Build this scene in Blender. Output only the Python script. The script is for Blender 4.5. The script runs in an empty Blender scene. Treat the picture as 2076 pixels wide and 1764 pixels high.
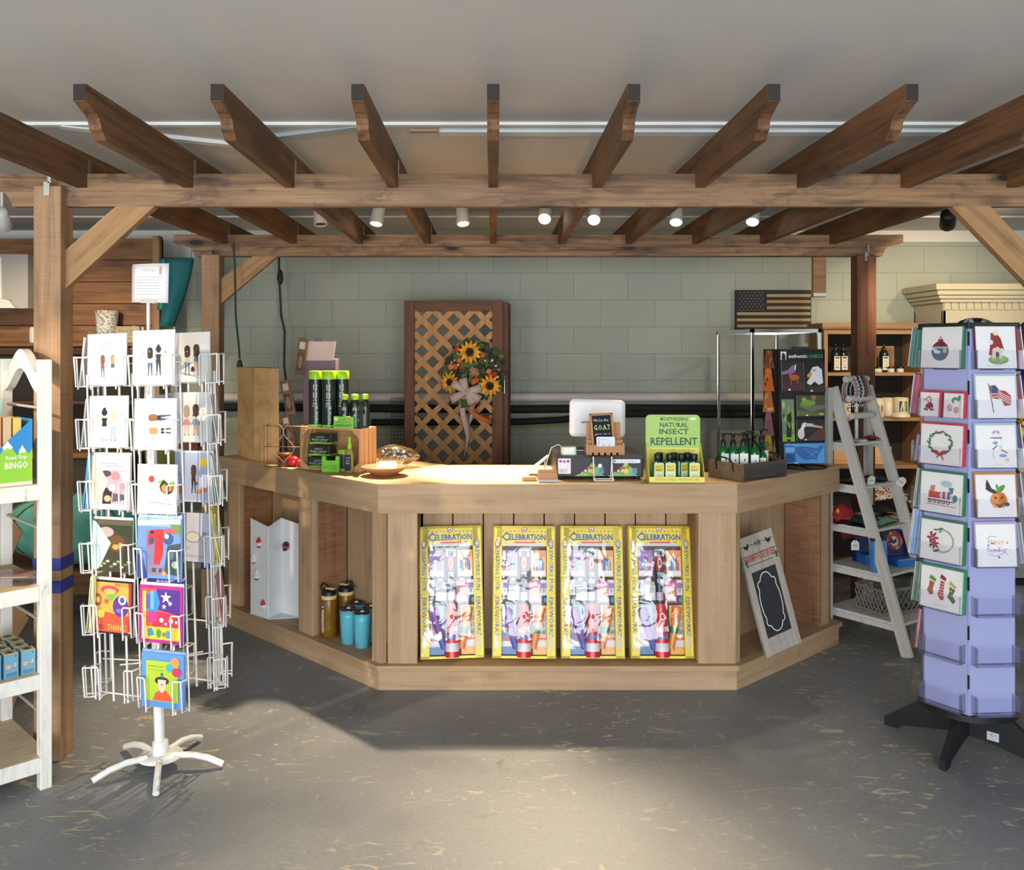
import bpy, bmesh, math, random
from mathutils import Matrix, Vector
R = math.radians
random.seed(7)
SC = bpy.context.scene
COL = SC.collection

# ------------------------------------------------------------------ camera, world, lights, exposure
F = 1800.0                      # focal length in pixels of the 2076 x 1764 frame
CAM_H = 1.65
cam_d = bpy.data.cameras.new('camera')
cam_d.sensor_width = 36.0
cam_d.lens = 36.0 * F / 2076.0
cam_d.shift_x = 38.0 / 2076.0
cam_d.shift_y = -172.0 / 2076.0
cam_d.clip_start = 0.05
cam = bpy.data.objects.new('camera', cam_d)
cam.location = (0, 0, CAM_H)
cam.rotation_euler = (R(90), 0, 0)
COL.objects.link(cam)
SC.camera = cam
SC.view_settings.view_transform = 'Standard'
SC.view_settings.look = 'None'
SC.view_settings.gamma = 1.0
SC.view_settings.use_curve_mapping = False
SC.view_settings.exposure = 0.3
w_ = bpy.data.worlds.new('daylight'); SC.world = w_
w_.use_nodes = True
w_.node_tree.nodes['Background'].inputs[0].default_value = (0.75, 0.86, 1.0, 1)
w_.node_tree.nodes['Background'].inputs[1].default_value = 1.5


def area(name, loc, target, sx, sy, power, color):
    d = bpy.data.lights.new(name, 'AREA'); d.shape = 'RECTANGLE'; d.size = sx; d.size_y = sy
    d.energy = power; d.color = color
    o = bpy.data.objects.new(name, d); COL.objects.link(o); o.location = loc
    o.rotation_euler = (Vector(target) - Vector(loc)).to_track_quat('-Z', 'Y').to_euler()
    return o


def spot(name, loc, target, power, color, cone=50, blend=0.6, r=0.03):
    d = bpy.data.lights.new(name, 'SPOT'); d.energy = power; d.color = color
    d.spot_size = R(cone); d.spot_blend = blend; d.shadow_soft_size = r
    o = bpy.data.objects.new(name, d); COL.objects.link(o); o.location = loc
    o.rotation_euler = (Vector(target) - Vector(loc)).to_track_quat('-Z', 'Y').to_euler()
    return o


DAY = (0.87, 0.94, 1.0)
WARM = (1.0, 0.79, 0.52)
# daylight through the wide shop door behind the camera and the window beside it
area('door_daylight', (0.6, -2.93, 1.20), (0.6, 2, 1.75), 4.2, 2.3, 195, DAY)
area('window_daylight', (-3.6, -2.93, 1.35), (-1.9, 3.5, 1.2), 1.8, 1.9, 125, (1.0, 0.97, 0.93))

# ------------------------------------------------------------------ helpers
def lin(c):
    c = c / 255.0
    return c / 12.92 if c <= 0.04045 else ((c + 0.055) / 1.055) ** 2.4


def rgba(c):
    if isinstance(c, str):
        c = c.lstrip('#'); c = tuple(int(c[i:i + 2], 16) for i in (0, 2, 4))
    return (lin(c[0]), lin(c[1]), lin(c[2]), 1.0)


_mats = {}


def mat(c, rough=0.55, metal=0.0, spec=None, trans=0.0, name=None, ior=None, coat=0.0, alpha=1.0, sheen=0.0):
    key = (str(c), rough, metal, spec, trans, ior, coat, alpha, sheen)
    if key in _mats: return _mats[key]
    m = bpy.data.materials.new(name or 'paint'); m.use_nodes = True
    b = m.node_tree.nodes['Principled BSDF']
    b.inputs['Base Color'].default_value = rgba(c)
    b.inputs['Roughness'].default_value = rough
    b.inputs['Metallic'].default_value = metal
    if spec is not None: b.inputs['Specular IOR Level'].default_value = spec
    if trans: b.inputs['Transmission Weight'].default_value = trans
    if ior: b.inputs['IOR'].default_value = ior
    if coat: b.inputs['Coat Weight'].default_value = coat
    if alpha < 1: b.inputs['Alpha'].default_value = alpha
    if sheen: b.inputs['Sheen Weight'].default_value = sheen
    _mats[key] = m
    return m


def emis(c, s):
    m = bpy.data.materials.new('lamp_glow'); m.use_nodes = True
    b = m.node_tree.nodes['Principled BSDF']
    b.inputs['Emission Color'].default_value = rgba(c); b.inputs['Emission Strength'].default_value = s
    return m


class G:
    """tiny node-graph helper"""
    def __init__(s, name):
        s.m = bpy.data.materials.new(name); s.m.use_nodes = True
        s.n = s.m.node_tree.nodes; s.l = s.m.node_tree.links
        s.b = s.n['Principled BSDF']
    def new(s, t, **kw):
        n = s.n.new(t)
        for k, v in kw.items(): setattr(n, k, v)
        return n
    def link(s, a, b): s.l.new(a, b)
    def coords(s, scale, rnd=True, rot=(0, 0, 0)):
        tc = s.new('ShaderNodeTexCoord')
        mp = s.new('ShaderNodeMapping'); mp.inputs['Scale'].default_value = scale; mp.inputs['Rotation'].default_value = rot
        if rnd:
            oi = s.new('ShaderNodeObjectInfo')
            mu = s.new('ShaderNodeMath', operation='MULTIPLY'); mu.inputs[1].default_value = 17.0
            s.link(oi.outputs['Random'], mu.inputs[0])
            ad = s.new('ShaderNodeVectorMath', operation='ADD')
            s.link(tc.outputs['Object'], ad.inputs[0]); s.link(mu.outputs[0], ad.inputs[1])
            s.link(ad.outputs[0], mp.inputs['Vector'])
        else:
            s.link(tc.outputs['Object'], mp.inputs['Vector'])
        return mp.outputs[0]
    def noise(s, vec, scale=1.0, detail=5.0, rough=0.6, dist=0.0):
        n = s.new('ShaderNodeTexNoise')
        n.inputs['Scale'].default_value = scale; n.inputs['Detail'].default_value = detail
        n.inputs['Roughness'].default_value = rough; n.inputs['Distortion'].default_value = dist
        s.link(vec, n.inputs['Vector']); return n.outputs['Fac']
    def ramp(s, fac, stops):
        r = s.new('ShaderNodeValToRGB'); e = r.color_ramp.elements
        while len(e) < len(stops): e.new(0.5)
        for i, (p, c) in enumerate(stops):
            e[i].position = p; e[i].color = rgba(c) if not isinstance(c, float) else (c, c, c, 1)
        s.link(fac, r.inputs[0]); return r.outputs[0]
    def mix(s, fac, a, b, mode='MIX'):
        m = s.new('ShaderNodeMixRGB', blend_type=mode)
        for v, i in ((fac, 0), (a, 1), (b, 2)):
            if hasattr(v, 'is_linked'): s.link(v, m.inputs[i])
            elif i == 0: m.inputs[0].default_value = v
            else: m.inputs[i].default_value = rgba(v)
        return m.outputs[0]
    def bump(s, h, strength=0.3, dist=0.01):
        b = s.new('ShaderNodeBump'); b.inputs['Strength'].default_value = strength; b.inputs['Distance'].default_value = dist
        s.link(h, b.inputs['Height']); s.link(b.outputs[0], s.b.inputs['Normal'])
    def done(s, color, rough=0.6):
        s.link(color, s.b.inputs['Base Color'])
        if hasattr(rough, 'is_linked'): s.link(rough, s.b.inputs['Roughness'])
        else: s.b.inputs['Roughness'].default_value = rough
        return s.m


def wood(name, dark, mid, light, axis='X', knots=0.0, saw=0.0, rough=0.65, stain=None, grain=1.0, blotch=0.0):
    g = G(name)
    k = {'X': 0, 'Y': 1, 'Z': 2}[axis]
    sc = [26.0 * grain] * 3; sc[k] = 1.3 * grain
    v = g.coords(sc)
    n1 = g.noise(v, 1.0, 6, 0.65, 0.6)
    col = g.ramp(n1, [(0.30, dark), (0.48, mid), (0.72, light)])
    sc2 = [130.0] * 3; sc2[k] = 3.0
    n2 = g.noise(g.coords(sc2), 1.0, 3, 0.5)
    col = g.mix(g.ramp(n2, [(0.35, 0.75), (0.6, 1.0)]), dark, col)
    if saw:
        sc3 = [9.0] * 3; sc3[k] = 120.0
        n3 = g.noise(g.coords(sc3), 1.0, 2, 0.5)
        col = g.mix(saw, col, g.ramp(n3, [(0.3, dark), (0.6, light)]), 'MIX')
    big = g.noise(g.coords((1.7, 1.7, 1.7)), 1.0, 3, 0.6)
    col = g.mix(g.ramp(big, [(0.35, 0.0), (0.75, 0.45)]), col, stain or dark)
    if blotch:
        sb = [11.0] * 3; sb[k] = 4.0
        bn = g.noise(g.coords(sb), 1.0, 5, 0.65, 0.8)
        col = g.mix(g.ramp(bn, [(0.52, 0.0), (0.68, blotch)]), col, '#3b2c2a')
    if knots:
        sk = [9.0] * 3; sk[k] = 3.6; sk[0 if k == 1 else 1] = 0.6
        vo = g.new('ShaderNodeTexVoronoi'); vo.inputs['Scale'].default_value = 1.0
        vv = g.coords(sk); g.link(vv, vo.inputs['Vector'])
        kn = g.ramp(vo.outputs['Distance'], [(0.12, 1.0), (0.19, 0.5), (0.36, 0.0)])
        gate = g.ramp(g.noise(g.coords((5.1, 5.1, 5.1)), 1.0, 1, 0.5), [(0.34, 0.0), (0.40, 1.0)])
        kk = g.new('ShaderNodeMath', operation='MULTIPLY'); g.link(kn, kk.inputs[0]); g.link(gate, kk.inputs[1])
        k2 = g.new('ShaderNodeMath', operation='MULTIPLY'); g.link(kk.outputs[0], k2.inputs[0]); k2.inputs[1].default_value = knots
        col = g.mix(k2.outputs[0], col, '#20140e')
    g.bump(n1, 0.25, 0.004)
    return g.done(col, rough)


def film(name, tint=(255, 255, 255), gloss=0.10, rough=0.08, wrinkle=0.0, scale=20.0):
    """clear plastic: mostly see-through with a glossy sheen"""
    m = bpy.data.materials.new(name); m.use_nodes = True
    n = m.node_tree.nodes; l = m.node_tree.links; n.clear()
    out = n.new('ShaderNodeOutputMaterial'); mx = n.new('ShaderNodeMixShader')
    tr = n.new('ShaderNodeBsdfTransparent'); tr.inputs[0].default_value = rgba(tint)
    gl = n.new('ShaderNodeBsdfGlossy'); gl.inputs['Roughness'].default_value = rough
    lw = n.new('ShaderNodeLayerWeight'); lw.inputs[0].default_value = 0.25
    ma = n.new('ShaderNodeMath'); ma.operation = 'MULTIPLY_ADD'; ma.inputs[1].default_value = 0.6; ma.inputs[2].default_value = gloss
    l.new(lw.outputs['Fresnel'], ma.inputs[0]); l.new(ma.outputs[0], mx.inputs[0])
    l.new(tr.outputs[0], mx.inputs[1]); l.new(gl.outputs[0], mx.inputs[2]); l.new(mx.outputs[0], out.inputs[0])
    if wrinkle:
        tc = n.new('ShaderNodeTexCoord'); no = n.new('ShaderNodeTexNoise'); no.inputs['Scale'].default_value = scale
        no.inputs['Detail'].default_value = 2; no.inputs['Distortion'].default_value = 1.5
        bu = n.new('ShaderNodeBump'); bu.inputs['Strength'].default_value = wrinkle; bu.inputs['Distance'].default_value = 0.02
        l.new(tc.outputs['Object'], no.inputs['Vector']); l.new(no.outputs['Fac'], bu.inputs['Height'])
        l.new(bu.outputs[0], gl.inputs['Normal'])
    return m


class MB:
    def __init__(s): s.v = []; s.f = []; s.m = []; s.sm = []
    def add(s, vs, fs, m=0, smooth=False, M=None):
        o = len(s.v)
        s.v += [tuple(M @ Vector(p)) for p in vs] if M is not None else [tuple(p) for p in vs]
        s.f += [tuple(i + o for i in f) for f in fs]; s.m += [m] * len(fs); s.sm += [smooth] * len(fs)
        return s
    def box(s, x0, x1, y0, y1, z0, z1, m=0, M=None):
        v = [(x0, y0, z0), (x1, y0, z0), (x1, y1, z0), (x0, y1, z0), (x0, y0, z1), (x1, y0, z1), (x1, y1, z1), (x0, y1, z1)]
        return s.add(v, [(3, 2, 1, 0), (4, 5, 6, 7), (0, 1, 5, 4), (1, 2, 6, 5), (2, 3, 7, 6), (3, 0, 4, 7)], m, False, M)
    def prism(s, poly, a, b, axis='Z', m=0, M=None, smooth=False):
        def P(p, t): return {'Z': (p[0], p[1], t), 'Y': (p[0], t, p[1]), 'X': (t, p[0], p[1])}[axis]
        n = len(poly); v = [P(p, a) for p in poly] + [P(p, b) for p in poly]
        s.add(v, [tuple(range(n - 1, -1, -1)), tuple(range(n, 2 * n))], m, False, M)
        return s.add(v, [(i, (i + 1) % n, n + (i + 1) % n, n + i) for i in range(n)], m, smooth, M)
    def lathe(s, prof, n=20, m=0, M=None, c=(0, 0, 0), close=True, smooth=True):
        v = []; f = []
        for (r, z) in prof:
            for i in range(n):
                a = 2 * math.pi * i / n; v.append((c[0] + r * math.cos(a), c[1] + r * math.sin(a), c[2] + z))
        for j in range(len(prof) - 1):
            for i in range(n):
                k = (i + 1) % n; f.append((j * n + i, j * n + k, (j + 1) * n + k, (j + 1) * n + i))
        s.add(v, f, m, smooth, M)
        if close:
            if prof[0][0] > 1e-5: s.add(v[:n], [tuple(range(n - 1, -1, -1))], m, False, M)
            if prof[-1][0] > 1e-5: s.add(v[-n:], [tuple(range(n))], m, False, M)
        return s
    def tube(s, pts, r, n=6, m=0, M=None, closed=False, r1=None):
        pts = [Vector(p) for p in pts]; N = len(pts); v = []; f = []
        up = None
        for i, p in enumerate(pts):
            if closed: d = pts[(i + 1) % N] - pts[i - 1]
            else: d = pts[min(i + 1, N - 1)] - pts[max(i - 1, 0)]
            d.normalize()
            if up is None:
                up = Vector((0, 0, 1)) if abs(d.z) < 0.9 else Vector((1, 0, 0))
            a = d.cross(up)
            if a.length < 1e-4: a = d.cross(Vector((0.3, 1, 0.2)))
            a.normalize(); b = a.cross(d); up = b
            rr = r if r1 is None else r + (r1 - r) * i / max(1, N - 1)
            for k in range(n):
                t = 2 * math.pi * k / n; v.append(p + a * (rr * math.cos(t)) + b * (rr * math.sin(t)))
        for i in range(N if closed else N - 1):
            j = (i + 1) % N
            for k in range(n):
                q = (k + 1) % n; f.append((i * n + k, i * n + q, j * n + q, j * n + k))
        s.add(v, f, m, True, M)
        if not closed:
            s.add(v[:n], [tuple(range(n - 1, -1, -1))], m, False, M); s.add(v[-n:], [tuple(range(n))], m, False, M)
        return s
    def ball(s, c, r, m=0, M=None, n=12, sq=(1, 1, 1)):
        pr = [(r * math.sin(math.pi * i / 8), -r * math.cos(math.pi * i / 8)) for i in range(9)]
        pr[0] = (1e-6, -r); pr[-1] = (1e-6, r)
        T = Matrix.Translation(c) @ Matrix.Diagonal((sq[0], sq[1], sq[2], 1))
        return s.lathe(pr, n, m, (M @ T) if M is not None else T, close=False)
    def sheet(s, rows, m=0, M=None, smooth=True):
        nr = len(rows); nc = len(rows[0]); v = [p for r in rows for p in r]
        f = [(i * nc + j, i * nc + j + 1, (i + 1) * nc + j + 1, (i + 1) * nc + j) for i in range(nr - 1) for j in range(nc - 1)]
        return s.add(v, f, m, smooth, M)
    def build(s, name, mats, parent=None, loc=(0, 0, 0), rot=(0, 0, 0), bevel=0.0, M=None, solid=0.0):
        me = bpy.data.meshes.new(name); me.from_pydata(s.v, [], s.f)
        if not isinstance(mats, (list, tuple)): mats = [mats]
        for x in mats: me.materials.append(x)
        me.polygons.foreach_set('material_index', s.m); me.polygons.foreach_set('use_smooth', s.sm)
        me.update()
        o = bpy.data.objects.new(name, me); COL.objects.link(o)
        if parent is not None: o.parent = parent
        if M is not None: o.matrix_local = M
        else: o.location = loc; o.rotation_euler = rot
        if solid:
            mo = o.modifiers.new('thickness', 'SOLIDIFY'); mo.thickness = solid; mo.offset = 0
        if bevel:
            mo = o.modifiers.new('bevel', 'BEVEL'); mo.width = bevel; mo.segments = 2; mo.limit_method = 'ANGLE'; mo.angle_limit = R(40)
        return o


def tag(o, label, cat, group=None, kind=None):
    o['label'] = label; o['category'] = cat
    if group: o['group'] = group
    if kind: o['kind'] = kind
    return o


def thing(name, label, cat, loc=(0, 0, 0), rotz=0.0, group=None, M=None):
    o = bpy.data.objects.new(name, None); COL.objects.link(o); o.empty_display_size = 0.1
    if M is not None: o.matrix_local = M
    else: o.location = loc; o.rotation_euler = (0, 0, rotz)
    return tag(o, label, cat, group)


def struct(o):
    o['kind'] = 'structure'; return o


def dup(root, M, label, group=None):
    r = root.copy(); COL.objects.link(r); r.matrix_local = M; r['label'] = label
    if group: r['group'] = group
    for ch in list(root.children):
        c = ch.copy(); COL.objects.link(c); c.parent = r
        for g in ch.children:
            d = g.copy(); COL.objects.link(d); d.parent = c
    return r


def TR(x, y, z, rz=0.0, rx=0.0, ry=0.0):
    return Matrix.Translation((x, y, z)) @ Matrix.Rotation(rz, 4, 'Z') @ Matrix.Rotation(ry, 4, 'Y') @ Matrix.Rotation(rx, 4, 'X')


def PX(px, Y): return (px - 1000.0) / F * Y          # world X seen at pixel column px at depth Y
def PZ(py, Y): return CAM_H - (py - 710.0) / F * Y   # world Z seen at pixel row py at depth Y
def PY(py, z): return (CAM_H - z) * F / (py - 710.0) # depth of a point of height z seen at pixel row py


_txt = {}


def text_geo(s):
    if s in _txt: return _txt[s]
    c = bpy.data.curves.new('lettering', 'FONT'); c.body = s.lstrip('*'); c.offset = .022 if s[0] == '*' else 0.0; c.resolution_u = 1; c.align_x = 'CENTER'
    o = bpy.data.objects.new('lettering', c); COL.objects.link(o)
    bpy.context.view_layer.update()
    me = o.to_mesh()
    vs = [(v.co.x, v.co.y) for v in me.vertices]; fs = [tuple(p.vertices) for p in me.polygons]
    o.to_mesh_clear(); bpy.data.objects.remove(o); bpy.data.curves.remove(c)
    if vs:
        x0 = min(v[0] for v in vs); x1 = max(v[0] for v in vs); y0 = min(v[1] for v in vs); y1 = max(v[1] for v in vs)
        vs = [((v[0] - x0) / (x1 - x0) - 0.5, (v[1] - y0) / (y1 - y0) - 0.5) for v in vs]
    _txt[s] = (vs, fs); return _txt[s]


def ell(cx, cy, rx, ry, n=14, rot=0.0):
    return [(cx + rx * math.cos(a) * math.cos(rot) - ry * math.sin(a) * math.sin(rot),
             cy + rx * math.cos(a) * math.sin(rot) + ry * math.sin(a) * math.cos(rot)) for a in [2 * math.pi * i / n for i in range(n)]]


def art(prims, w, h, parent=None, name='printed_front', y=0.0, rough=0.45, M=None, step=0.00005):
    """flat print: unit coordinates (0..1 across, 0..1 up) on a w x h face that looks along -Y, bottom centre at the origin.
    ('r',x0,y0,x1,y1,c) ('e',cx,cy,rx,ry,c[,rot]) ('p',pts,c) ('t',text,cx,cy,w,h,c[,rot]) ('l',pts,width,c)"""
    mb = MB(); mats = []; idx = {}
    def mi(c):
        if c not in idx: idx[c] = len(mats); mats.append(mat(c, rough))
        return idx[c]
    d = y - 0.0003
    for p in prims:
        d -= step
        def put(pts, c):
            vs = [((q[0] - 0.5) * w, d, q[1] * h) for q in pts]
            mb.add(vs, [tuple(range(len(vs)))], mi(c))
        k = p[0]
        if k == 'r': put([(p[1], p[2]), (p[3], p[2]), (p[3], p[4]), (p[1], p[4])], p[5])
        elif k == 'e': put(ell(p[1], p[2], p[3], p[4], 14, p[6] if len(p) > 6 else 0.0), p[5])
        elif k == 'p': put(p[1], p[2])
        elif k == 'l':
            pts = p[1]; t = p[2] / 2
            vs = []; fs = []
            for i, q in enumerate(pts):
                a = pts[max(0, i - 1)]; b = pts[min(len(pts) - 1, i + 1)]
                dx = (b[0] - a[0]) * w; dy = (b[1] - a[1]) * h; L = math.hypot(dx, dy) or 1
                nx, ny = -dy / L * t, dx / L * t
                X = (q[0] - 0.5) * w; Z = q[1] * h
                vs += [(X + nx, d, Z + ny), (X - nx, d, Z - ny)]
            fs = [(2 * i, 2 * i + 1, 2 * i + 3, 2 * i + 2) for i in range(len(pts) - 1)]
            mb.add(vs, fs, mi(p[3]))
        elif k == 't':
            vs, fs = text_geo(p[1]); ro = p[7] if len(p) > 7 else 0.0
            cr, sr = math.cos(ro), math.sin(ro); o = []
            for (a, b) in vs:
                a *= p[4] * w; b *= p[5] * h
                o.append((((p[2] - 0.5) * w) + a * cr - b * sr, d, p[3] * h + a * sr + b * cr))
            mb.add(o, fs, mi(p[6]))
    return mb.build(name, mats, parent, M=M)


def rrect(w, h, r, n=5, x0=0.0, y0=0.0):
    pts = []
    for cx, cy, a0 in ((w - r, r, -90), (w - r, h - r, 0), (r, h - r, 90), (r, r, 180)):
        for i in range(n + 1):
            a = R(a0 + 90.0 * i / n); pts.append((x0 + cx + r * math.cos(a), y0 + cy + r * math.sin(a)))
    return pts

ORD = ['first', 'second', 'third', 'fourth', 'fifth', 'sixth', 'seventh', 'eighth', 'ninth', 'tenth']

# ------------------------------------------------------------------ materials
W_BEAM = {a: wood('beam_wood', '#5a3e2a', '#94704e', '#ba966c', a, knots=1.0, blotch=0.75, stain='#4a382e') for a in 'XY'}
W_RAFT = wood('rafter_wood', '#42281a', '#75502f', '#96693f', 'Y', knots=0.3, blotch=0.3, stain='#2c1a0f')
W_POST = wood('post_wood', '#7a5a3c', '#a98460', '#c09c76', 'Z', knots=0.25, saw=0.14, stain='#8a6544')
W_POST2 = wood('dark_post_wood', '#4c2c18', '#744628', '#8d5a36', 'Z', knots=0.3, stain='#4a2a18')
W_BRACE = wood('brace_wood', '#86623f', '#ad8557', '#c49a6b', 'X', knots=0.5, stain='#8f6a45')
W_CNT = {a: wood('counter_wood', '#a5865f', '#b79876', '#c6a988', a, knots=0.2, saw=0.10, stain='#a3815e') for a in 'XYZ'}
W_CNTR = wood('side_panel_wood', '#6d482f', '#97694a', '#ab7d5c', 'Z', knots=0.2, saw=0.45, stain='#734a30')
W_TOP = wood('top_wood', '#b08c62', '#d8b98c', '#e8cda4', 'X', stain='#a57f54')
W_PINE = {a: wood('pine_wood', '#79593a', '#9c7854', '#b28d66', a, knots=0.5, stain='#7d5832') for a in 'XZ'}
W_PLANK = wood('plank_wood', '#593720', '#835834', '#9c7046', 'X', knots=0.5, stain='#5a3a22')
W_BAMB = wood('bamboo_wood', '#a5744b', '#c08c60', '#cf9d72', 'X', stain='#a97a50')
W_GREY = wood('grey_wood', '#8f857c', '#b3aaa0', '#c6beb4', 'Z', stain='#8c8279')
W_DARK = wood('weathered_dark_wood', '#2f2a27', '#47413c', '#5a534d', 'X', stain='#262220')
W_CRATE = {a: wood('crate_wood', '#b98a55', '#d6aa74', '#e3bd8b', a, stain='#bb8d5a') for a in 'XYZ'}
W_LATT = wood('lattice_wood', '#a07440', '#b98a50', '#c79a60', 'Z', stain='#9c7040')
W_FRAME = {a: wood('screen_wood', '#4c2c18', '#6b4225', '#7d5030', a, stain='#4a2b18') for a in 'XZ'}


def floor_mat():
    g = G('painted_concrete')
    v = g.coords((1, 1, 1), False)
    n1 = g.noise(v, 1.1, 6, 0.6, 0.4)
    col = g.ramp(n1, [(0.3, '#71757a'), (0.5, '#818589'), (0.7, '#8f9294')])
    n2 = g.noise(v, 60, 3, 0.6)
    col = g.mix(g.ramp(n2, [(0.4, 0.0), (0.7, 0.35)]), col, '#6c6863')
    # worn-through scuffs, long streaks across the room
    v2 = g.coords((5.2, 15.0, 1), False, (0, 0, R(8)))
    n3 = g.noise(v2, 1.3, 7, 0.62, 1.6)
    sc = g.ramp(n3, [(0.605, 0.0), (0.622, 1.0)])
    gate = g.ramp(g.noise(v, 0.7, 2, 0.5), [(0.40, 0.0), (0.55, 1.0)])
    mu = g.new('ShaderNodeMath', operation='MULTIPLY'); g.link(sc, mu.inputs[0]); g.link(gate, mu.inputs[1])
    m3 = g.new('ShaderNodeMath', operation='MULTIPLY'); g.link(mu.outputs[0], m3.inputs[0]); m3.inputs[1].default_value = 0.9
    col = g.mix(m3.outputs[0], col, '#bfb198')
    n4 = g.noise(g.coords((12, 14, 1), False), 1.4, 5, 0.7, 0.5)
    col = g.mix(g.ramp(n4, [(0.675, 0.0), (0.70, 0.7)]), col, '#c4b397')
    v5 = g.coords((9.0, 3.0, 1), False, (0, 0, R(-32)))
    sc5 = g.ramp(g.noise(v5, 1.9, 3, 0.5, 0.3), [(0.69, 0.0), (0.70, 0.45)])
    col = g.mix(sc5, col, '#b8ab94')
    n6 = g.noise(v, 2.3, 4, 0.6, 1.0)
    col = g.mix(g.ramp(n6, [(0.62, 0.0), (0.72, 0.45)]), col, '#4a443e')
    g.bump(n2, 0.08, 0.003)
    r = g.ramp(n1, [(0.3, 0.42), (0.7, 0.62)])
    return g.done(col, r)


def block_mat():
    g = G('painted_block_wall')
    tc = g.new('ShaderNodeTexCoord'); mp = g.new('ShaderNodeMapping'); mp.inputs['Rotation'].default_value = (R(-90), 0, 0)
    g.link(tc.outputs['Object'], mp.inputs['Vector'])
    br = g.new('ShaderNodeTexBrick'); br.inputs['Scale'].default_value = 1.0
    br.inputs['Brick Width'].default_value = 0.406; br.inputs['Row Height'].default_value = 0.203
    br.inputs['Mortar Size'].default_value = 0.004; br.inputs['Mortar Smooth'].default_value = 0.4
    br.inputs['Color1'].default_value = rgba('#a2a799'); br.inputs['Color2'].default_value = rgba('#a9ae9f'); br.inputs['Mortar'].default_value = rgba('#91958a')
    g.link(mp.outputs[0], br.inputs['Vector'])
    n = g.noise(g.coords((1, 1, 1), False), 70, 4, 0.6)
    col = br.outputs['Color']
    col = g.mix(g.ramp(n, [(0.3, 0.15), (0.6, 0.0)]), col, '#7f8378')
    h = g.mix(0.5, g.ramp(br.outputs['Fac'], [(0.0, 1.0), (1.0, 0.0)]), n)
    g.bump(h, 0.35, 0.006)
    return g.done(col, 0.7)


def ceil_mat():
    g = G('painted_ceiling')
    n = g.noise(g.coords((1, 1, 1), False), 1.2, 4, 0.6)
    col = g.ramp(n, [(0.3, '#c6c2bc'), (0.7, '#cfcbc5')])
    n2 = g.noise(g.coords((1, 1, 1), False), 90, 2, 0.5)
    g.bump(n2, 0.08, 0.002)
    return g.done(col, 0.6)


M_WHITE = mat('#e6e6e4', 0.45, name='white_paint')
M_BLACK = mat('#141417', 0.5, name='black_paint')
M_STEEL = mat('#a9aaa8', 0.35, 1.0, name='galvanised_steel')
M_CHROME = mat('#d8d8da', 0.12, 1.0, name='chrome')
M_WIRE = mat('#ecebe8', 0.3, name='white_wire')
M_PAPER = mat('#ecebe8', 0.7, name='paper')
M_FILM = film('clear_sleeve', gloss=0.04, wrinkle=0.5, scale=14)
M_ACRY = film('clear_acrylic', (253, 253, 255), gloss=0.012, rough=0.08)

# ------------------------------------------------------------------ the room
XL, XR, YF, YB, ZC = -4.6, 4.6, -3.0, 6.70, 2.55
struct(MB().box(XL - .1, XR + .1, YF - .1, YB + .1, -0.1, 0).build('floor', floor_mat()))
struct(MB().box(XL - .1, XR + .1, YF - .1, YB + .1, ZC, ZC + .1).build('ceiling', ceil_mat()))
struct(MB().box(XL - .1, XR + .1, YB, YB + .15, 0, ZC).build('wall_back', block_mat()))
M_SIDE = mat('#d2d0c6', 0.8)
struct(MB().box(XL - .15, XL, YF, YB, 0, ZC).build('wall_left', M_SIDE))
struct(MB().box(XR, XR + .15, YF, YB, 0, ZC).build('wall_right', M_SIDE))
fw = MB()
fw.box(XL, -4.55, YF - .12, YF, 0, ZC).box(-2.65, -1.6, YF - .12, YF, 0, ZC).box(2.8, XR, YF - .12, YF, 0, ZC)
fw.box(-4.55, -2.65, YF - .12, YF, 0, 0.35).box(-4.55, -2.65, YF - .12, YF, 2.35, ZC).box(-1.6, 2.8, YF - .12, YF, 2.45, ZC)
struct(fw.build('wall_front', M_SIDE))
# white battens and joint strips on the ceiling
def trim(n, x0, x1, y0, y1, z0, z1, m=M_WHITE, rz=0.0, parent=None):
    cx, cy = (x0 + x1) / 2, (y0 + y1) / 2
    return struct(MB().box(x0 - cx, x1 - cx, y0 - cy, y1 - cy, z0, z1).build('trim_%d' % n, m, loc=(cx, cy, 0), rot=(0, 0, rz)))
trim(1, XL, XR, 3.50, 3.535, ZC - .012, ZC)
trim(2, XL, XR, 5.95, 5.975, ZC - .010, ZC, mat('#c9c9c4', 0.5))
trim(3, -0.22, XR, 3.60, 3.67, ZC - .016, ZC - .0, mat('#d3dcde', 0.5))
def strip(n, x0, y0, x1, y1, w, m):
    L = math.hypot(x1 - x0, y1 - y0)
    return struct(MB().box(0, L, -w / 2, w / 2, ZC - .016, ZC).build('trim_%d' % n, m, loc=(x0, y0, 0), rot=(0, 0, math.atan2(y1 - y0, x1 - x0))))
strip(4, -.90, 3.72, -.50, 3.54, .07, mat('#a9b4b8', 0.5))
strip(5, -1.72, 3.53, -1.05, 3.90, .055, M_WHITE)
strip(8, -.34, 3.60, -.22, 3.60, .03, mat('#a08a68', 0.6))
trim(6, 2.0, XR, YB - .02, YB, ZC - .085, ZC, mat('#dedbd2', 0.5))
trim(7, XL, -1.6, YB - .02, YB, ZC - .20, ZC, mat('#d5d6d4', 0.5))

# ------------------------------------------------------------------ pergola over the counter
FB, BB = 3.60, 5.50                      # front planes of the two beams
ZB0, ZB1 = 2.233, 2.365
ZR0, ZR1 = 2.308, 2.446
perg = thing('pergola', 'rough timber pergola of notched rafters and posts built over the counter', 'pergola', (0, 0, 0))


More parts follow.
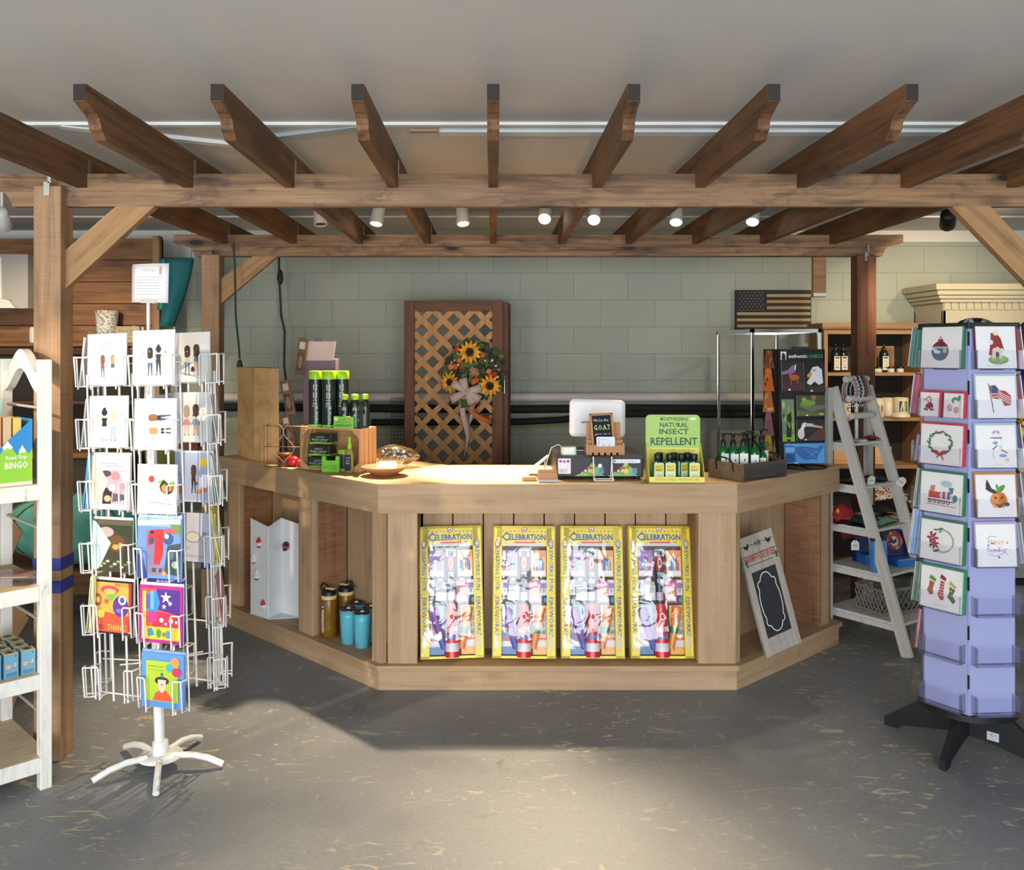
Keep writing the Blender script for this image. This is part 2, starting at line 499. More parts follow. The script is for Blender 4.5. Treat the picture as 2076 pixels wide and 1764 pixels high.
def ogee(L, H):
    """beam-end outline seen from the side: x from the tip, z from the underside"""
    a = [(0, H), (0, H * .62), (L * .18, H * .60), (L * .30, H * .55), (L * .36, H * .50)]
    a += [(L * .36 + L * .34 * math.sin(t), H * .50 - H * .36 * (1 - math.cos(t))) for t in [R(x) for x in (20, 45, 70, 88)]]
    a += [(L * .74, H * .12), (L * .76, 0)]
    return a


def beam(name, y0, y1, x0, x1, m, right_cut=True):
    H = ZB1 - ZB0
    pl = [(x0 + p[0], ZB0 + p[1]) for p in ogee(0.17, H)]
    pr = [(x1 - p[0], ZB0 + p[1]) for p in ogee(0.17, H)]
    poly = pl + pr[::-1]
    return MB().prism(poly, y0, y1, 'Y').build(name, m, perg, bevel=.003)


beam('beam', FB, FB + .038, -2.08, 2.62, W_BEAM['X'])
beam('beam', BB, BB + .075, -1.98, 2.54, W_BEAM['X'])
MB().box(-1.74, 2.36, BB - .012, BB + .0, ZB0 + .002, ZB0 + .055).build('beam_strip', W_BEAM['X'], perg, bevel=.002)
RX = [-1.665, -1.235, -0.825, -0.405, 0.0, 0.42, 0.838, 1.25, 1.67, 2.10]
for i, x in enumerate(RX):
    y0 = 2.65; H = ZR1 - ZR0
    prof = [(0, H), (0, H * .62), (.018, H * .60), (.045, H * .53), (.055, H * .50)]
    prof += [(.055 + .05 * math.sin(R(t)), H * .50 - H * .32 * (1 - math.cos(R(t)))) for t in (20, 45, 70, 88)]
    prof += [(.118, H * .14), (.14, 0), (6.15 - y0, 0), (6.15 - y0, H)]
    poly = [(p[0], p[1]) for p in prof]
    r = MB().prism(poly, -.019, .019, 'X').build('rafter', W_RAFT, perg, loc=(x, y0, ZR0), bevel=.003)
    MB().box(-.018, .018, -.0015, 0, H * .63, H * .985).build('end_grain', mat('#2c2622', 0.85), r)
    for yb in (FB + .02, BB + .03):
        MB().box(.0185, .0205, yb - y0 - .012, yb - y0 + .012, .03, .115).build('rafter_tie', M_STEEL, r)


def post(x0, x1, y0, m, z1, tape=None):
    d = x1 - x0
    p = MB().box(-d / 2, d / 2, 0, d, 0, z1).build('post', m, perg, loc=((x0 + x1) / 2, y0, 0), bevel=.005)
    return p


P1 = post(-1.845, -1.735, FB - .04, W_POST, 2.31)
P2 = post(-1.80, -1.69, BB - .03, W_POST, 2.24)
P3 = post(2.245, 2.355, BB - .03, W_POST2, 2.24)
P4 = post(2.24, 2.35, FB - .04, W_POST, 2.31)
M_TAPE = mat('#1b2f86', 0.5)
for z in (0.765, 0.675):
    MB().box(-.0565, .0565, -.0015, .1115, z, z + .05).build('tape_band', M_TAPE, P1)
MB().box(-.0565, .0565, -.0015, .1115, .30, .34).build('tape_band', M_TAPE, P2)
for P, z in ((P1, 2.27), (P3, 2.20)):
    MB().box(-.012, .012, -.004, 0, z, z + .055).build('post_bracket', M_STEEL, P)
    MB().box(.004, .018, -.004, -.0, z + .05, z + .10).build('post_bracket', M_STEEL, P)
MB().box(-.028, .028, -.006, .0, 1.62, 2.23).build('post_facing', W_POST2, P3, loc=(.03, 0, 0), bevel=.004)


def brace(x0, z0, x1, z1, y, wd=.042, m=W_BRACE):
    L = math.hypot(x1 - x0, z1 - z0); a = math.atan2(z1 - z0, x1 - x0); h = .045
    poly = [(-h / abs(math.tan(a)) if False else 0, -h), (L, -h), (L - 2 * h / math.tan(abs(a)) * (1 if a > 0 else 1), h), (2 * h * math.tan(abs(a)), h)]
    if True:
        # both ends cut so they sit flush against the post and the beam
        s = 1 if x1 > x0 else -1
        dx, dz = abs(x1 - x0), z1 - z0
        t = .155
        poly = [(x0, z0), (x0, z0 + t * 1.0), (x1 - s * t, z1), (x1, z1)]
        cx, cz = x0, z0
        M = Matrix.Translation((cx, y, cz)) @ Matrix.Rotation(-math.atan2(dz, s * dx), 4, 'Y')
        Mi = M.inverted()
        pl = [Mi @ Vector((p[0], y, p[1])) for p in poly]
        return MB().prism([(p.x, p.z) for p in pl], -wd / 2, wd / 2, 'Y').build('brace', m, perg, M=M, bevel=.003)


brace(-1.735, 1.90, -1.375, 2.233, FB + .02)
brace(-1.69, 2.02 - .08, -1.34, 2.233, BB + .03)
brace(2.24, 1.84, 1.86, 2.233, FB + .02, m=W_BRACE)
MB().box(2.02, 2.10, BB + .1, BB + .14, 1.985, 2.24).build('hanging_block', W_BRACE, perg, bevel=.002)
MB().box(2.02, 2.10, BB + .098, BB + .1, 1.99, 2.01).build('block_tape', M_PAPER, perg)

# ------------------------------------------------------------------ track lights on the ceiling
LIGHTS = [(-1.02, 5.23, (-0.9, 4.9, 1.0), 0, 'unlit'), (-0.68, 5.23, (-0.86, 4.78, 1.05), 280, 'w'), (-0.183, 5.23, (-0.02, 4.74, 1.0), 560, 'n'),
          (0.305, 5.20, (-0.15, 2.2, 0.0), 350, ''), (0.595, 5.23, (0.15, 2.4, 0.0), 130, ''), (1.08, 5.23, (0.7, 4.0, 0.5), 30, ''), (1.53, 5.23, (1.0, 3.9, 0.5), 30, '')]
M_LAMP = mat('#d9d6d0', 0.4); M_GLOW = emis((255, 240, 215), 9.0); M_DIM = mat('#4a4744', 0.5)
M_LBLK = mat('#101012', 0.45)


def track_light(x, y, tgt, power, label, dark=False, cone=44, drop=0.0):
    d = (Vector(tgt) - Vector((x, y, 2.43 - drop)))
    up = Vector((0, 0, -1)); dd = d.normalized()
    # the can swivels only part of the way; its lens leans towards the aim
    t = thing('track_light', label, 'spotlight', (x, y, ZC), 0, 'spotlights on the ceiling')
    mm = M_LBLK if dark else M_LAMP
    MB().box(-.05, .05, -.014, .014, -.022, 0).build('mount', mm, t)
    MB().tube([(0, 0, -.022), (0, 0, -.05 - drop)], .008, 8).build('stem', mm, t)
    q = dd.to_track_quat('-Z', 'Y').to_matrix().to_4x4()
    M = Matrix.Translation((0, 0, -.10 - drop)) @ q
    can = MB().lathe([(.0001, .063), (.030, .062), (.038, .052), (.0395, -.062), (.036, -.066), (.034, -.058)], 24, close=False).build('can', mm, t, M=M)
    MB().lathe([(0.0001, -.056), (.034, -.058)], 24, close=False).build('lens', M_GLOW if power else M_DIM, can)
    if power:
        p = Vector((x, y, ZC - .10 - drop)) + dd * .08
        spot('spot_beam', p, tgt, power, WARM, cone, 0.7, 0.025)
    return t


LBL = ['white can spotlight with no glow, behind the second rafter bay', 'glowing white spotlight above the crate of insect spray',
       'glowing white spotlight over the bright middle of the counter top', 'white spotlight with its round bright lens turned to the front',
       'glowing white spotlight tilted beside the one facing the front', 'glowing white spotlight above the green pump bottles', 'glowing white spotlight nearest the black spotlight']
for (x, y, tg, pw, k), lb in zip(LIGHTS, LBL):
    track_light(x, y, tg, pw, lb, False, 36 if k == 'n' else 52 if k == 'w' else 44)
track_light(PX(1922, 4.6), 4.6, (3.2, 6.5, 1.5), 85, 'black can spotlight at the right-hand end of the front beam', True, 64, .12)
track_light(PX(4, 4.6), 4.6, (-3.0, 6.2, 1.2), 80, 'white can spotlight above the plank display wall', False, 75, .12)
track_light(-3.0, 1.30, (-1.62, 3.42, 1.2), 260, 'white can spotlight on the ceiling in front of the white shelf unit', False, 30)  # lamp out of view, added for the strong front-left light on shelf and post
# extra ceiling spot added out of view to warm the bookcase wall
for x, y, tg, pw in ((3.35, 4.9, (2.85, 6.6, 1.8), 38),):
    track_light(x, y, tg, pw, 'black can spotlight aimed at the pine bookcase wall', True, 80)

# ------------------------------------------------------------------ the counter
C1 = Vector((-0.56, 4.306)); C2 = Vector((1.184, 4.306))
AL, AR = R(135), R(42)
LW, RW = 1.60, 1.03
ctr = thing('sales_counter', 'timber sales counter with angled wings and open display bays', 'counter', (0, 4.306, 0))
def CL(x, y): return (x, y - 4.306)
dl = Vector((math.cos(AL), math.sin(AL))); nl = Vector((-dl.y, dl.x)) * -1     # inward normals
if nl.y < 0: nl = -nl
dr = Vector((math.cos(AR), math.sin(AR))); nr = Vector((-dr.y, dr.x))
E1 = C1 + dl * LW; E2 = C2 + dr * RW
DT = 0.72; DR = 0.50


def meet(p, d, q, e):
    # intersection of p + s d and q + t e
    k = d.x * e.y - d.y * e.x; s = ((q.x - p.x) * e.y - (q.y - p.y) * e.x) / k
    return p + d * s


ex = Vector((1, 0))
def ring(off, offr=None, e=0.0):
    offr = off if offr is None else offr
    a = C1 + nl * off; c = C2 + nr * offr; b = Vector((0, 4.306 + off))
    return [E1 + dl * e + nl * off, meet(a, dl, b, ex), meet(c, dr, b, ex), E2 + dr * e + nr * offr]


def slab(name, o, i, z0, z1, m, oR=None, iR=None, e=0.0, bevel=.003):
    A = ring(o, oR, e); B = ring(i, iR, e)
    for k in range(3):
        poly = [A[k], A[k + 1], B[k + 1], B[k]]
        ctrp = A[k]; d = (A[k + 1] - A[k]).normalized(); ang = math.atan2(d.y, d.x)
        M = Matrix.Translation((ctrp.x, ctrp.y - 4.306, 0)) @ Matrix.Rotation(ang, 4, 'Z')
        Mi = M.inverted()
        pl = [Mi @ Vector((p.x, p.y - 4.306, 0)) for p in poly]
        MB().prism([(p.x, p.y) for p in pl], z0, z1).build(name, m, ctr, M=M, bevel=bevel)


slab('fascia_board', 0, .038, .858, .998, W_CNT['X'])
slab('counter_top', .002, DT, .965, 1.0, W_TOP, None, DR)
slab('base_board', 0.004, .042, 0, .098, W_CNT['X'])
slab('base_lip', -.012, .04, .098, .122, W_CNT['X'], e=.01)
slab('display_shelf', .03, .285, .10, .121, W_CNT['X'])
slab('inner_panel', DT - .06, DT - .04, 0, .965, W_CNTR, DR - .06, DR - .04)


def cboard(name, P, d, n, s0, s1, a0, a1, z0, z1, m, bev=.003):
    ang = math.atan2(d.y, d.x)
    M = Matrix.Translation((P.x, P.y - 4.306, 0)) @ Matrix.Rotation(ang, 4, 'Z')
    # local +y must be the inward normal
    sgn = 1 if (Vector((-d.y, d.x)) - n).length < .1 else -1
    b = MB().box(s0, s1, min(a0 * sgn, a1 * sgn), max(a0 * sgn, a1 * sgn), z0, z1)
    return b.build(name, m, ctr, M=M, bevel=bev)


Z0, Z1 = .121, .858
# corner posts and dividers
cboard('post_board', C1, ex, Vector((0, 1)), .045, .190, .022, .055, Z0, Z1, W_CNT['Z'])
cboard('post_board', C1, dl, nl, .0, .075, .022, .055, Z0, Z1, W_CNT['Z'])
cboard('divider', C1, ex, Vector((0, 1)), .172, .190, .055, .244, Z0, Z1, W_CNTR)
cboard('post_board', C2, ex, Vector((0, 1)), -.185, .0, .022, .055, Z0, Z1, W_CNT['Z'])
cboard('divider', C2, ex, Vector((0, 1)), -.19, -.172, .055, .244, Z0, Z1, W_CNTR)
cboard('post_board', C2, dr, nr, .012, .060, .022, .055, Z0, Z1, W_CNT['Z'])
cboard('post_board', C1, dl, nl, .593, .731, .022, .055, Z0, Z1, W_CNT['Z'])
cboard('divider', C1, dl, nl, .593, .611, .055, .244, Z0, Z1, W_CNTR)
cboard('divider', C1, dl, nl, .713, .731, .055, .244, Z0, Z1, W_CNTR)
cboard('post_board', C1, dl, nl, 1.37, 1.50, .022, .055, Z0, Z1, W_CNT['Z'])
cboard('divider', C1, dl, nl, 1.37, 1.388, .055, .244, Z0, Z1, W_CNTR)
cboard('end_panel', C1, dl, nl, 1.50, 1.52, .022, DT - .06, 0, Z1 + .1, W_CNTR)
cboard('divider', C2, dr, nr, .86, .878, .03, .244, Z0, Z1, W_CNTR)
cboard('post_board', C2, dr, nr, .865, .965, .03, .06, Z0, Z1, W_CNT['Z'])
cboard('end_panel', C2, dr, nr, .965, .985, .03, DR - .06, 0, Z1 + .1, W_CNTR)
# back boards of the three bays, with open joints
bx = -.37 + .56
k = 0
x = .20
while x < 1.56:
    x2 = min(x + .150, 1.56)
    cboard('back_board', C1, ex, Vector((0, 1)), x, x2, .246, .262, Z0, Z1 + .08, W_CNT['Z'], .001); x += .156
for s0, s1 in ((.04, .15), (.153, .30), (.303, .45), (.453, .592), (.732, .87), (.873, 1.02), (1.023, 1.17), (1.173, 1.37)):
    cboard('back_board', C1, dl, nl, s0, s1, .246, .262, Z0, Z1 + .08, W_CNT['Z'], .001)
for s0, s1 in ((.02, .17), (.172, .33), (.332, .49), (.492, .65), (.652, .862)):
    cboard('back_board', C2, dr, nr, s0, s1, .246, .262, Z0, Z1 + .08, W_CNT['Z'], .001)


def onwing(s, d, side='L', z=0.0):
    """world point on the counter: s along a wing from its corner, d back from the front edge"""
    if side == 'L': p = C1 + dl * s + nl * d
    elif side == 'R': p = C2 + dr * s + nr * d
    else: p = Vector((C1.x + s, 4.306 + d))
    return p.x, p.y, z

TOPZ = 1.0005
SHZ = .1218

# ------------------------------------------------------------------ boxed firework assortments in the front bay
def balloons(n, x0, x1, y0, y1, seed):
    rr = random.Random(seed); cs = ['#e0342f', '#f39b1d', '#2f9e4a', '#2c62c4', '#d8338f', '#38b6d8', '#f4d32a']
    o = []
    for i in range(n):
        x, y = rr.uniform(x0, x1), rr.uniform(y0, y1); r = rr.uniform(.022, .04)
        o.append(('e', x, y, r, r * .62, rr.choice(cs)))
    return o


def make_fireworks(label, M, v):
    Wd, H, D = .315, .64, .055
    t = thing('firework_assortment', label, 'firework box', M=M, group='boxed firework assortments')
    Y = mat('#ecd72b', 0.35)
    b = MB()
    b.box(-Wd / 2, Wd / 2, D - .006, D, 0, H)                         # back card
    b.box(-Wd / 2, -Wd / 2 + .006, 0, D, 0, H).box(Wd / 2 - .006, Wd / 2, 0, D, 0, H)
    b.box(-Wd / 2, Wd / 2, 0, D, 0, .012).box(-Wd / 2, Wd / 2, 0, D, H - .012, H)
    b.box(-Wd / 2 + .02, Wd / 2 - .02, 0, .004, H - .10, H)           # header
    b.box(-Wd / 2, -Wd / 2 + .045, 0, .004, 0, H).box(Wd / 2 - .045, Wd / 2, 0, .004, 0, H)
    b.build('box', Y, t)
    hp = balloons(16, .03, .97, .05, .6, 3)
    hp += [('r', .14, .02, .86, .13, '#d9cfe4'), ('r', .3, .13, .72, .2, '#d83a53')]
    for i in range(12): hp.append(('p', [(.05 + i * .078, .80 - .05 * abs(math.sin(i))), (.085 + i * .078, .80 - .05 * abs(math.sin(i))), (.067 + i * .078, .72 - .05 * abs(math.sin(i)))], ['#2f9e4a', '#d8338f', '#2c62c4', '#e0342f'][i % 4]))
    hp += [('e', .5, .84, .06, .13, '#c8372f'), ('e', .5, .84, .045, .10, '#f3efe8'), ('p', [(.47, .80), (.53, .80), (.5, .9)], '#3a4d8f'),
           ('t', '*C', .115, .46, .14, .44, '#1c4fa8'), ('t', '*ELEBRATION', .56, .44, .74, .32, '#1c4fa8')]
    art(hp, .25, .095, t, 'header_print', M=TR(0, 0, H - .098))
    for sg in (-1, 1):
        sp = balloons(14, .1, .9, .02, .98, 5 + sg) + [('e', .5, .88, .34, .035, '#c8372f'), ('e', .5, .88, .26, .026, '#f3efe8')]
        sp += [('t', 'CELEBRATING YOUR' if sg < 0 else 'FIREWORKS FUN', .5, .70, 6.6, .7, '#2b56ab', R(-90) * 1), ('t', 'FIREWORKS', .5, .30, 5.2, .7, '#5b3f9e', R(-90))]
        sp = [q if q[0] != 't' else ('t', q[1], q[2], q[3], q[4], .035, q[6], q[7]) for q in sp]
        sp += [('r', .2, .05, .6, .16, '#e3d7e0')]
        art(sp, .036, H - .03, t, 'side_print', M=TR(sg * (Wd / 2 - .0225), 0, .015))
    # the inner tray and the pieces packed in it
    art([('r', 0, 0, 1, 1, '#2b2a30')] + balloons(26, .02, .98, .02, .5, 11), Wd - .09, H - .11, t, 'tray', M=TR(0, D - .012, .012))
    z1 = H - .115
    def pack(name, x, z, w, h, prims, y=.010, rz=0.0):
        o = MB().box(-w / 2, w / 2, 0, .02, 0, h).build(name, mat(prims[0][5] if prims[0][0] == 'r' else '#dddddd', .4), t, M=TR(x, y, z) @ Matrix.Rotation(rz, 4, 'Y'))
        art(prims, w, h, o, 'pack_print', rough=.3)
    pu, orr = '#6d2f9d', '#ee8f3c'
    for sg, bg, hi, nm in ((-1, pu, '#e9b347', 'JUMBO'), (1, orr, '#86a94a', 'SMOKE')):
        pr = [('r', 0, 0, 1, 1, bg), ('p', [(0, .5), (1, .8), (1, 0), (0, 0)], '#c2479f' if sg < 0 else '#f5b06a'), ('r', .05, .04, .95, .22, '#e9e4ea'),
              ('t', nm, .5, .80, .8, .10, hi), ('e', .5, .5, .33, .22, '#2b3f93'), ('r', .17, .24, .83, .5, '#2b3f93')]
        for i in range(4): pr.append(('r', .24 + .14 * i, .25, .34 + .14 * i, .58 + (.06 if i % 2 else 0), ['#4fb1e0', '#f1c63b', '#d8423a', '#3d72cf'][(i + v) % 4]))
        pack('cracker_pack', sg * .072, z1 - .135, .075, .130, pr)
    # centre rocket tube
    tb = MB().lathe([(.019, 0), (.019, .26)], 20, 0).lathe([(.0193, .165), (.0193, .235)], 20, 1, close=False).lathe([(.0193, .02), (.0193, .06)], 20, 2, close=False)
    ft = tb.build('fountain_tube', [mat('#24304f', .3), mat('#b5242a', .3), mat('#c9b9c6', .4)], t, loc=(0, .026, z1 - .27))
    art([('e', .5, .78, .3, .10, '#efe9e4'), ('e', .5, .78, .2, .06, '#b5242a'), ('t', '*Y VIE', .5, .56, .8, .085, '#f2f2f2'), ('t', '*NTAIN', .5, .44, .85, .085, '#f2f2f2')], .036, .26, ft, 'tube_print', y=-.0192)
    pack('hanger_tag', 0, z1 - .035, .05, .033, [('r', 0, 0, 1, 1, '#dcdcd8'), ('r', 0, .55, 1, .9, '#3c8b4a'), ('e', .8, .4, .14, .22, '#d8423a')], .012)
    for sg in (-1, 1):
        pack('sparkler_bag', sg * .098, z1 - .225, .030, .075, [('r', 0, 0, 1, 1, '#d9d4e2'), ('r', .05, .45, .95, .8, '#7d5aa5'), ('p', [(.2, .4), (.5, .1), (.8, .4)], '#5da05a')], .014)
        for i in range(2):
            MB().ball((0, 0, 0), .012, sq=(1.3, .7, 1)).build('smoke_ball', mat(['#c9c9cf', '#1f5c44'][i], .3), t, loc=(sg * (.055 + .026 * i), .028, z1 - .152))
    pack('snap_bag', -.052, z1 - .25, .055, .095, [('r', 0, 0, 1, 1, '#b9bed0'), ('r', 0, .78, 1, 1, '#2b2530'), ('e', .78, .86, .14, .08, '#f0a030'), ('t', 'POP POP', .5, .55, .8, .10, '#8a2f54'), ('r', .12, .12, .88, .38, '#e8e4ea')])
    pack('party_pack', .054, z1 - .26, .057, .105, [('r', 0, 0, 1, 1, '#d92a78'), ('t', 'TNT', .5, .84, .5, .09, '#f6e0ea'), ('e', .5, .5, .36, .22, '#f08e3a'), ('r', .30, .34, .42, .62, '#f3d13c'), ('r', .46, .34, .58, .66, '#f3d13c'), ('p', [(.62, .34), (.72, .34), (.86, .6), (.76, .62)], '#3fae5a'), ('p', [(.28, .34), (.38, .34), (.24, .62), (.14, .58)], '#3f7ed0'), ('r', .12, .08, .88, .28, '#e6dfe6')])
    # lower row: printed panels, cones and the big fountain
    pack('cake_panel', -.078, .016, .078, .235, [('r', 0, 0, 1, 1, '#3f79b8')] + balloons(14, .1, .9, .05, .95, 21) + [('t', '*ALL', .45, .70, .6, .09, '#eea53a'), ('t', '*YOUR', .5, .59, .8, .09, '#eea53a'), ('t', '*WISHES', .5, .48, .92, .09, '#eea53a'), ('r', .0, .16, 1, .27, '#d9d3dc'), ('r', 0, .28, 1, .33, '#c23a45')], .022)
    pack('cake_panel', .083, .016, .078, .235, [('r', 0, 0, 1, 1, '#efb23a')] + balloons(14, .1, .9, .05, .95, 22) + [('t', '*ONE', .58, .74, .7, .11, '#3b86c8'), ('t', '*KING', .56, .60, .8, .11, '#3b86c8'), ('t', '*SOME', .56, .46, .84, .11, '#3b86c8'), ('r', .05, .16, .95, .28, '#d9d3dc'), ('r', .0, .30, 1, .34, '#c23a45')], .022)
    cn = MB().lathe([(.014, 0), (.027, .20)], 18, 0).lathe([(.0155, .01), (.0175, .04)], 18, 1, close=False)
    cn.build('cone_fountain', [mat('#74309a', .3), mat('#2f59b5', .3)], t, M=TR(-.040, .012, .045) @ Matrix.Rotation(R(-16), 4, 'Y'))
    cn = MB().lathe([(.014, 0), (.026, .20)], 18, 0).lathe([(.0200, .075), (.0225, .105)], 18, 1, close=False)
    cn.build('cone_fountain', [mat('#ec8b30', .3), mat('#2f7a3c', .3)], t, M=TR(.047, .012, .045) @ Matrix.Rotation(R(10), 4, 'Y'))
    bg = MB().lathe([(.037, .0), (.026, .255)], 22, 0).lathe([(.0365, .028), (.0345, .068)], 22, 1, close=False).lathe([(.0335, .09), (.0325, .108)], 22, 2, close=False)
    f = bg.build('big_fountain', [mat('#d3222c', .25), mat('#e3dbe4', .4), mat('#4a86c6', .3)], t, loc=(0, .012, .006))
    art([('t', '*FORTUNE', .5, .52, .95, .10, '#f3f0f0', R(10)), ('e', .5, .76, .22, .07, '#f3f0f0'), ('e', .5, .76, .16, .05, '#d3222c')], .062, .255, f, 'fountain_print', y=-.0345)
    # crinkled shrink wrap
    rows = []
    rr = random.Random(40 + v)
    for j in range(13):
        rows.append([(-Wd / 2 + .015 + (Wd - .03) * (i + (rr.uniform(-.3, .3) if 0 < i < 7 else 0)) / 7, -.010 - rr.random() * .020 if 0 < i < 7 and 0 < j < 12 else -.002, .01 + (H - .02) * j / 12) for i in range(8)])
    MB().sheet(rows).build('shrink_wrap', M_WRAP, t)
    return t


M_WRAP = film('shrink_wrap', gloss=0.075, rough=0.09, wrinkle=0.35, scale=7)
FWX = [PX(918, 4.40), PX(1062, 4.40), PX(1201, 4.40), PX(1341, 4.40)]
FWL = ['yellow firework box at the row end nearest the blue tumblers',
       'yellow firework box second from the blue tumblers, with a gap on both sides',
       'yellow firework box touching the one nearest the farmhouse chalkboard',
       'yellow firework box at the row end nearest the farmhouse chalkboard']
for i in range(4):
    make_fireworks(FWL[i], TR(FWX[i], 4.365, SHZ + .012, R([2, -1, 1, 2][i])) @ Matrix.Rotation(R(-11.5), 4, 'X') @ Matrix.Rotation(R([-1.2, .3, .6, .8][i]), 4, 'Y'), i)

# ------------------------------------------------------------------ goods in the wing bays
# folded white jewellery display with small brooches
def gnome_brooch(label, M, hat, body, beard='#f2f0ec'):
    t = thing('brooch', label, 'brooch', M=M, group='brooches pinned to the white display board')
    MB().lathe([(.0001, .030), (.012, .012), (.016, 0), (.010, -.004)], 12).build('hat', mat(hat, .7), t)
    MB().ball((0, 0, -.012), .014, sq=(1.1, .6, 1)).build('beard', mat(beard, .8), t)
    MB().ball((0, -.008, -.004), .004).build('nose', mat('#e7a06a', .5), t)
    MB().ball((0, .003, -.026), .012, sq=(1.1, .5, .8)).build('robe', mat(body, .7), t)


a, b, _ = onwing(.93, .16)
DX, DY = PX(544, 5.05), 5.05          # front edge of the middle fold
jt = thing('jewellery_display', 'folded glossy white display board with brooches in the left counter bay', 'display', (DX, DY, SHZ))
MW = mat('#eef0f2', 0.25)
pA = Vector((0, 0)); pB = Vector((PX(509, 5.15) - DX, .10)); pC = Vector((PX(570, 5.16) - DX, .11)); pD = Vector((PX(606, 5.08) - DX, .03))
JH = .555
def upright(name, p, q, z1a, z1b, m, par, th=.004):
    d = (q - p); n = Vector((-d.y, d.x)).normalized() * th
    mb = MB(); v = [(p.x, p.y), (q.x, q.y), (q.x + n.x, q.y + n.y), (p.x + n.x, p.y + n.y)]
    z1 = [z1a, z1b, z1b, z1a]
    vs = [(x, y, .004) for x, y in v] + [(x, y, z) for (x, y), z in zip(v, z1)]
    mb.add(vs, [(3, 2, 1, 0), (4, 5, 6, 7), (0, 1, 5, 4), (1, 2, 6, 5), (2, 3, 7, 6), (3, 0, 4, 7)])
    return mb.build(name, m, par)
upright('side_panel', pA, pB, JH - .03, JH, MW, jt)
upright('fold_panel', pC, pA, JH, JH - .03, MW, jt)
upright('side_panel', pD, pC, JH - .02, JH, MW, jt)
MB().prism([(pA.x, pA.y - .012), (pD.x + .01, pD.y - .012), (pD.x, pD.y + .1), (pC.x, pC.y + .02), (pB.x, pB.y + .02), (pB.x - .01, pB.y)], 0, .005).build('base', mat('#dfe3e6', .3), jt)
def onp(p, q, f, z, out=.012):
    d = q - p; n = Vector((d.y, -d.x)).normalized()
    if n.y > 0: n = -n
    c = p + d * f + n * out
    return TR(DX + c.x, DY + c.y, SHZ + z)
for f, z, lb, h, bo in ((.45, .43, 'small red and white gnome brooch highest on the white board', '#c22f3a', '#b02a36'), (.75, .33, 'pink gnome brooch with a big white hat near the board edge', '#efece8', '#e46f7d'),
                        (.58, .24, 'teal gnome brooch with a pale hat on the white board', '#e9e6e0', '#1f7f86'), (.20, .08, 'red gnome brooch lowest on the white board', '#cf3b38', '#d9d6d2')):
    gnome_brooch(lb, onp(pA, pB, f, z), h, bo)
br = thing('ladybird_brooch', 'dark red and black layered brooch on the open fold of the white board', 'brooch', M=onp(pD, pC, .62, .40, .014), group='brooches pinned to the white display board')
MB().ball((0, 0, 0), .022, sq=(1.1, .4, 1)).build('body', mat('#b04a62', .4), br)
MB().ball((.002, -.008, .012), .014, sq=(1.1, .5, 1)).build('head', mat('#141316', .4), br)
MB().ball((-.006, -.004, -.022), .010, sq=(1.3, .5, .7)).build('foot', mat('#141316', .4), br)

# amber sport bottles
M_AMB = mat('#9c7018', 0.25, trans=0.35, name='amber_plastic'); M_CRM = mat('#e3cd92', .4); M_BLK = mat('#17171a', .4)
def sport_bottle(label, M, print_=True):
    t = thing('sport_bottle', label, 'bottle', M=M, group='amber sport bottles in the counter bay')
    MB().lathe([(.030, 0), (.036, .004), (.0365, .05), (.034, .08), (.0365, .11), (.0365, .20), (.033, .212)], 28).build('body', M_AMB, t)
    MB().lathe([(.035, 0), (.035, .018), (.033, .02)], 28).build('collar', M_CRM, t, loc=(0, 0, .212))
    lid = MB().lathe([(.0345, 0), (.034, .018), (.024, .032), (.0001, .034)], 28).build('lid', M_BLK, t, loc=(0, 0, .232))
    MB().box(-.012, .030, -.012, .012, .030, .040).build('spout_cover', M_CRM, lid, bevel=.003)
    MB().tube([(-.034, 0, .005), (-.046, 0, .035), (-.034, 0, .058), (-.012, 0, .052), (.002, 0, .036)], .0045, 8).build('carry_loop', M_BLK, lid)
    if print_:
        art([('t', '*MASSANUTTEN', .5, .42, 4.6, 1, '#efe9dc', R(-90)), ('e', .5, .90, .30, .035, '#8a86a0'), ('e', .5, .90, .2, .02, '#d8d2c8')][0:0] +
            [('t', '*MASSANUTTEN', .55, .40, 6.2, .075, '#f1ecdf', R(-90)), ('l', [(.18, .12), (.18, .66)], .0018, '#e4dcc8'), ('e', .5, .90, .42, .045, '#6f6a86'), ('e', .5, .88, .28, .026, '#d8d2c8')],
            .020, .16, t, 'bottle_print', M=TR(-.008, -.0355, .03, R(-8)))
    return t
x_, y_, _z = onwing(.535, .085)
sport_bottle('amber sport bottle with white lettering down its front, beside the blue tumblers', TR(x_, y_, SHZ, R(-25)) @ Matrix.Diagonal((1.17, 1.17, .96, 1)))
sport_bottle('amber sport bottle half hidden behind the lettered amber bottle', TR(*onwing(.535, .195)[:2], SHZ, R(150)) @ Matrix.Diagonal((1.17, 1.17, .96, 1)), False)

# teal tumblers
M_TEAL = mat('#63bfd2', .35)
M_SMOKE = mat('#2b2526', .15, coat=.5)
def tumbler(label, M):
    t = thing('tumbler', label, 'tumbler', M=M, group='sky blue tumblers in the counter bay')
    MB().lathe([(.026, 0), (.030, .003), (.0355, .135), (.0365, .172), (.034, .172)], 28).build('cup', M_TEAL, t)
    l = MB().lathe([(.0355, 0), (.0355, .006), (.031, .007), (.030, .003), (.0001, .003)], 28).build('lid', M_SMOKE, t, loc=(0, 0, .172))
    MB().box(-.006, .010, -.008, .008, .004, .012).build('slider', mat('#cfd3d6', .2), l, bevel=.002)
    art([('t', '*MASSANUTTEN', .5, .42, 5.0, .06, '#a9dbe4', R(-90)), ('e', .5, .88, .34, .035, '#3f7f96')], .016, .11, t, 'tumbler_print', M=TR(-.018, -.0285, .03, R(-34)))
    return t
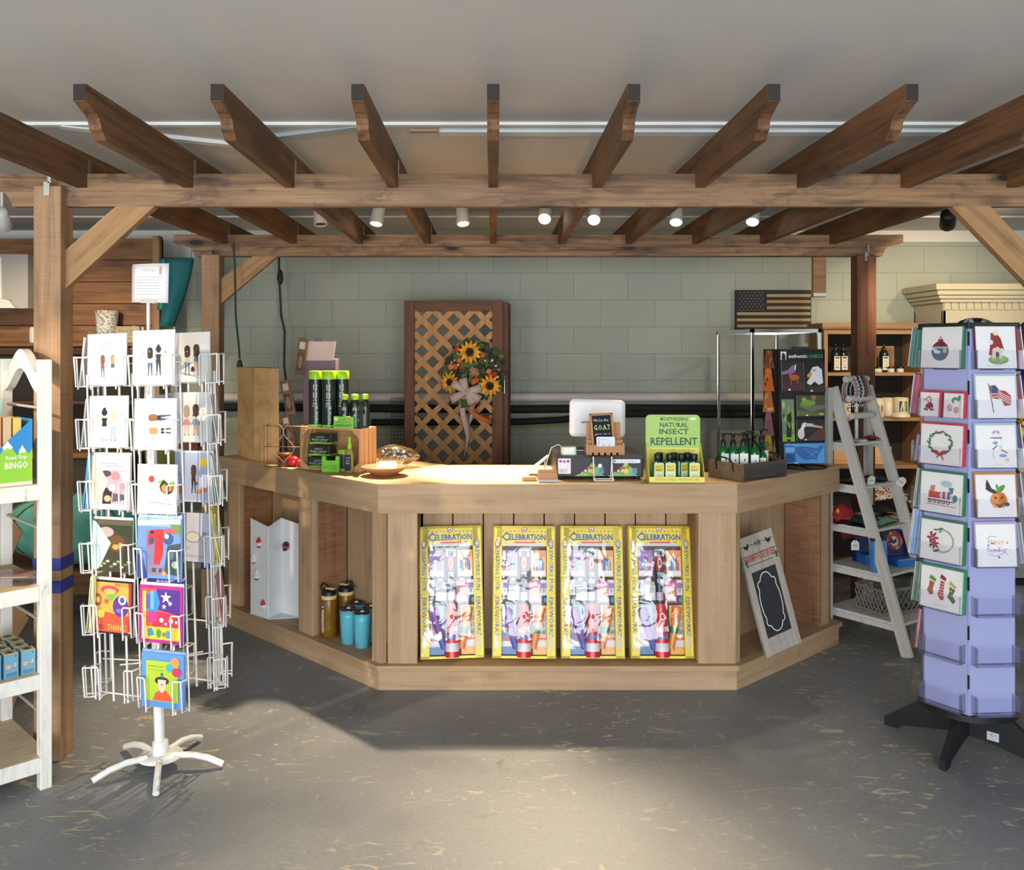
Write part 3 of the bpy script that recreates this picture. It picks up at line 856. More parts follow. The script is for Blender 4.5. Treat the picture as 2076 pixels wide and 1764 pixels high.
for (px, py, Y, lb) in ((734, 0, 4.575, 'nearest sky blue tumbler, standing in front of the others'), (706, 0, 4.635, 'sky blue tumbler next to the lettered amber bottle'),
                        (722, 0, 4.745, 'sky blue tumbler at the back, between two in front'), (752, 0, 4.675, 'sky blue tumbler partly behind the corner post, lid showing')):
    tumbler(lb, TR(PX(px, Y), Y, SHZ) @ Matrix.Diagonal((1.22, 1.22, 1.02, 1)))

# farmhouse chalkboard
px0 = 1567
fb = thing('chalkboard_sign', 'tall whitewashed farmhouse rules chalkboard leaning in the right counter bay', 'sign',
           M=TR(PX(1590, 4.50), 4.50, SHZ + .008, R(24)) @ Matrix.Rotation(R(-8), 4, 'X') @ Matrix.Rotation(R(-11.5), 4, 'Y'))
bw, bh = .235, .60
mb = MB()
for i, (za, zb) in enumerate(((0, .05), (.05, .085))): mb.box(-bw / 2, bw / 2, 0, .018, za, zb)
mb.box(-bw / 2, -bw / 2 + .035, -.004, .016, 0, .47).box(bw / 2 - .035, bw / 2, -.004, .016, 0, .47)
mb.box(-bw / 2, bw / 2, 0, .018, .42, .455)
mb.build('frame', W_GREY, fb, bevel=.002)
MB().box(-bw / 2 + .03, bw / 2 - .03, .004, .012, .08, .425).build('slate', mat('#2a2b2e', .75), fb)
hb = MB()
for k in range(3): hb.box(-bw / 2 + .004, bw / 2 - .004, 0, .012, .458 + k * .049, .505 + k * .049)
hb.build('header', W_GREY, fb, bevel=.002)
def rooster(x, y, s, fl, c):
    p = [(-.5, .1), (-.55, .9), (-.25, .55), (0, .45), (.15, .9), (.35, 1.0), (.5, .8), (.35, .7), (.4, .35), (.15, .05), (.1, -.35), (0, -.35), (0, .0), (-.25, .0)]
    return ('p', [(x + fl * a * s, y + b * s * 1.3) for a, b in p], c)
art([rooster(.20, .55, .14, 1, '#1f1d1c'), rooster(.80, .55, .14, -1, '#1f1d1c'), ('t', '*OUR', .5, .64, .2, .20, '#3b3733'), ('t', '*FARMHOUSE RULES', .5, .22, .88, .26, '#a3453c')], bw, .15, fb, 'header_print', M=TR(0, -.001, .458))
sc = []
# a scalloped plaque outline: shallow arcs meeting in small cusps
for (cx, cy, rx, ry, a0, a1) in ((.5, .80, .24, .15, 25, 155), (.24, .78, .10, .06, 75, 215), (.17, .50, .075, .20, 100, 260), (.24, .22, .10, .06, 145, 285), (.5, .20, .24, .15, 205, 335), (.76, .22, .10, .06, 255, 395), (.83, .50, .075, .20, 280, 440), (.76, .78, .10, .06, 325, 465)):
    for q in range(7):
        a = R(a0 + (a1 - a0) * q / 6); sc.append((cx + rx * math.cos(a), cy + ry * math.sin(a)))
art([('l', sc + sc[:1], .005, '#e8e6e2')], bw - .07, .335, fb, 'chalk_outline', M=TR(0, .003, .085))
for sg in (-1, 1): MB().box(-.004, .004, -.006, 0, 0, .03).build('clip', mat('#4c5a4e', .5), fb, loc=(sg * .098, -.004, .455))

# ------------------------------------------------------------------ things on the counter top
def lemon_bottle():
    pass
# pale plywood bin standing at the far end of the left wing
pl = [Vector((-1.585, 5.50)), Vector((-1.41, 5.235)), Vector((-1.225, 5.075)), Vector((-1.31, 5.34)), Vector((-1.46, 5.62))]
o0 = pl[1]
pb = MB(); pb.prism([(p.x - o0.x, p.y - o0.y) for p in pl], 0, .545)
tag(pb.build('plywood_bin', wood('plywood', '#c48e52', '#e6bb80', '#f2d2a0', 'X', stain='#c8945c', grain=.35), loc=(o0.x, o0.y, TOPZ), bevel=.004), 'tall angled plywood bin standing at the far end of the left wing', 'bin')

# gift tower of wood magnets
gt = thing('magnet_tower', 'purple card tower hung with small wood plaque magnets behind the insect spray', 'display', (PX(642, 5.15), 5.15, TOPZ))
MP = mat('#6d5a72', .6); MPL = mat('#b79a9e', .35)
MB().box(-.075, .115, -.02, .10, 0, .60).build('tower', MP, gt, bevel=.004)
MB().prism([(-.055, .59), (.10, .59), (.115, .70), (-.055, .70)], -.03, -.012, 'Y').build('header_card', MPL, gt)
MB().box(-.01, .04, -.025, -.015, .70, .718).build('hook_tab', mat('#54484c', .5), gt)
W_PLQ = wood('plaque_wood', '#55402f', '#7b5c44', '#99775a', 'Z')
for i, (dz, rr_, hh) in enumerate(((.53, 8, .21), (.30, -12, .20), (.13, -14, .17))):
    q = MB().box(-.028, .028, -.012, .006, 0, hh).build('plaque', W_PLQ, gt, M=TR(-.118 + (-.02 if i else .025), -.03, dz - .02, R(-12)) @ Matrix.Rotation(R(rr_), 4, 'Y'), bevel=.002)
    art([('r', .12, .1, .88, .6, '#4a3d36'), ('r', .2, .7, .8, .9, '#c9b8a3'), ('e', .5, .35, .25, .18, '#8c6a4e')], .056, hh, q, 'plaque_print', y=-.012)

# crate of insect spray
cx0 = Vector((-1.058, 4.842)); cd = Vector((math.cos(R(-23)), math.sin(R(-23))))
CRM = TR(cx0.x, cx0.y + .012, TOPZ, R(-23)); CW, CD_, CH = .385, .17, .232
cr = thing('wood_crate', 'small pale slatted wood crate on its side holding green insect spray', 'crate', M=CRM)
for i in range(4):
    MB().box(.012, CW - .012, .004 + i * .042, .040 + i * .042, CH - .010, CH).build('slat', W_CRATE['X'], cr, bevel=.001)
    MB().box(.012, CW - .012, .004 + i * .042, .040 + i * .042, 0, .010).build('slat', W_CRATE['X'], cr, bevel=.001)
    MB().box(0, .012, .004 + i * .042, .040 + i * .042, 0, CH).build('slat', W_CRATE['Z'], cr, bevel=.001)
    MB().box(CW - .012, CW, .004 + i * .042, .040 + i * .042, 0, CH).build('slat', W_CRATE['Z'], cr, bevel=.001)
MB().box(.012, CW - .012, CD_ - .006, CD_, .01, CH - .01).build('back_panel', W_CRATE['X'], cr)
for x in (.012, CW - .012):
    sg = 1 if x < .1 else -1
    for z, s2 in ((.010, 1), (CH - .010, -1)):
        MB().prism([(x, z), (x + sg * .045, z), (x, z + s2 * .04)], .002, .012, 'Y').build('corner_block', W_CRATE['X'], cr)
CWD = CRM
def inc(x, y, z=0.0, rz=0.0): return CWD @ TR(x, y, z, rz)
M_DKG = mat('#10211c', .3, coat=.3); M_LIME = mat('#a6d92c', .35); M_LIME2 = mat('#79c832', .4)
# incense tubes on top of the crate
def incense(label, x, y, face):
    t = thing('incense_tube', label, 'incense tube', M=inc(x, y, CH + .001, R(23 + face)), group='tall dark incense tubes on the crate')
    MB().lathe([(.0375, .012), (.0375, .26)], 28).build('tube', M_DKG, t)
    MB().lathe([(.0385, .258), (.0385, .30), (.036, .303)], 28).build('cap', M_LIME, t)
    MB().lathe([(.0385, 0), (.0385, .012)], 28).build('base_cap', M_LIME2, t)
    art([('t', '*INCENSE', .5, .70, 3.9, .16, '#dfe6e2', R(90)), ('e', .5, .27, .42, .16, '#d9e4d2'), ('e', .5, .27, .33, .14, '#15302a'), ('t', 'Murphy', .5, .27, 3.2, .16, '#dfe6e2', R(90))][:0] +
        [('t', '*INCENSE', .5, .70, 3.4, .085, '#e3e9e6', R(90)), ('t', 'natural', .5, .27, 2.9, .12, '#cfe6b8', R(90))], .032, .25, t, 'tube_print', y=-.0365)
for i, (x, y, l) in enumerate(((.075, .042, 'front incense tube at the outer corner of the crate top'), (.158, .045, 'front incense tube beside the small spray bottles'),
                               (.115, .118, 'incense tube behind the front pair, only its lime cap showing'), (.200, .110, 'incense tube set back behind the pair near the spray bottles'))):
    incense(l, x, y, 6)
def flip_bottle(label, M):
    t = thing('repellent_bottle', label, 'bottle', M=M, group='dark repellent bottles on the crate')
    MB().lathe([(.022, 0), (.023, .10), (.021, .135), (.014, .150)], 22).build('body', M_DKG, t)
    MB().lathe([(.0165, 0), (.0165, .022), (.013, .028), (.0001, .029)], 22).build('flip_cap', M_LIME, t, loc=(0, 0, .150))
    art([('r', .2, .05, .8, .55, '#8fa6b0'), ('t', 'BUG', .5, .78, .8, .13, '#e4ebe6')], .026, .13, t, 'label_print', y=-.0232)
for i, (x, y, l) in enumerate(((.265, .040, 'dark repellent bottle at the front of the crate top by the lime box'), (.325, .050, 'dark repellent bottle at the front corner near the slatted end'),
                               (.285, .100, 'lime-capped repellent bottle second row, between two in front'), (.345, .115, 'lime-capped repellent bottle in the back row by the slatted end'))):
    flip_bottle(l, inc(x, y, CH + .001, R(20)))
rb = MB().box(-.055, .055, -.010, .030, 0, .062).build('repellent_box', mat('#7fd038', .4), M=inc(.285, -.002, CH + .001, R(16)), bevel=.001)
tag(rb, 'lime green repellent carton on the front edge of the crate top', 'carton')
art([('t', '*REPELLENT', .5, .24, .8, .2, '#1f5a2a'), ('t', 'MOSQUITO', .5, .5, .7, .16, '#2f7a33'), ('e', .75, .86, .1, .14, '#e58a63'), ('e', .12, .8, .1, .12, '#e8efe4'), ('t', 'natural', .45, .76, .3, .14, '#1f5a2a')], .11, .062, rb, 'carton_print', y=-.010)
rc = MB().prism([(-.035, 0), (.035, 0), (.035, .13), (-.035, .085)], -.008, .008, 'Y').build('repellent_carton', M_DKG, M=inc(.362, .03, CH + .001, R(-40)))
tag(rc, 'dark repellent card tray with a gold edge at the corner of the crate top', 'carton')
art([('l', [(.0, .64), (1, .98)], .003, '#c7a945'), ('t', 'natural', .5, .35, .7, .18, '#d8d3a8')], .07, .13, rc, 'carton_print', y=-.009)
for i in range(3):
    ob = MB().box(-.062, .062, -.03, .05, 0, .055).box(-.0625, .0625, -.0305, .0505, 0, .008, 1).build('candle_box', [M_DKG, M_LIME2], M=inc(.105 + [-.004, .002, .012][i], .05, .011 + i * .0645, R(6)), bevel=.001)
    tag(ob, ['dark green boxed candle at the bottom of the stack in the crate', 'dark green boxed candle in the middle of the stack in the crate', 'dark green boxed candle on top of the stack in the crate'][i], 'box', 'stacked dark boxes inside the crate')
    art([('t', 'BODY SPRAY', .5, .42, .8, .18, '#cfdad6'), ('t', 'CANDLE', .5, .22, .6, .14, '#9fb3ac'), ('t', 'natural', .5, .70, .35, .16, '#cfe0c8')], .124, .055, ob, 'box_print', y=-.0305)
    
gj = thing('balm_jar', 'dark jar with a lime lid behind the small lime tray in the crate', 'jar', M=inc(.235, .075, .011))
MB().lathe([(.032, 0), (.034, .075)], 22).build('jar', mat('#2d4560', .35), gj)
MB().lathe([(.0355, 0), (.0355, .022), (.034, .024)], 22).build('lid', M_LIME, gj, loc=(0, 0, .075))
gb = MB().prism([(-.048, 0), (.048, 0), (.048, .085), (.030, .085), (.026, .062), (-.026, .062), (-.030, .085), (-.048, .085)], -.01, .01, 'Y').build('carton_tray', mat('#7fd038', .4), M=inc(.225, -.035, 0, R(14)))
tag(gb, 'small lime green notched carton standing in front of the crate', 'carton')
art([('t', 'natural', .25, .45, .35, .2, '#1f5a2a'), ('t', 'BUG', .7, .55, .3, .14, '#1f5a2a'), ('t', 'CARE', .7, .35, .36, .14, '#1f5a2a')], .096, .062, gb, 'carton_print', y=-.0105)
sb = thing('spray_bottle', 'clear yellow spray bottle with lime pump at the open end of the crate', 'bottle', M=inc(.325, -.012, 0, R(12)))
MB().lathe([(.022, 0), (.0235, .004), (.0235, .10), (.014, .125), (.010, .13)], 22).build('body', mat('#c7bd6a', .15, trans=.4), sb)
MB().lathe([(.012, 0), (.012, .025), (.008, .028), (.008, .055), (.010, .058), (.0001, .064)], 16).build('pump', M_LIME, sb, loc=(0, 0, .128))
art([('p', rrect(1, 1, .2), '#16302b'), ('t', 'natural', .5, .82, .7, .10, '#dfe6c0'), ('t', 'BUG', .5, .62, .5, .1, '#dfe6c0'), ('t', 'REPEL', .5, .46, .66, .1, '#dfe6c0')], .034, .085, sb, 'label_print', y=-.0238, M=TR(0, 0, .012))

# wire basket beside the crate
wb = thing('wire_basket', 'brown wire letter basket with curled wires between plywood bin and crate', 'basket', (PX(572, 5.03), 5.03, TOPZ))
M_RUST = mat('#8a6b52', .45, .6)
mb = MB()
for z in (.0, .11, .225): mb.tube([(-.09, -.05, z), (.12, -.09, z), (.12, .08, z), (-.09, .10, z)], .0022, 6, closed=True)
for x, y in ((-.09, -.05), (.02, -.071), (.12, -.09), (.12, .08), (-.09, .10), (-.09, .03)): mb.tube([(x, y, 0), (x, y, .225)], .0022, 6)
mb.build('wire_frame', M_RUST, wb)
for k, (x, y, s) in enumerate(((0.0, -.07, 1), (.06, -.08, -1))):
    MB().tube([(x + s * .03 * math.sin(t * 1.1), y - .02, .24 - t * .032) for t in [i * .35 for i in range(20)]], .0026, 6).build('wire_curl', mat('#cdb59a', .3, .8), wb)
tin = MB().lathe([(.038, 0), (.04, .06), (.042, .06), (.043, .072), (.0001, .075)], 20).build('brown_tin', mat('#7b4a28', .4), loc=(PX(577, 4.985), 4.985, TOPZ))
tag(tin, 'round brown lidded tin in front of the wire basket', 'tin')
cd_ = MB()
cd_.ball((0, 0, .03), .03, sq=(1.3, .9, 1)).ball((.035, -.01, .02), .02)
tag(cd_.build('red_candy_bag', mat('#c4202c', .3, coat=.5), loc=(PX(594, 4.955), 4.955, TOPZ)), 'crumpled red sweet bag beside the brown tin', 'bag')
blk = thing('black_bottle', 'small black bottle standing behind the brown tin', 'bottle', (PX(575, 5.10), 5.10, TOPZ))
MB().lathe([(.022, 0), (.022, .11), (.010, .14), (.010, .17)], 16).build('body', M_BLACK, blk)
MB().lathe([(.013, 0), (.013, .03)], 16).build('cap', M_BLACK, blk, loc=(0, 0, .168))

# clear plastic bag lying behind the bowl
rows = []; rr = random.Random(5)
for j in range(11):
    v = j / 10.0; row = []
    for i in range(17):
        a = 2 * math.pi * i / 16; ra = math.sin(math.pi * min(.98, max(.04, v))) ** .6
        row.append((-.14 + .28 * v, .075 * ra * math.cos(a) * (1 + .25 * (rr.random() - .5)), .062 + .060 * ra * math.sin(a) * (1 + .25 * (rr.random() - .5))))
    row[-1] = row[0]; rows.append(row)
bag = MB().sheet(rows).build('plastic_bag', film('bag_plastic', (225, 215, 195), .22, .10, 1.0, 22), loc=(PX(800, 4.94), 4.94, TOPZ), rot=(0, 0, R(-6)))
tag(bag, 'crinkled clear plastic bag lying beside the pale crate', 'bag')
# terracotta bowl
TBX, TBY = PX(779, 4.60), 4.60
bo = MB().lathe([(.05, 0), (.06, .006), (.10, .028), (.120, .044), (.118, .049), (.095, .034), (.05, .014), (.0001, .012)], 36).build('terracotta_bowl', mat('#a8714b', .6), loc=(TBX, TBY, TOPZ))
tag(bo, 'shallow terracotta bowl on the bright part of the counter', 'bowl')
for k, (x, y, rz, tl, lb) in enumerate(((.02, .01, 12, 38, 'white business card propped highest in the terracotta bowl'), (.005, -.01, -8, 24, 'white business card lying lower in the terracotta bowl'))):
    c = MB().box(-.045, .045, -.0006, .0006, 0, .052).build('business_card', M_PAPER, M=TR(TBX + x, TBY + y, TOPZ + .036 + .004 * k, R(rz)) @ Matrix.Rotation(R(-90 + tl), 4, 'X'))
    tag(c, lb, 'card', 'white cards in the bowl')
rr = random.Random(9)
for k in range(9):
    a = rr.uniform(0, 6.28); r = rr.uniform(.03, .08)
    s = MB().ball((0, 0, 0), .009, n=8, sq=(1.4, 1, .7)).build('wrapped_mint', mat('#ecdd96', .35), loc=(TBX + r * math.cos(a), TBY - abs(r * math.sin(a)), TOPZ + .026 + r * .16), rot=(0, 0, a))
    tag(s, 'small pale yellow sweet scattered in the terracotta bowl', 'sweet', 'pale sweets in the bowl')

# ---- register corner
DRX0, DRY = PX(1128, 4.45), 4.455
dw, dd, dh = .437, .42, .118
dr_ = thing('cash_drawer', 'black cash drawer with cartoon state stickers on its front', 'cash drawer', (DRX0 + dw / 2, DRY, TOPZ))
MB().box(-dw / 2, dw / 2, 0, dd, .012, dh).build('body', mat('#1d1f24', .45), dr_, bevel=.004)
MB().box(-dw / 2 + .006, dw / 2 - .006, -.004, 0, .016, dh - .006).build('drawer_front', mat('#1f2127', .5), dr_, bevel=.002)
for x, y in ((-.19, .03), (.19, .03), (-.19, .38), (.19, .38)): MB().lathe([(.012, 0), (.012, .012)], 12).build('foot', M_BLACK, dr_, loc=(x, y, 0))
MB().lathe([(.010, 0), (.010, .003)], 16).build('lock', M_STEEL, dr_, M=TR(.0, -.004, .07) @ Matrix.Rotation(R(90), 4, 'X'))
st = [('p', rrect(.15, .80, .02, 3, .005, .14), '#e4e9ef')]
for i in range(3): st += [('e', .035 + .045 * i, .80 - .02 * (i % 2), .020, .075, ['#9a4f86', '#b8669c', '#8e3f74'][i]), ('l', [(.035 + .045 * i, .72), (.035 + .045 * i, .50)], .0008, '#8b93a8')]
st += [('e', .115, .46, .016, .06, '#e6d98a')] + [('r', .02, .24 + .06 * i, .12, .26 + .06 * i, '#c47484') for i in range(3)]
def vir(x0, s, y0=.02):
    P = [(0, 0), (.12, .12), (.22, .18), (.32, .32), (.40, .42), (.48, .62), (.56, .85), (.62, .80), (.70, .66), (.80, .52), (.90, .40), (.92, .62), (.96, .30), (.90, .10), (1.0, .02), (.70, .0)]
    q = lambda a, b: (x0 + a * s, y0 + b * .82)
    o = [('p', [q(a, b) for a, b in P], '#86b45c'), ('e',) + q(.55, .32) + (.045 * s / .34, .16, '#d6cf55'), ('e',) + q(.36, .36) + (.030, .11, '#20284f'), ('e',) + q(.36, .34) + (.016, .06, '#d9dfe8')]
    o += [('e',) + q(.50, .52) + (.040, .07, '#a8503e'), ('e',) + q(.60, .70) + (.028, .12, '#9bcf5d'), ('e',) + q(.66, .58) + (.02, .10, '#b8604a'), ('p', [q(.80, .1), q(.80, .45), q(.92, .55), q(.97, .2)], '#4d86a8'), ('r',) + q(.74, .02) + q(.9, .22) + ('#5d9fc0',), ('e',) + q(.48, .16) + (.03, .08, '#6aa04c'), ('p', [q(.15, .05), q(.2, .05), q(.28, .3), q(.24, .3)], '#c9a04a')]
    return o
art(st + vir(.20, .36) + vir(.585, .37) + [('p', rrect(.32, .20, .03, 3, .655, .70), '#dfe6ee'), ('e', .675, .80, .012, .05, '#56627a')] + [('r', .70 + .042 * i, .77, .725 + .042 * i, .82, ['#b9c4d0', '#9fb0c4', '#c9b9c0', '#d98b6a', '#7f9cc4', '#b9c4d0'][i]) for i in range(6)],
    dw - .012, dh - .022, dr_, 'stickers', M=TR(0, -.004, .016))
# tablet till, seen from behind
TY = 4.80; TXc = PX(1211, TY)
tb = thing('tablet_till', 'white tablet till seen from behind on its swivel stand', 'till', (TXc, TY, TOPZ + dh))
tw, th_ = .305, .205
sh = MB(); P = rrect(tw, th_, .028, 6, -tw / 2, -th_ / 2)
v = [(x, .0, z) for x, z in P] + [(x * .985, -.012, z * .98) for x, z in P] + [(x * .86, -.018, z * .80) for x, z in P]
n = len(P)
sh.add(v, [(i, (i + 1) % n, n + (i + 1) % n, n + i) for i in range(n)] + [(n + i, n + (i + 1) % n, 2 * n + (i + 1) % n, 2 * n + i) for i in range(n)], 0, True)
sh.add(v[2 * n:], [tuple(range(n))], 0, False); sh.add(v[:n], [tuple(range(n - 1, -1, -1))], 1, False)
tsc = PZ(848, TY) - TOPZ - dh
sh.build('screen_back', [mat('#f6f7fa', .22, coat=.3), mat('#1a1b1e', .2)], tb, M=TR(0, 0, tsc, R(4)) @ Matrix.Rotation(R(-8), 4, 'X') @ Matrix.Rotation(R(2), 4, 'Y'))
MB().prism([(-.05, 0), (.05, 0), (.04, .012), (.022, .020), (.018, .12), (-.018, .12), (-.022, .02), (-.04, .012)], -.03, .02, 'Y').build('stand', mat('#e6e4de', .3), tb, loc=(-.02, .04, 0), bevel=.004)
MB().box(-.06, .04, -.003, .0, -.004, .006).build('slot', mat('#9a9ca2', .4), tb, M=TR(-.03, -.022, tsc - .02, R(4)))
# wood crate holder with chalkboard
HX, HY = PX(1227, 4.50), 4.50
ch = thing('bamboo_holder', 'slatted bamboo sign holder standing on the cash drawer', 'holder', (HX, HY, TOPZ + dh))
for i in range(3):
    MB().box(-.098 + .004 * i, .098 - .004 * i, -.004 + i * .032, .004 + i * .032, .012 + i * .022, .052 + i * .022).build('slat', W_BAMB, ch, bevel=.001)
for sg in (-1, 1):
    MB().box(-.006, .006, -.006, .075, .0, .06).build('end_board', W_BAMB, ch, loc=(sg * .092, 0, 0), bevel=.001)
MB().box(-.088, .088, .072, .080, .012, .16).build('back_board', W_BAMB, ch, bevel=.001)
for i in range(6): MB().box(-.010, .010, -.003, .07, 0, .014).build('foot_bar', W_BAMB, ch, loc=(-.078 + i * .031, 0, 0))
cs = thing('chalk_sign', 'small bamboo framed blackboard with chalk writing in the bamboo holder', 'sign', M=TR(HX - .005, HY + .016, TOPZ + dh + .035, R(2)) @ Matrix.Rotation(R(-14), 4, 'X') @ Matrix.Rotation(R(-3), 4, 'Y'))
fw_, fh_ = .120, .178
m_ = MB()
m_.box(-fw_ / 2, -fw_ / 2 + .012, -.006, .006, 0, fh_).box(fw_ / 2 - .012, fw_ / 2, -.006, .006, 0, fh_).box(-fw_ / 2, fw_ / 2, -.006, .006, 0, .012).box(-fw_ / 2, fw_ / 2, -.006, .006, fh_ - .012, fh_)
m_.build('frame', W_BAMB, cs, bevel=.0015)
MB().box(-fw_ / 2 + .010, fw_ / 2 - .010, -.001, .004, .01, fh_ - .01).build('slate', mat('#17181a', .8), cs)
art([('t', "We're the", .47, .84, .78, .10, '#d8dadc'), ('t', '*G.O.A.T', .5, .60, .84, .17, '#b9d98a'), ('t', 'give us a', .5, .38, .8, .10, '#9fb3c4')], fw_ - .02, fh_ - .02, cs, 'chalk_writing', y=-.001, M=TR(0, 0, .01))
fc = MB().prism(rrect(.094, .048, .008, 4, -.047, 0), -.001, .001, 'Y').build('follow_card', mat('#e6e9ef', .5), M=TR(HX + .002, HY - .008, TOPZ + dh + .045, R(2)) @ Matrix.Rotation(R(-8), 4, 'X'))
tag(fc, 'white rounded contact card standing in front of the chalk sign', 'card')
art([('e', .14, .72, .075, .15, '#7f84b0'), ('e', .14, .72, .05, .1, '#e6e9ef'), ('t', 'Follow Us', .48, .72, .36, .16, '#6d7288'), ('e', .12, .42, .04, .08, '#8a6fb0'), ('e', .12, .22, .04, .08, '#b06a8e'), ('r', .22, .40, .82, .43, '#a9aec0'), ('r', .22, .20, .82, .23, '#7b8094'), ('e', .36, .10, .03, .06, '#5b6076'), ('e', .68, .10, .03, .06, '#5b6076')], .094, .048, fc, 'card_print', y=-.001)
# white card reader
cr_ = thing('card_reader', 'small white square card reader on the cash drawer', 'card reader', (PX(1153, 4.52), 4.52, TOPZ + dh + .0005))
MB().prism(rrect(.078, .062, .014, 5, -.039, -.02), 0, .038).build('shell', mat('#e9e4da', .3), cr_, bevel=.003)
MB().tube([(-.02, .03, .03), (-.05, .05, .045), (-.085, .04, .03), (-.11, .0, -.03), (-.12, -.01, -.075)], .0022, 6).build('cable', M_WHITE, cr_)
MB().tube([(.035, .02, .02), (.07, .03, .018), (.10, .06, .012)], .0022, 6).build('cable', M_WHITE, cr_)
# tilted white tablet terminal
ts = thing('tablet_terminal', 'slim white terminal lying tilted on the bright counter beside the drawer', 'terminal', M=TR(PX(1093, 4.62), 4.62, TOPZ + .003, R(-8)))
MB().box(-.065, .065, -.06, .06, 0, .010).build('shell', mat('#f0efe9', .25), ts, M=TR(-.005, 0, .050) @ Matrix.Rotation(R(-38), 4, 'Y'), bevel=.004)
MB().tube([(.03, .0, 0.002), (.03, .0, .07)], .004, 8).build('prop', M_WHITE, ts)
# business card block
bc = thing('card_holder', 'little wooden card holder block on the counter edge before the drawer', 'card holder', (PX(1110, 4.38), 4.385, TOPZ))
MB().prism([(-.05, .016), (.05, .016), (.046, .046), (-.05, .046)], -.018, .03, 'Y').build('block', W_BAMB, bc, bevel=.002)
MB().box(-.046, .052, -.025, .03, 0, .015).build('card_stack', mat('#b9b3ae', .7), bc)
MB().box(-.046, .046, -.004, .004, .044, .06).build('back_lip', W_BAMB, bc)
wbk = tag(MB().box(-.04, .03, -.02, .03, 0, .02).build('wood_block', W_BAMB, loc=(PX(1075, 4.42), 4.42, TOPZ), bevel=.002), 'low pale wood block next to the card holder', 'block')
# white wire easel
ea = thing('display_easel', 'empty white wire easel standing before the cash drawer', 'easel', (PX(1223, 4.40), 4.40, TOPZ))
mb = MB()
for x in (-.046, .046):
    mb.tube([(x, .03, .118), (x, .012, .06), (x, 0, .008), (x, -.028, .004), (x, -.03, .02)], .0038, 8)
    mb.tube([(x, .03, .115), (x * .9, .045, .003)], .003, 6)
mb.tube([(-.046, 0, .012), (.046, 0, .012)], .003, 6).tube([(-.046, -.022, .006), (.046, -.022, .006)], .003, 6)
mb.build('wire_frame', M_WIRE, ea)
# purple leaflet box and odds behind the register
pbx = MB().box(-.12, .12, -.06, .06, 0, .02).build('maroon_folder', mat('#5e3040', .6), loc=(PX(1395, 4.86), 4.80, TOPZ), bevel=.003)
tag(pbx, 'maroon folder lying behind the green insect repellent stand', 'folder')

# green insect repellent stand
NX, NY = PX(1372, 4.345), 4.345
ns = thing('repellent_stand', 'green and yellow card counter stand lettered natural insect repellent', 'display stand', (NX, NY, TOPZ), R(-2))
MYL = mat('#e3dd55', .4); MGR = mat('#9cc653', .4)
sw = .272
MB().box(-sw / 2, sw / 2, -.008, -.003, 0, .030).box(-sw / 2, sw / 2, -.008, .12, 0, .004).prism([(-.008, 0), (.12, 0), (.12, .185), (.10, .185), (-.008, .03)], -sw / 2, -sw / 2 + .003, 'X').prism([(-.008, 0), (.12, 0), (.12, .185), (.10, .185), (-.008, .03)], sw / 2 - .003, sw / 2, 'X').box(-sw / 2, sw / 2, .116, .12, 0, .185).build('tray', MYL, ns)
mb = MB(); mb.prism(rrect(sw, .165, .022, 5, -sw / 2, 0), .114, .118, 'Y').build('header', MGR, ns, loc=(0, 0, .16))
art([('p', rrect(.96, .93, .06, 4, .02, .03), '#a3cc5c'), ('r', .82, .84, .92, .91, '#e8efe2'), ('t', '*MOISTURIZING', .52, .87, .5, .10, '#1d3b2c'), ('t', '*NATURAL', .52, .69, .52, .15, '#1d3b2c'), ('t', '*INSECT', .52, .49, .54, .17, '#1d3b2c'), ('t', '*REPELLENT', .52, .19, .86, .23, '#1d3b2c'),
     ('l', [(.16, .96), (.4, .92), (.7, .93), (.84, .96)], .001, '#41663f')], sw, .165, ns, 'header_print', M=TR(0, .114, .16))
art([('t', 'MADE WITH 5 POWERFUL ESSENTIAL OILS', .5, .5, .84, .9, '#7d7a30')], sw, .012, ns, 'tagline_print', M=TR(0, .1155, .142))
art([('t', 'VETERAN OWNED - MADE IN VIRGINIA', .5, .60, .78, .42, '#c8622c'), ('r', .3, .0, .7, .14, '#7db344')], sw, .030, ns, 'tray_print', y=-.008)
M_GLG = mat('#0e5c2c', .12, coat=.4)
def lotion(label, M, k, par=None):
    t = thing('lotion_bottle', label, 'bottle', M=M, group='green repellent bottles on the yellow stand')
    MB().prism(ell(0, 0, .030, .018, 20), 0, .098).build('body', M_GLG, t, bevel=.004)
    MB().lathe([(.013, 0), (.017, .003), (.018, .034), (.016, .037), (.0001, .037)], 18).build('cap', M_BLK, t, loc=(0, 0, .098))
    art([('p', rrect(1, 1, .1), '#d7e0b8'), ('p', rrect(.84, .42, .1, 4, .08, .5), '#e3d24f'), ('t', 'INSECT', .5, .78, .7, .11, '#3c4a2c'), ('t', '*REPELLENT', .5, .60, .7, .11, '#3c4a2c'), ('t', 'VIRGINIA', .5, .30, .6, .08, '#3c4a2c'), ('r', .2, .12, .8, .15, '#6a7a50')], .050, .086, t, 'label_print', y=-.0185, M=TR(0, 0, .006))
LL = ['green repellent bottle first in the front row, nearest the cash drawer', 'green repellent bottle second in the front row of the yellow stand', 'green repellent bottle turned away, third in the front row of the yellow stand', 'green repellent bottle last in the front row, nearest the pump bottle tray']
for i in range(4):
    lotion(LL[i], TR(NX - .088 + .0595 * i, NY + .026 + (.012 if i == 2 else 0), TOPZ + .0045, R([10, 0, 38, -3][i])), i)
for i in range(3):
    lotion(['green repellent bottle behind the first one on the yellow stand', 'green repellent bottle in the middle of the back row of the yellow stand', 'green repellent bottle behind the last one on the yellow stand'][i], TR(NX - .07 + .07 * i, NY + .078, TOPZ + .0045, R(5)), i)

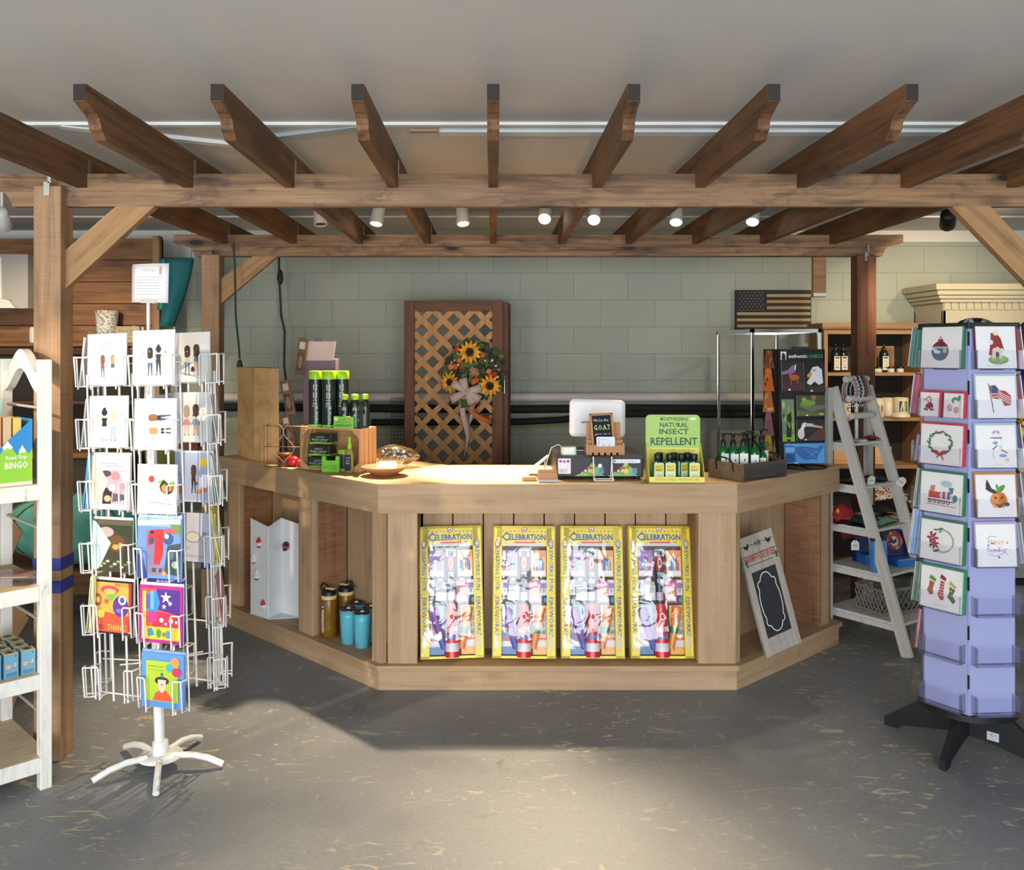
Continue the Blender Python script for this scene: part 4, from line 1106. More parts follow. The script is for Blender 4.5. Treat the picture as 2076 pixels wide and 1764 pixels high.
# weathered tray of pump bottles
TM = TR(1.239, 4.392, TOPZ, R(33))
tr = thing('wood_tray', 'weathered dark wooden tray with iron handles holding pump bottles', 'tray', M=TM)
tl, tw2, tz = .31, .22, .085
W_TRS = wood('tray_end_wood', '#5b4a39', '#7a6248', '#8d7458', 'X', stain='#463a2e')
MB().box(0, tl, 0, tw2, 0, .010).build('floor_board', W_DARK, tr)
MB().box(0, tl, 0, .012, .0, tz).build('side_board', W_DARK, tr, bevel=.002)
MB().box(0, tl, tw2 - .012, tw2, .0, tz).build('side_board', W_DARK, tr, bevel=.002)
MB().box(-.012, 0, -.004, tw2 + .004, 0, tz).build('end_board', W_TRS, tr, bevel=.002)
MB().box(tl, tl + .012, -.004, tw2 + .004, 0, tz).build('end_board', W_DARK, tr, bevel=.002)
for x, s in ((-.014, -1), (tl + .014, 1)):
    MB().tube([(x, .055, .045), (x + s * .004, .055, .085), (x + s * .012, .065, .105), (x + s * .016, .11, .112), (x + s * .012, .155, .105), (x + s * .004, .165, .085), (x, .165, .045)], .004, 8).build('handle', mat('#2c2926', .5, .6), tr)
def pump(label, x, y, face, s=1.0):
    t = thing('pump_bottle', label, 'bottle', M=TM @ TR(x, y, .0105, R(face)) @ Matrix.Diagonal((s, s, s, 1)), group='green pump bottles in the tray')
    MB().lathe([(.024, 0), (.027, .004), (.027, .115), (.024, .133), (.013, .147), (.011, .155)], 24).build('body', M_GLG, t)
    h = MB().lathe([(.0135, 0), (.0135, .022), (.009, .026), (.006, .028), (.006, .05), (.010, .052), (.010, .062), (.0001, .064)], 16).build('pump_head', M_BLK, t, loc=(0, 0, .152))
    MB().tube([(0, 0, .058), (.024, 0, .060), (.036, 0, .052)], .004, 8).build('nozzle', M_BLK, h)
    art([('r', 0, 0, 1, 1, '#e6e4de'), ('l', [(.12, .06), (.12, .72), (.5, .90), (.88, .72), (.88, .06)], .0008, '#4f5148'), ('e', .6, .68, .10, .07, '#3d3f3a'), ('t', 'LOTION', .5, .40, .6, .10, '#55574f'), ('t', 'JOY', .5, .2, .5, .10, '#55574f')], .040, .10, t, 'label_print', y=-.0272, M=TR(0, 0, .012))
    return t
PP = [(.035, .165, 5, 1, 'pump bottle at the end of the tray nearest the yellow stand'), (.065, .125, 0, 1, 'pump bottle second from the yellow stand, in the front row'), (.105, .095, -8, 1.03, 'pump bottle in the middle of the tray with a wide label showing'),
      (.150, .060, -14, .97, 'pump bottle at the front corner of the tray'), (.215, .065, -12, .78, 'shortest pump bottle at the front of the tray'), (.272, .120, 20, 1.06, 'pump bottle alone at the tray end nearest the postcard tower'),
      (.115, .175, 8, .98, 'pump bottle in the back row, second from the yellow stand side'), (.175, .135, 0, .98, 'pump bottle in the middle of the back row'), (.235, .180, 0, 1.0, 'pump bottle in the back row by the tray end with the far handle')]
for x, y, fcg, s, l in PP: pump(l, x, y, -33 + fcg, s)

# postcard tower
KY = 4.93; KX = PX(1625, KY)
KM = TR(KX, KY, TOPZ, R(6))
kt = thing('postcard_tower', 'black revolving postcard tower on the right wing of the counter', 'card rack', M=KM)
kw, kh = .27, .655
ob = MB(); ob.tube([(.125 * math.cos(t) - .0, -.03 + .10 * math.sin(t), .006) for t in [2 * math.pi * i / 28 for i in range(28)]], .005, 8, closed=True)
ob.tube([(0, .0, .006), (0, -.11, .006)], .005, 8).build('base_ring', M_BLACK, kt)
MB().tube([(0, .04, .0), (0, .04, .03)], .02, 12).build('pivot', M_BLACK, kt)
MB().box(-kw / 2, kw / 2, 0, .012, .02, kh).build('front_panel', M_BLACK, kt)
MB().box(-kw / 2, -kw / 2 + .012, 0, .20, .02, kh).build('side_panel', M_BLACK, kt)
MB().box(kw / 2 - .012, kw / 2, 0, .20, .02, kh).build('side_panel', M_BLACK, kt)
MB().box(-kw / 2, kw / 2, .19, .20, .02, kh).build('back_panel', M_BLACK, kt)
MB().box(-.05, .05, -.002, .02, kh, kh + .014).build('top_clip', mat('#2a2a2e', .3), kt)
art([('r', .05, .12, .17, .88, '#e4e4e4'), ('p', [(.07, .12), (.16, .12), (.15, .6), (.10, .8), (.07, .5)], '#202124'), ('e', .10, .62, .025, .14, '#202124'), ('t', '*authentic', .42, .48, .40, .34, '#e6e6e6'), ('t', '*CARDS', .80, .48, .32, .34, '#3f9a53')], kw, .062, kt, 'header_print', y=-.001, M=TR(0, 0, kh - .068))
def pc(label, x0, x1, z0, z1, prims, tilt=4):
    w, h = x1 - x0, z1 - z0
    c = MB().box(-w / 2, w / 2, 0, .003, 0, h).build('postcard', mat('#efece6', .5), M=KM @ TR((x0 + x1) / 2, -.022, z0) @ Matrix.Rotation(R(-tilt), 4, 'X'))
    tag(c, label, 'postcard', 'postcards in the black tower')
    art(prims, w, h, c, 'photo_print', rough=.25)
def sc_(seed, bgc, cols, n):
    r = random.Random(seed); o = [('r', 0, 0, 1, 1, bgc)]
    for i in range(n):
        a = r.uniform(0, 1), r.uniform(0, 1); o.append(('e', min(.86, max(.14, a[0])), min(.88, max(.12, a[1])), r.uniform(.05, .14), r.uniform(.04, .12), r.choice(cols), r.uniform(0, 3)))
    return o
pc('postcard of a chestnut horse before a purple hill', -.122, .0, .425, .585, [('r', 0, 0, 1, 1, '#3a2b2a'), ('p', [(0, .5), (.25, .85), (.55, .9), (.8, .7), (1, .75), (1, 1), (0, 1)], '#2d2c26'), ('p', [(0, .66), (.3, .72), (.55, .90), (.66, .86), (.62, .62), (0, .55)], '#78709a'), ('r', 0, 0, 1, .32, '#4d3036'), ('e', .60, .46, .24, .10, '#b5592c'), ('p', [(.34, .5), (.46, .5), (.46, .72), (.36, .68)], '#b5592c'), ('r', .42, .22, .47, .44, '#a24d25'), ('r', .70, .22, .75, .44, '#a24d25'), ('p', [(.60, .74), (.66, .7), (.70, .92), (.64, .9)], '#d9d2d8'), ('e', .35, .04, .06, .03, '#e8e8e8')])
pc('postcard of a white-headed eagle on black', .006, .128, .418, .585, [('r', 0, 0, 1, 1, '#141417'), ('p', [(.18, .38), (.12, .30), (.30, .22), (.5, .35), (.75, .2), (.9, .3), (.86, .75), (.66, .86), (.42, .82), (.30, .68), (.32, .5)], '#dfe3e8'), ('p', [(.15, .56), (.33, .68), (.40, .58), (.34, .50), (.18, .48)], '#d79a34'), ('p', [(.05, 0), (.95, 0), (.9, .3), (.5, .18), (.2, .26)], '#3a2a22'), ('e', .50, .70, .03, .02, '#1b1b1b'), ('l', [(.36, .72), (.60, .74)], .003, '#3a3a3a'), ('e', .35, .04, .06, .03, '#e8e8e8')])
pc('tall postcard of a green tree in light', -.118, -.048, .145, .378, [('r', 0, 0, 1, 1, '#6f8267'), ('r', 0, 0, 1, .16, '#7fae3b'), ('p', [(.3, .1), (.72, .1), (.8, .5), (.75, .7), (.4, .62)], '#252a22'), ('r', 0, .75, 1, 1, '#73836e')] + [q for q in sc_(3, '#6f8267', ['#93b055', '#7d9c4a', '#3d5230', '#a5bd62'], 18)[1:] if q[2] > .3] + [('e', .5, .03, .18, .025, '#1a1a1a')])
pc('postcard of a green frog on a mossy rock', -.036, .128, .285, .400, [('r', 0, 0, 1, 1, '#4b4a38'), ('p', [(0, .3), (1, .12), (1, 0), (0, 0)], '#5e6a3c'), ('p', [(.1, .62), (.7, .5), (1, .55), (1, .35), (.5, .2), (.1, .45)], '#6d6b60'), ('e', .36, .62, .22, .17, '#6f9a35'), ('e', .26, .80, .09, .10, '#86ad45'), ('e', .55, .62, .12, .09, '#7aa33c'), ('p', [(.5, 1), (.7, 1), (.66, .72), (.54, .7)], '#8a6a5a'), ('e', .86, .10, .10, .06, '#c7a23e'), ('e', .35, .04, .05, .03, '#e8e8e8')])
pc('postcard of a white pelican on dark water', -.036, .128, .150, .265, [('r', 0, 0, 1, 1, '#20222c'), ('p', [(.3, 0), (1, 0), (1, .7), (.75, .5)], '#5a3434'), ('e', .15, .32, .12, .26, '#d9cfc8'), ('p', [(.12, .5), (.20, .82), (.32, .88), (.36, .70), (.26, .6), (.24, .4)], '#e6e4e4'), ('p', [(.30, .84), (.92, .66), (.9, .58), (.34, .68)], '#d8a58e'), ('p', [(.30, .84), (.6, .80), (.56, .70), (.34, .68)], '#b9c6d4'), ('e', .33, .76, .015, .03, '#222222'), ('e', .3, .04, .05, .03, '#e8e8e8')])
us = [(.28, .8), (.40, .86), (.60, .82), (.78, .72), (.88, .86), (.96, .92), (.95, .75), (.88, .55), (.82, .38), (.80, .16), (.70, .24), (.55, .16), (.46, .20), (.34, .42), (.27, .6)]
pc('bright blue postcard printed with a map', -.108, .128, .022, .135, [('r', 0, 0, 1, 1, '#2f78c0'), ('p', [(.26, .97), (.98, .97), (.98, .03), (.30, .03)], '#5aa0de'), ('p', us, '#2d6db8'), ('r', .03, .55, .25, .80, '#7fb4e6'), ('r', .03, .1, .24, .48, '#23588f'), ('t', 'UNITED STATES', .15, .92, .22, .08, '#dbe9f6'), ('l', [(.6, .3), (.7, .5), (.84, .6)], .001, '#cfe2f4'), ('l', [(.55, .6), (.68, .46), (.75, .3)], .001, '#cfe2f4'), ('l', [(.45, .7), (.62, .66), (.8, .62)], .001, '#9cc4ea'), ('e', .28, .04, .05, .03, '#e8e8e8')])
for i, (z, w, h, cs2, lb) in enumerate(((.55, .07, .10, ['#7a4a30', '#3a2a22', '#b06a40'], 'brown curled postcard at the top of the tower side'), (.42, .085, .13, ['#c4622e', '#6a4a2c', '#d9903e', '#3d3a22'], 'orange autumn postcard sticking out of the tower side'), (.30, .085, .13, ['#b5653a', '#d9a05a', '#5d5a30', '#7a8a4a'], 'tan bird postcard sticking out of the tower side'),
                                        (.17, .075, .13, ['#8a5a6a', '#b0604a', '#6a3f52'], 'mauve pink postcard sticking out of the tower side'), (.05, .08, .15, ['#b9a33a', '#6a6a2c', '#d4c25a'], 'mustard yellow postcard low on the tower side'), (.04, .05, .20, ['#7a6650', '#55463a', '#8f8a58'], 'tall narrow brown postcard low beside the tower front'))):
    M = KM @ TR(-kw / 2 - (.018 if i < 5 else .006), .085 if i < 5 else .02, z, R(-62)) @ Matrix.Rotation(R(-10), 4, 'X')
    c = MB().box(-w / 2, w / 2, 0, .003, 0, h).build('postcard', mat('#e4ddd0', .5), M=M)
    tag(c, lb, 'postcard', 'postcards in the black tower')
    art(sc_(50 + i, cs2[0], cs2, 16), w, h, c, 'photo_print', rough=.3)

# ------------------------------------------------------------------ white wire card spinner (front left)
RM = Matrix.Translation((-1.316, 3.51, 0)) @ Matrix.Rotation(-0.028, 4, 'Y')
rk = thing('card_spinner', 'leaning white wire card spinner on a five-footed base', 'card rack', M=RM)
ROWZ = [1.515 - .242 * i for i in range(6)]
COLS = {'L': (-.140, -.04, R(-20)), 'F': (.092, -.17, R(-19)), 'R': (.142, .09, R(-22)), 'FL': (-.250, .05, R(-83)), 'FR': (.218, .10, R(99)), 'B': (-.03, .20, R(165))}
MB().lathe([(.020, .10), (.020, 1.66), (.012, 1.665)], 20).build('pole', M_WIRE, rk)
MB().tube([(0, 0, 1.66), (.004, 0, 1.86)], .007, 10).build('sign_rod', M_WIRE, rk)
MB().lathe([(.030, .05), (.030, .105), (.022, .11)], 20).lathe([(.085, .045), (.085, .052), (.03, .056)], 32).build('hub_plate', M_WIRE, rk, M=Matrix.Rotation(0.028, 4, 'Y'))
for k in range(5):
    a = R(-73 + 72 * k)
    d = Vector((math.cos(a), math.sin(a), 0))
    MB().tube([d * .05 + Vector((0, 0, .05)), d * .13 + Vector((0, 0, .052)), d * .19 + Vector((0, 0, .040)), d * .25 + Vector((0, 0, .016))], .0125, 12).build('leg', M_WIRE, rk, M=Matrix.Rotation(0.028, 4, 'Y'))
sg = MB()
rows = [[(-.075 + .15 * i / 8, .006 - .010 * math.sin(math.pi * i / 8), .15 * j / 4 + (.006 * i / 8 if j == 4 else 0)) for i in range(9)] for j in range(5)]
so = sg.sheet(rows).build('sign_card', M_PAPER, rk, M=TR(.012, -.012, 1.838, R(-6)) @ Matrix.Rotation(R(3), 4, 'Y'), solid=.0012)
art([('l', [(.05, .04), (.03, .93), (.95, .96), (.95, .10), (.05, .04)], .0012, '#e9cfcf'), ('t', 'NOTES', .5, .84, .34, .06, '#d9b9b6'), ('r', .78, .74, .82, .95, '#d98a86'), ('r', .28, -.02, .70, .09, '#cfc5b8')] +
    [('l', [(.14 + .03 * (i % 2), .66 - .075 * i), (.86 - .05 * (i % 3), .67 - .075 * i)], .0016, '#b5b0b4') for i in range(7)], .15, .15, so, 'sign_print', y=-.006)
for nm, (ox, oy, yw) in COLS.items():
    mb = MB()
    for x in (-.035, .035): mb.tube([(x, .012, ROWZ[5] - .03), (x, .012, 1.63)], .0046, 6)
    for x in (-.098, .098): mb.tube([(x, .012, ROWZ[5] - .01), (x, .012, 1.56)], .0034, 6)
    for z in ROWZ + [1.62]:
        mb.tube([(-.098 if z < 1.6 else -.035, .012, z), (.098 if z < 1.6 else .035, .012, z)], .0034, 6)
    mb.tube([(0, .012, 1.60), (-ox * math.cos(yw) - oy * math.sin(yw), ox * math.sin(yw) - oy * math.cos(yw) + 0.0, 1.60)], .003, 6)
    mb.tube([(0, .012, .42), (-ox * math.cos(yw) - oy * math.sin(yw), ox * math.sin(yw) - oy * math.cos(yw) + 0.0, .42)], .003, 6)
    mb.build('column_frame', M_WIRE, rk, M=TR(ox, oy, 0, yw))
    for z in ROWZ:
        pm = MB()
        for s in (-1, 1):
            pm.tube([(s * .098, .012, .112), (s * .099, -.034, .115), (s * .068, -.036, .115), (s * .063, -.036, .108), (s * .061, -.034, .0), (s * .061, -.034, -.012)], .0033, 6)
            pm.tube([(s * .099, -.034, .115), (s * .098, -.030, 0), (s * .098, .012, 0)], .0033, 6)
            pm.tube([(s * .061, -.034, .0), (s * .061, .012, .0), (0, .012, 0)], .0033, 6)
        pm.build('pocket', M_WIRE, rk, M=TR(ox, oy, z, yw))

SKIN = ['#e3bfa4', '#c89474', '#8a5b45']
def girl(cx, b, H, hair, top, legs, skin=0, side=1, skirt=False, arm=True, longhair=True):
    s = SKIN[skin]; u = H
    q = lambda x, y: (cx + x * u * 1.0, b + y * u)
    o = []
    if arm:
        o += [('l', [q(side * .10, .66), q(side * .22, .58), q(side * .27, .74)], .0022, s), ('e',) + q(side * .28, .76) + (.012, .014, '#8a4a55')]
    o += [('l', [q(-side * .10, .66), q(-side * .15, .52), q(-side * .09, .45)], .0022, s)]
    ly = .44
    lc = s if skirt else legs
    o += [('p', [q(-.10, ly), q(.0, ly), q(-.02, .22), q(-.05, .03), q(-.09, .03), q(-.08, .22)], lc), ('p', [q(.0, ly), q(.10, ly), q(.10, .22), q(.10, .03), q(.06, .03), q(.04, .22)], lc)]
    o += [('p', [q(-.11, .04), q(-.04, .04), q(-.05, .0)], '#3b2b2b'), ('p', [q(.05, .04), q(.12, .04), q(.10, .0)], '#3b2b2b')]
    o += [('p', [q(-.11, .68), q(.11, .68), q(.08, .55), q(.10, .43), q(-.10, .43), q(-.08, .55)], top)]
    if skirt: o += [('p', [q(-.09, .50), q(.09, .50), q(.19, .33), q(-.19, .33)], legs)]
    o += [('e',) + q(0, .80) + (.085 * u, .085 * u, s)]
    o += [('e',) + q(0, .84) + (.115 * u, .10 * u, hair)]
    if longhair: o += [('p', [q(-.12, .84), q(.12, .84), q(.12, .62), q(.04, .56), q(-.10, .58)], hair)]
    else: o += [('e',) + q(0, .94) + (.06 * u, .05 * u, hair)]
    return o
sigl = [('l', [(.62, .08), (.80, .085)], .0010, '#a9a5ad')]
CARD_W = .192


def card(col, row, label, prims, w=CARD_W, h=.20, body='#f1efec', sleeve=False, env=None, dx=0, dz=0, extra=None, tilt=-3, group='greeting cards on the white spinner', dy=0):
    ox, oy, yw = COLS[col]
    M = RM @ TR(ox, oy, ROWZ[row] + .004 + dz, yw) @ TR(dx, -.018 + dy, 0) @ Matrix.Rotation(R(tilt), 4, 'X')
    c = MB().box(-w / 2, w / 2, 0, .0045, 0, h).build('greeting_card', mat(body, .6), M=M)
    tag(c, label, 'greeting card', group)
    art([('r', 0, 0, 1, 1, body)] + prims, w, h, c, 'printed_front', rough=.5)
    if env:
        MB().box(-w / 2 - .002, w / 2 + .001, .006, .009, 0, h + .010).build('envelope', mat(env, .65), c)
    if sleeve:
        rows = []; r = random.Random(row * 7 + ord(col[0]))
        for j in range(9):
            rows.append([(-w / 2 - .004 + (w + .008) * i / 7, -.003 - r.random() * .004, -.003 + (h + .018) * j / 8) for i in range(8)])
        MB().sheet(rows).build('clear_sleeve', M_FILM, c)
    return c


W_ = '#f1f0ef'
card('L', 0, 'white card of two friends, red top and dark coat, with a line of text above', girl(.40, .14, .48, '#7b4a3c', '#a8383c', '#3d5f96', 0, -1, arm=False) + girl(.66, .12, .50, '#a98f72', '#4a4a55', '#e2e0e0', 0, 1, arm=False) + [('t', 'you will always', .46, .80, .44, .05, '#8b8790'), ('t', 'be my person', .46, .72, .42, .05, '#8b8790')] + sigl, body=W_, sleeve=True)
card('F', 0, 'white card of two dark-haired women in blue and black trousers, glittering sleeve edges', girl(.42, .16, .56, '#1e1a1c', '#e4e0da', '#2f4f80', 0, -1) + girl(.62, .16, .58, '#17151a', '#2a2026', '#2b2d33', 2, 1, longhair=False) + sigl, body=W_, sleeve=True, h=.205)
card('R', 0, 'white card of two brunettes in jeans and denim jacket with a black bag', girl(.42, .12, .66, '#3a2824', '#d9d6cf', '#6f8db4', 0, -1, arm=False) + girl(.66, .12, .68, '#4a302a', '#4a6f9c', '#d9a68c', 0, 1, arm=False) + [('e', .57, .25, .05, .06, '#18181b')] + sigl, body=W_, sleeve=True)
card('L', 1, 'white card of two friends from behind, black top and blonde hair', girl(.40, .12, .66, '#17161c', '#1a1a1d', '#b7cbe0', 0, -1, longhair=False) + girl(.62, .12, .66, '#e6cfa6', '#eae7e2', '#8fb2d6', 0, 1) + sigl, body=W_)
def rot90(pr):
    o = []
    for p in pr:
        k = p[0]
        if k == 'e': o.append(('e', 1 - p[2], p[1], p[4], p[3], p[5]))
        elif k == 'p': o.append(('p', [(1 - y, x) for x, y in p[1]], p[2]))
        elif k == 'l': o.append(('l', [(1 - y, x) for x, y in p[1]], p[2], p[3]))
    return o
card('F', 1, 'white card turned sideways showing two women raising glasses', rot90(girl(.36, .12, .56, '#b08a5c', '#cfd0e0', '#1f1f24', 0, -1) + girl(.62, .12, .58, '#8a5c42', '#26242c', '#44506e', 0, 1)), body='#f4f5f8', h=.19)
card('R', 1, 'white sleeved card of two women in pink and blue skirts', girl(.36, .12, .66, '#b59c82', '#cfc7c4', '#cf8da0', 0, -1, True, False) + girl(.60, .12, .68, '#3e2c28', '#ddd7d2', '#7fa3c2', 1, 1, True) + sigl, body='#e9e8ea', sleeve=True)
card('L', 2, 'lavender card with a cream envelope flap over a dark still-life painting', [('p', [(.30, .06), (.90, .10), (.94, .86), (.25, .82)], '#cfc6de'), ('p', [(.30, .12), (.78, .10), (.86, .48), (.62, .72), (.24, .70)], '#b99fb0'), ('e', .40, .66, .13, .06, '#4a4048'), ('e', .64, .62, .12, .08, '#d3808f'), ('p', [(.30, .10), (.52, .10), (.56, .36), (.34, .42)], '#2f2522'), ('e', .44, .20, .09, .06, '#cfae84'), ('e', .55, .40, .10, .07, '#ece6da'), ('p', [(.56, .14), (.86, .18), (.86, .28), (.58, .30)], '#5d5566'), ('e', .80, .44, .07, .08, '#d793a2'), ('r', .25, .84, .70, .855, '#a59cb4'), ('r', .35, .79, .85, .805, '#a59cb4'), ('r', .55, .70, .9, .715, '#a59cb4'), ('p', [(0, 0), (0, 1), (.10, .96), (.46, .50), (.14, .04)], '#f0dcc0')], body='#ddd6ea', h=.21, env='#eed9bd')
card('F', 2, 'white card with a red rose, a monarch butterfly and a pencil', [('p', [(0, 0), (.14, 0), (.28, 1), (0, 1)], '#fbfbfb'), ('e', .36, .70, .08, .07, '#cf3a47'), ('l', [(.42, .70), (.62, .71)], .0012, '#5a7a3a'), ('e', .62, .79, .035, .05, '#c6cfa0'), ('e', .60, .64, .08, .04, '#7fae55'), ('e', .88, .62, .07, .04, '#6fa84e'), ('p', [(.56, .56), (.66, .70), (.80, .60), (.94, .58), (.88, .44), (.76, .38), (.60, .46)], '#2b1f1a'), ('p', [(.60, .55), (.70, .62), (.77, .50), (.74, .40), (.63, .47)], '#d6853a'), ('p', [(.80, .56), (.90, .55), (.86, .46), (.79, .46)], '#c97a33'), ('l', [(.28, .24), (.88, .20)], .003, '#8a8f98'), ('t', 'thankful', .40, .44, .26, .06, '#cfcbc4', R(14))], body='#f4f3f1', w=.180, h=.185)
card('R', 2, 'pale blue card of a woman walking under a yellow sun between pumpkins', [('r', .04, .03, .97, .96, '#b4c0e0'), ('e', .76, .77, .11, .10, '#ecd34a')] + girl(.50, .16, .60, '#4a2e2c', '#26232e', '#2f2c38', 1, 1, arm=False) + [('e', .58, .36, .035, .03, '#8a3a4a'), ('e', .66, .20, .07, .05, '#d8855a'), ('e', .80, .24, .07, .05, '#d8855a'), ('e', .10, .22, .11, .10, '#d07a50')], body='#dfe2ee', h=.205, sleeve=True)
card('L', 3, 'dark cottage landscape card with a pale aqua envelope flap', [('r', .15, 0, 1, .90, '#3f3a2e'), ('e', .62, .55, .22, .16, '#6b4426'), ('e', .60, .48, .09, .05, '#d79a5a'), ('e', .72, .52, .06, .05, '#c98a4a'), ('e', .35, .76, .20, .10, '#b5a3a4'), ('p', [(.40, .9), (1, .9), (1, .62), (.7, .74)], '#2c3a25'), ('e', .30, .62, .08, .06, '#c98a6a')] + [('e', .22 + .09 * i, .10 + .05 * (i % 3), .05, .025, ['#c9c7a4', '#8f9a78', '#d9c08a', '#77806a'][i % 4]) for i in range(9)] + [('p', [(0, 0), (0, .98), (.10, .95), (.48, .55), (.18, .05)], '#bfe0db')], body='#5a5644', h=.20, env='#bfe0d8')
def birthday_tab(c, w, h, hh=.018):
    b = MB().box(-w / 2, w / 2 + .004, .008, .010, 0, h + hh).build('divider_tab', mat('#27347f', .5), c)
    art([('r', .05, .93, .13, .975, '#e8eaf2'), ('t', 'Birthday', .52, .955, .30, .05, '#d9deee')], w, h + hh, b, 'tab_print', y=.008)
c = card('F', 3, 'blue street scene card with a red truck, behind it a dark blue birthday tab', [('r', 0, 0, 1, .86, '#6b8fd0'), ('p', [(0, .86), (1, .92), (1, 1), (0, .95)], '#bfe0f2'), ('p', [(.20, .05), (.45, .05), (.5, .8), (.2, .8)], '#7a78a0'), ('p', [(.24, .70), (.30, .80), (.62, .82), (.60, .40), (.52, .22), (.38, .24), (.40, .60), (.24, .52)], '#c9323a'), ('p', [(.62, .82), (.84, .84), (.9, .74), (.64, .76)], '#c9565a'), ('e', .33, .62, .06, .06, '#3d4a6a'), ('e', .34, .76, .05, .025, '#22242e'), ('e', .72, .66, .12, .10, '#33548f'), ('e', .68, .70, .05, .04, '#e4e6f0'), ('p', [(.62, .1), (.98, .05), (1, .6), (.7, .55)], '#3a4f5c'), ('e', .78, .40, .08, .07, '#56778f'), ('e', .88, .24, .08, .06, '#a9c0a0'), ('p', [(.0, .0), (.25, .0), (.12, .35), (0, .4)], '#2f4f94'), ('r', .30, .06, .62, .20, '#8f7a92'), ('r', .34, .10, .44, .17, '#4a4560'), ('r', .50, .10, .58, .17, '#4a4560'), ('p', [(.74, .9), (1, .9), (1, .7), (.9, .76)], '#6f8a4a'), ('e', .62, .09, .05, .04, '#d99a6a')], body='#8fb0e0', w=.196, h=.225, env='#bfe2f0')
birthday_tab(c, .196, .225)
card('R', 3, 'pale grey pencil-sketch card of a garlanded cake', [('r', .03, .02, .97, .98, '#c9cad8'), ('e', .44, .50, .20, .12, '#8f8c98'), ('e', .44, .50, .18, .10, '#d3d1c0'), ('l', [(.30, .78), (.44, .62), (.46, .9)], .0012, '#8d8ea0'), ('e', .74, .56, .06, .06, '#9a98ae'), ('l', [(.10, .40), (.4, .42), (.8, .38)], .0012, '#8d8ea0'), ('l', [(.1, .28), (.2, .33), (.3, .28), (.4, .33), (.5, .28)], .0012, '#8d8ea0'), ('t', 'true but new', .45, .12, .55, .05, '#6d6e80'), ('e', .28, .27, .06, .03, '#b3b0bc')], body='#d3d4e0', h=.195)
card('L', 4, 'orange and purple folk-pattern card with black border', [('r', 0, 0, 1, 1, '#221c22'), ('r', .05, .03, .95, .96, '#e8a64a'), ('r', .88, .06, .95, .96, '#a8323c'), ('p', [(.05, .03), (.88, .03), (.88, .34), (.3, .40), (.05, .3)], '#d8553a'), ('e', .40, .82, .24, .08, '#c94a5c'), ('e', .40, .79, .16, .05, '#e8b45a'), ('p', [(.30, .72), (.60, .76), (.44, .60)], '#6fae52'), ('e', .10, .62, .10, .12, '#a84a48'), ('e', .10, .62, .05, .06, '#e7b552'), ('e', .32, .60, .07, .06, '#e27a3a'), ('e', .32, .60, .03, .026, '#6a4a9a'), ('e', .68, .52, .20, .20, '#5a3a92'), ('e', .72, .64, .10, .09, '#dfe0ee'), ('e', .72, .64, .06, .055, '#3a5a9a'), ('e', .66, .44, .10, .04, '#8a6ab4'), ('e', .18, .36, .09, .08, '#c9d04a'), ('t', 'PRACTICE', .72, .92, .36, .05, '#4a3a22'), ('t', 'THANKS', .60, .12, .5, .12, '#e9c25a'), ('t', 'YES', .16, .12, .22, .08, '#5a1f1f')], body='#efeae6', h=.205, env='#efeae6')
c = card('F', 4, 'magenta-bordered card with white stars on a purple night sky', [('r', 0, 0, 1, 1, '#b32a86'), ('r', .06, .06, .94, .94, '#e05a3a'), ('p', [(.16, .62), (.94, .50), (.94, .94), (.42, .94), (.2, .8)], '#4f2f8f'), ('p', [(.14, .55), (.20, .86), (.40, .92), (.48, .70), (.42, .55)], '#3f86c8'), ('r', .26, .58, .34, .90, '#56b0d4'), ('p', [(.10, .60), (.16, .84), (.24, .84), (.24, .58)], '#6a4f9f'), ('r', .06, .06, .94, .28, '#e6c63a'), ('p', [(.30, .28), (.94, .30), (.94, .50), (.35, .55)], '#cf2f4f'), ('p', [(.22, .34), (.40, .38), (.42, .55), (.20, .55)], '#b83a92'), ('e', .52, .40, .05, .04, '#f0ece6'), ('e', .74, .40, .05, .045, '#f0ece6'), ('e', .62, .34, .03, .025, '#f0ece6'), ('e', .86, .38, .03, .03, '#f0ece6'), ('e', .46, .17, .06, .08, '#4f9a3a'), ('e', .68, .16, .08, .07, '#4a9aa4'), ('r', .54, .12, .60, .19, '#c95a3a'), ('r', .08, .06, .16, .9, '#d8c070'), ('p', [(.22, .10), (.36, .14), (.30, .26), (.2, .24)], '#3a8ab0')] +
         [('p', [(x + r_ * (1 if k % 2 == 0 else .4) * math.sin(k * math.pi / 5), y + r_ * (1 if k % 2 == 0 else .4) * math.cos(k * math.pi / 5) * .85) for k in range(10)], '#f4f2ee') for x, y, r_ in ((.62, .80, .13), (.58, .64, .06), (.72, .70, .06))], body='#c43a94', w=.196, h=.212, env='#e9eef6')
birthday_tab(c, .196, .222, .016)
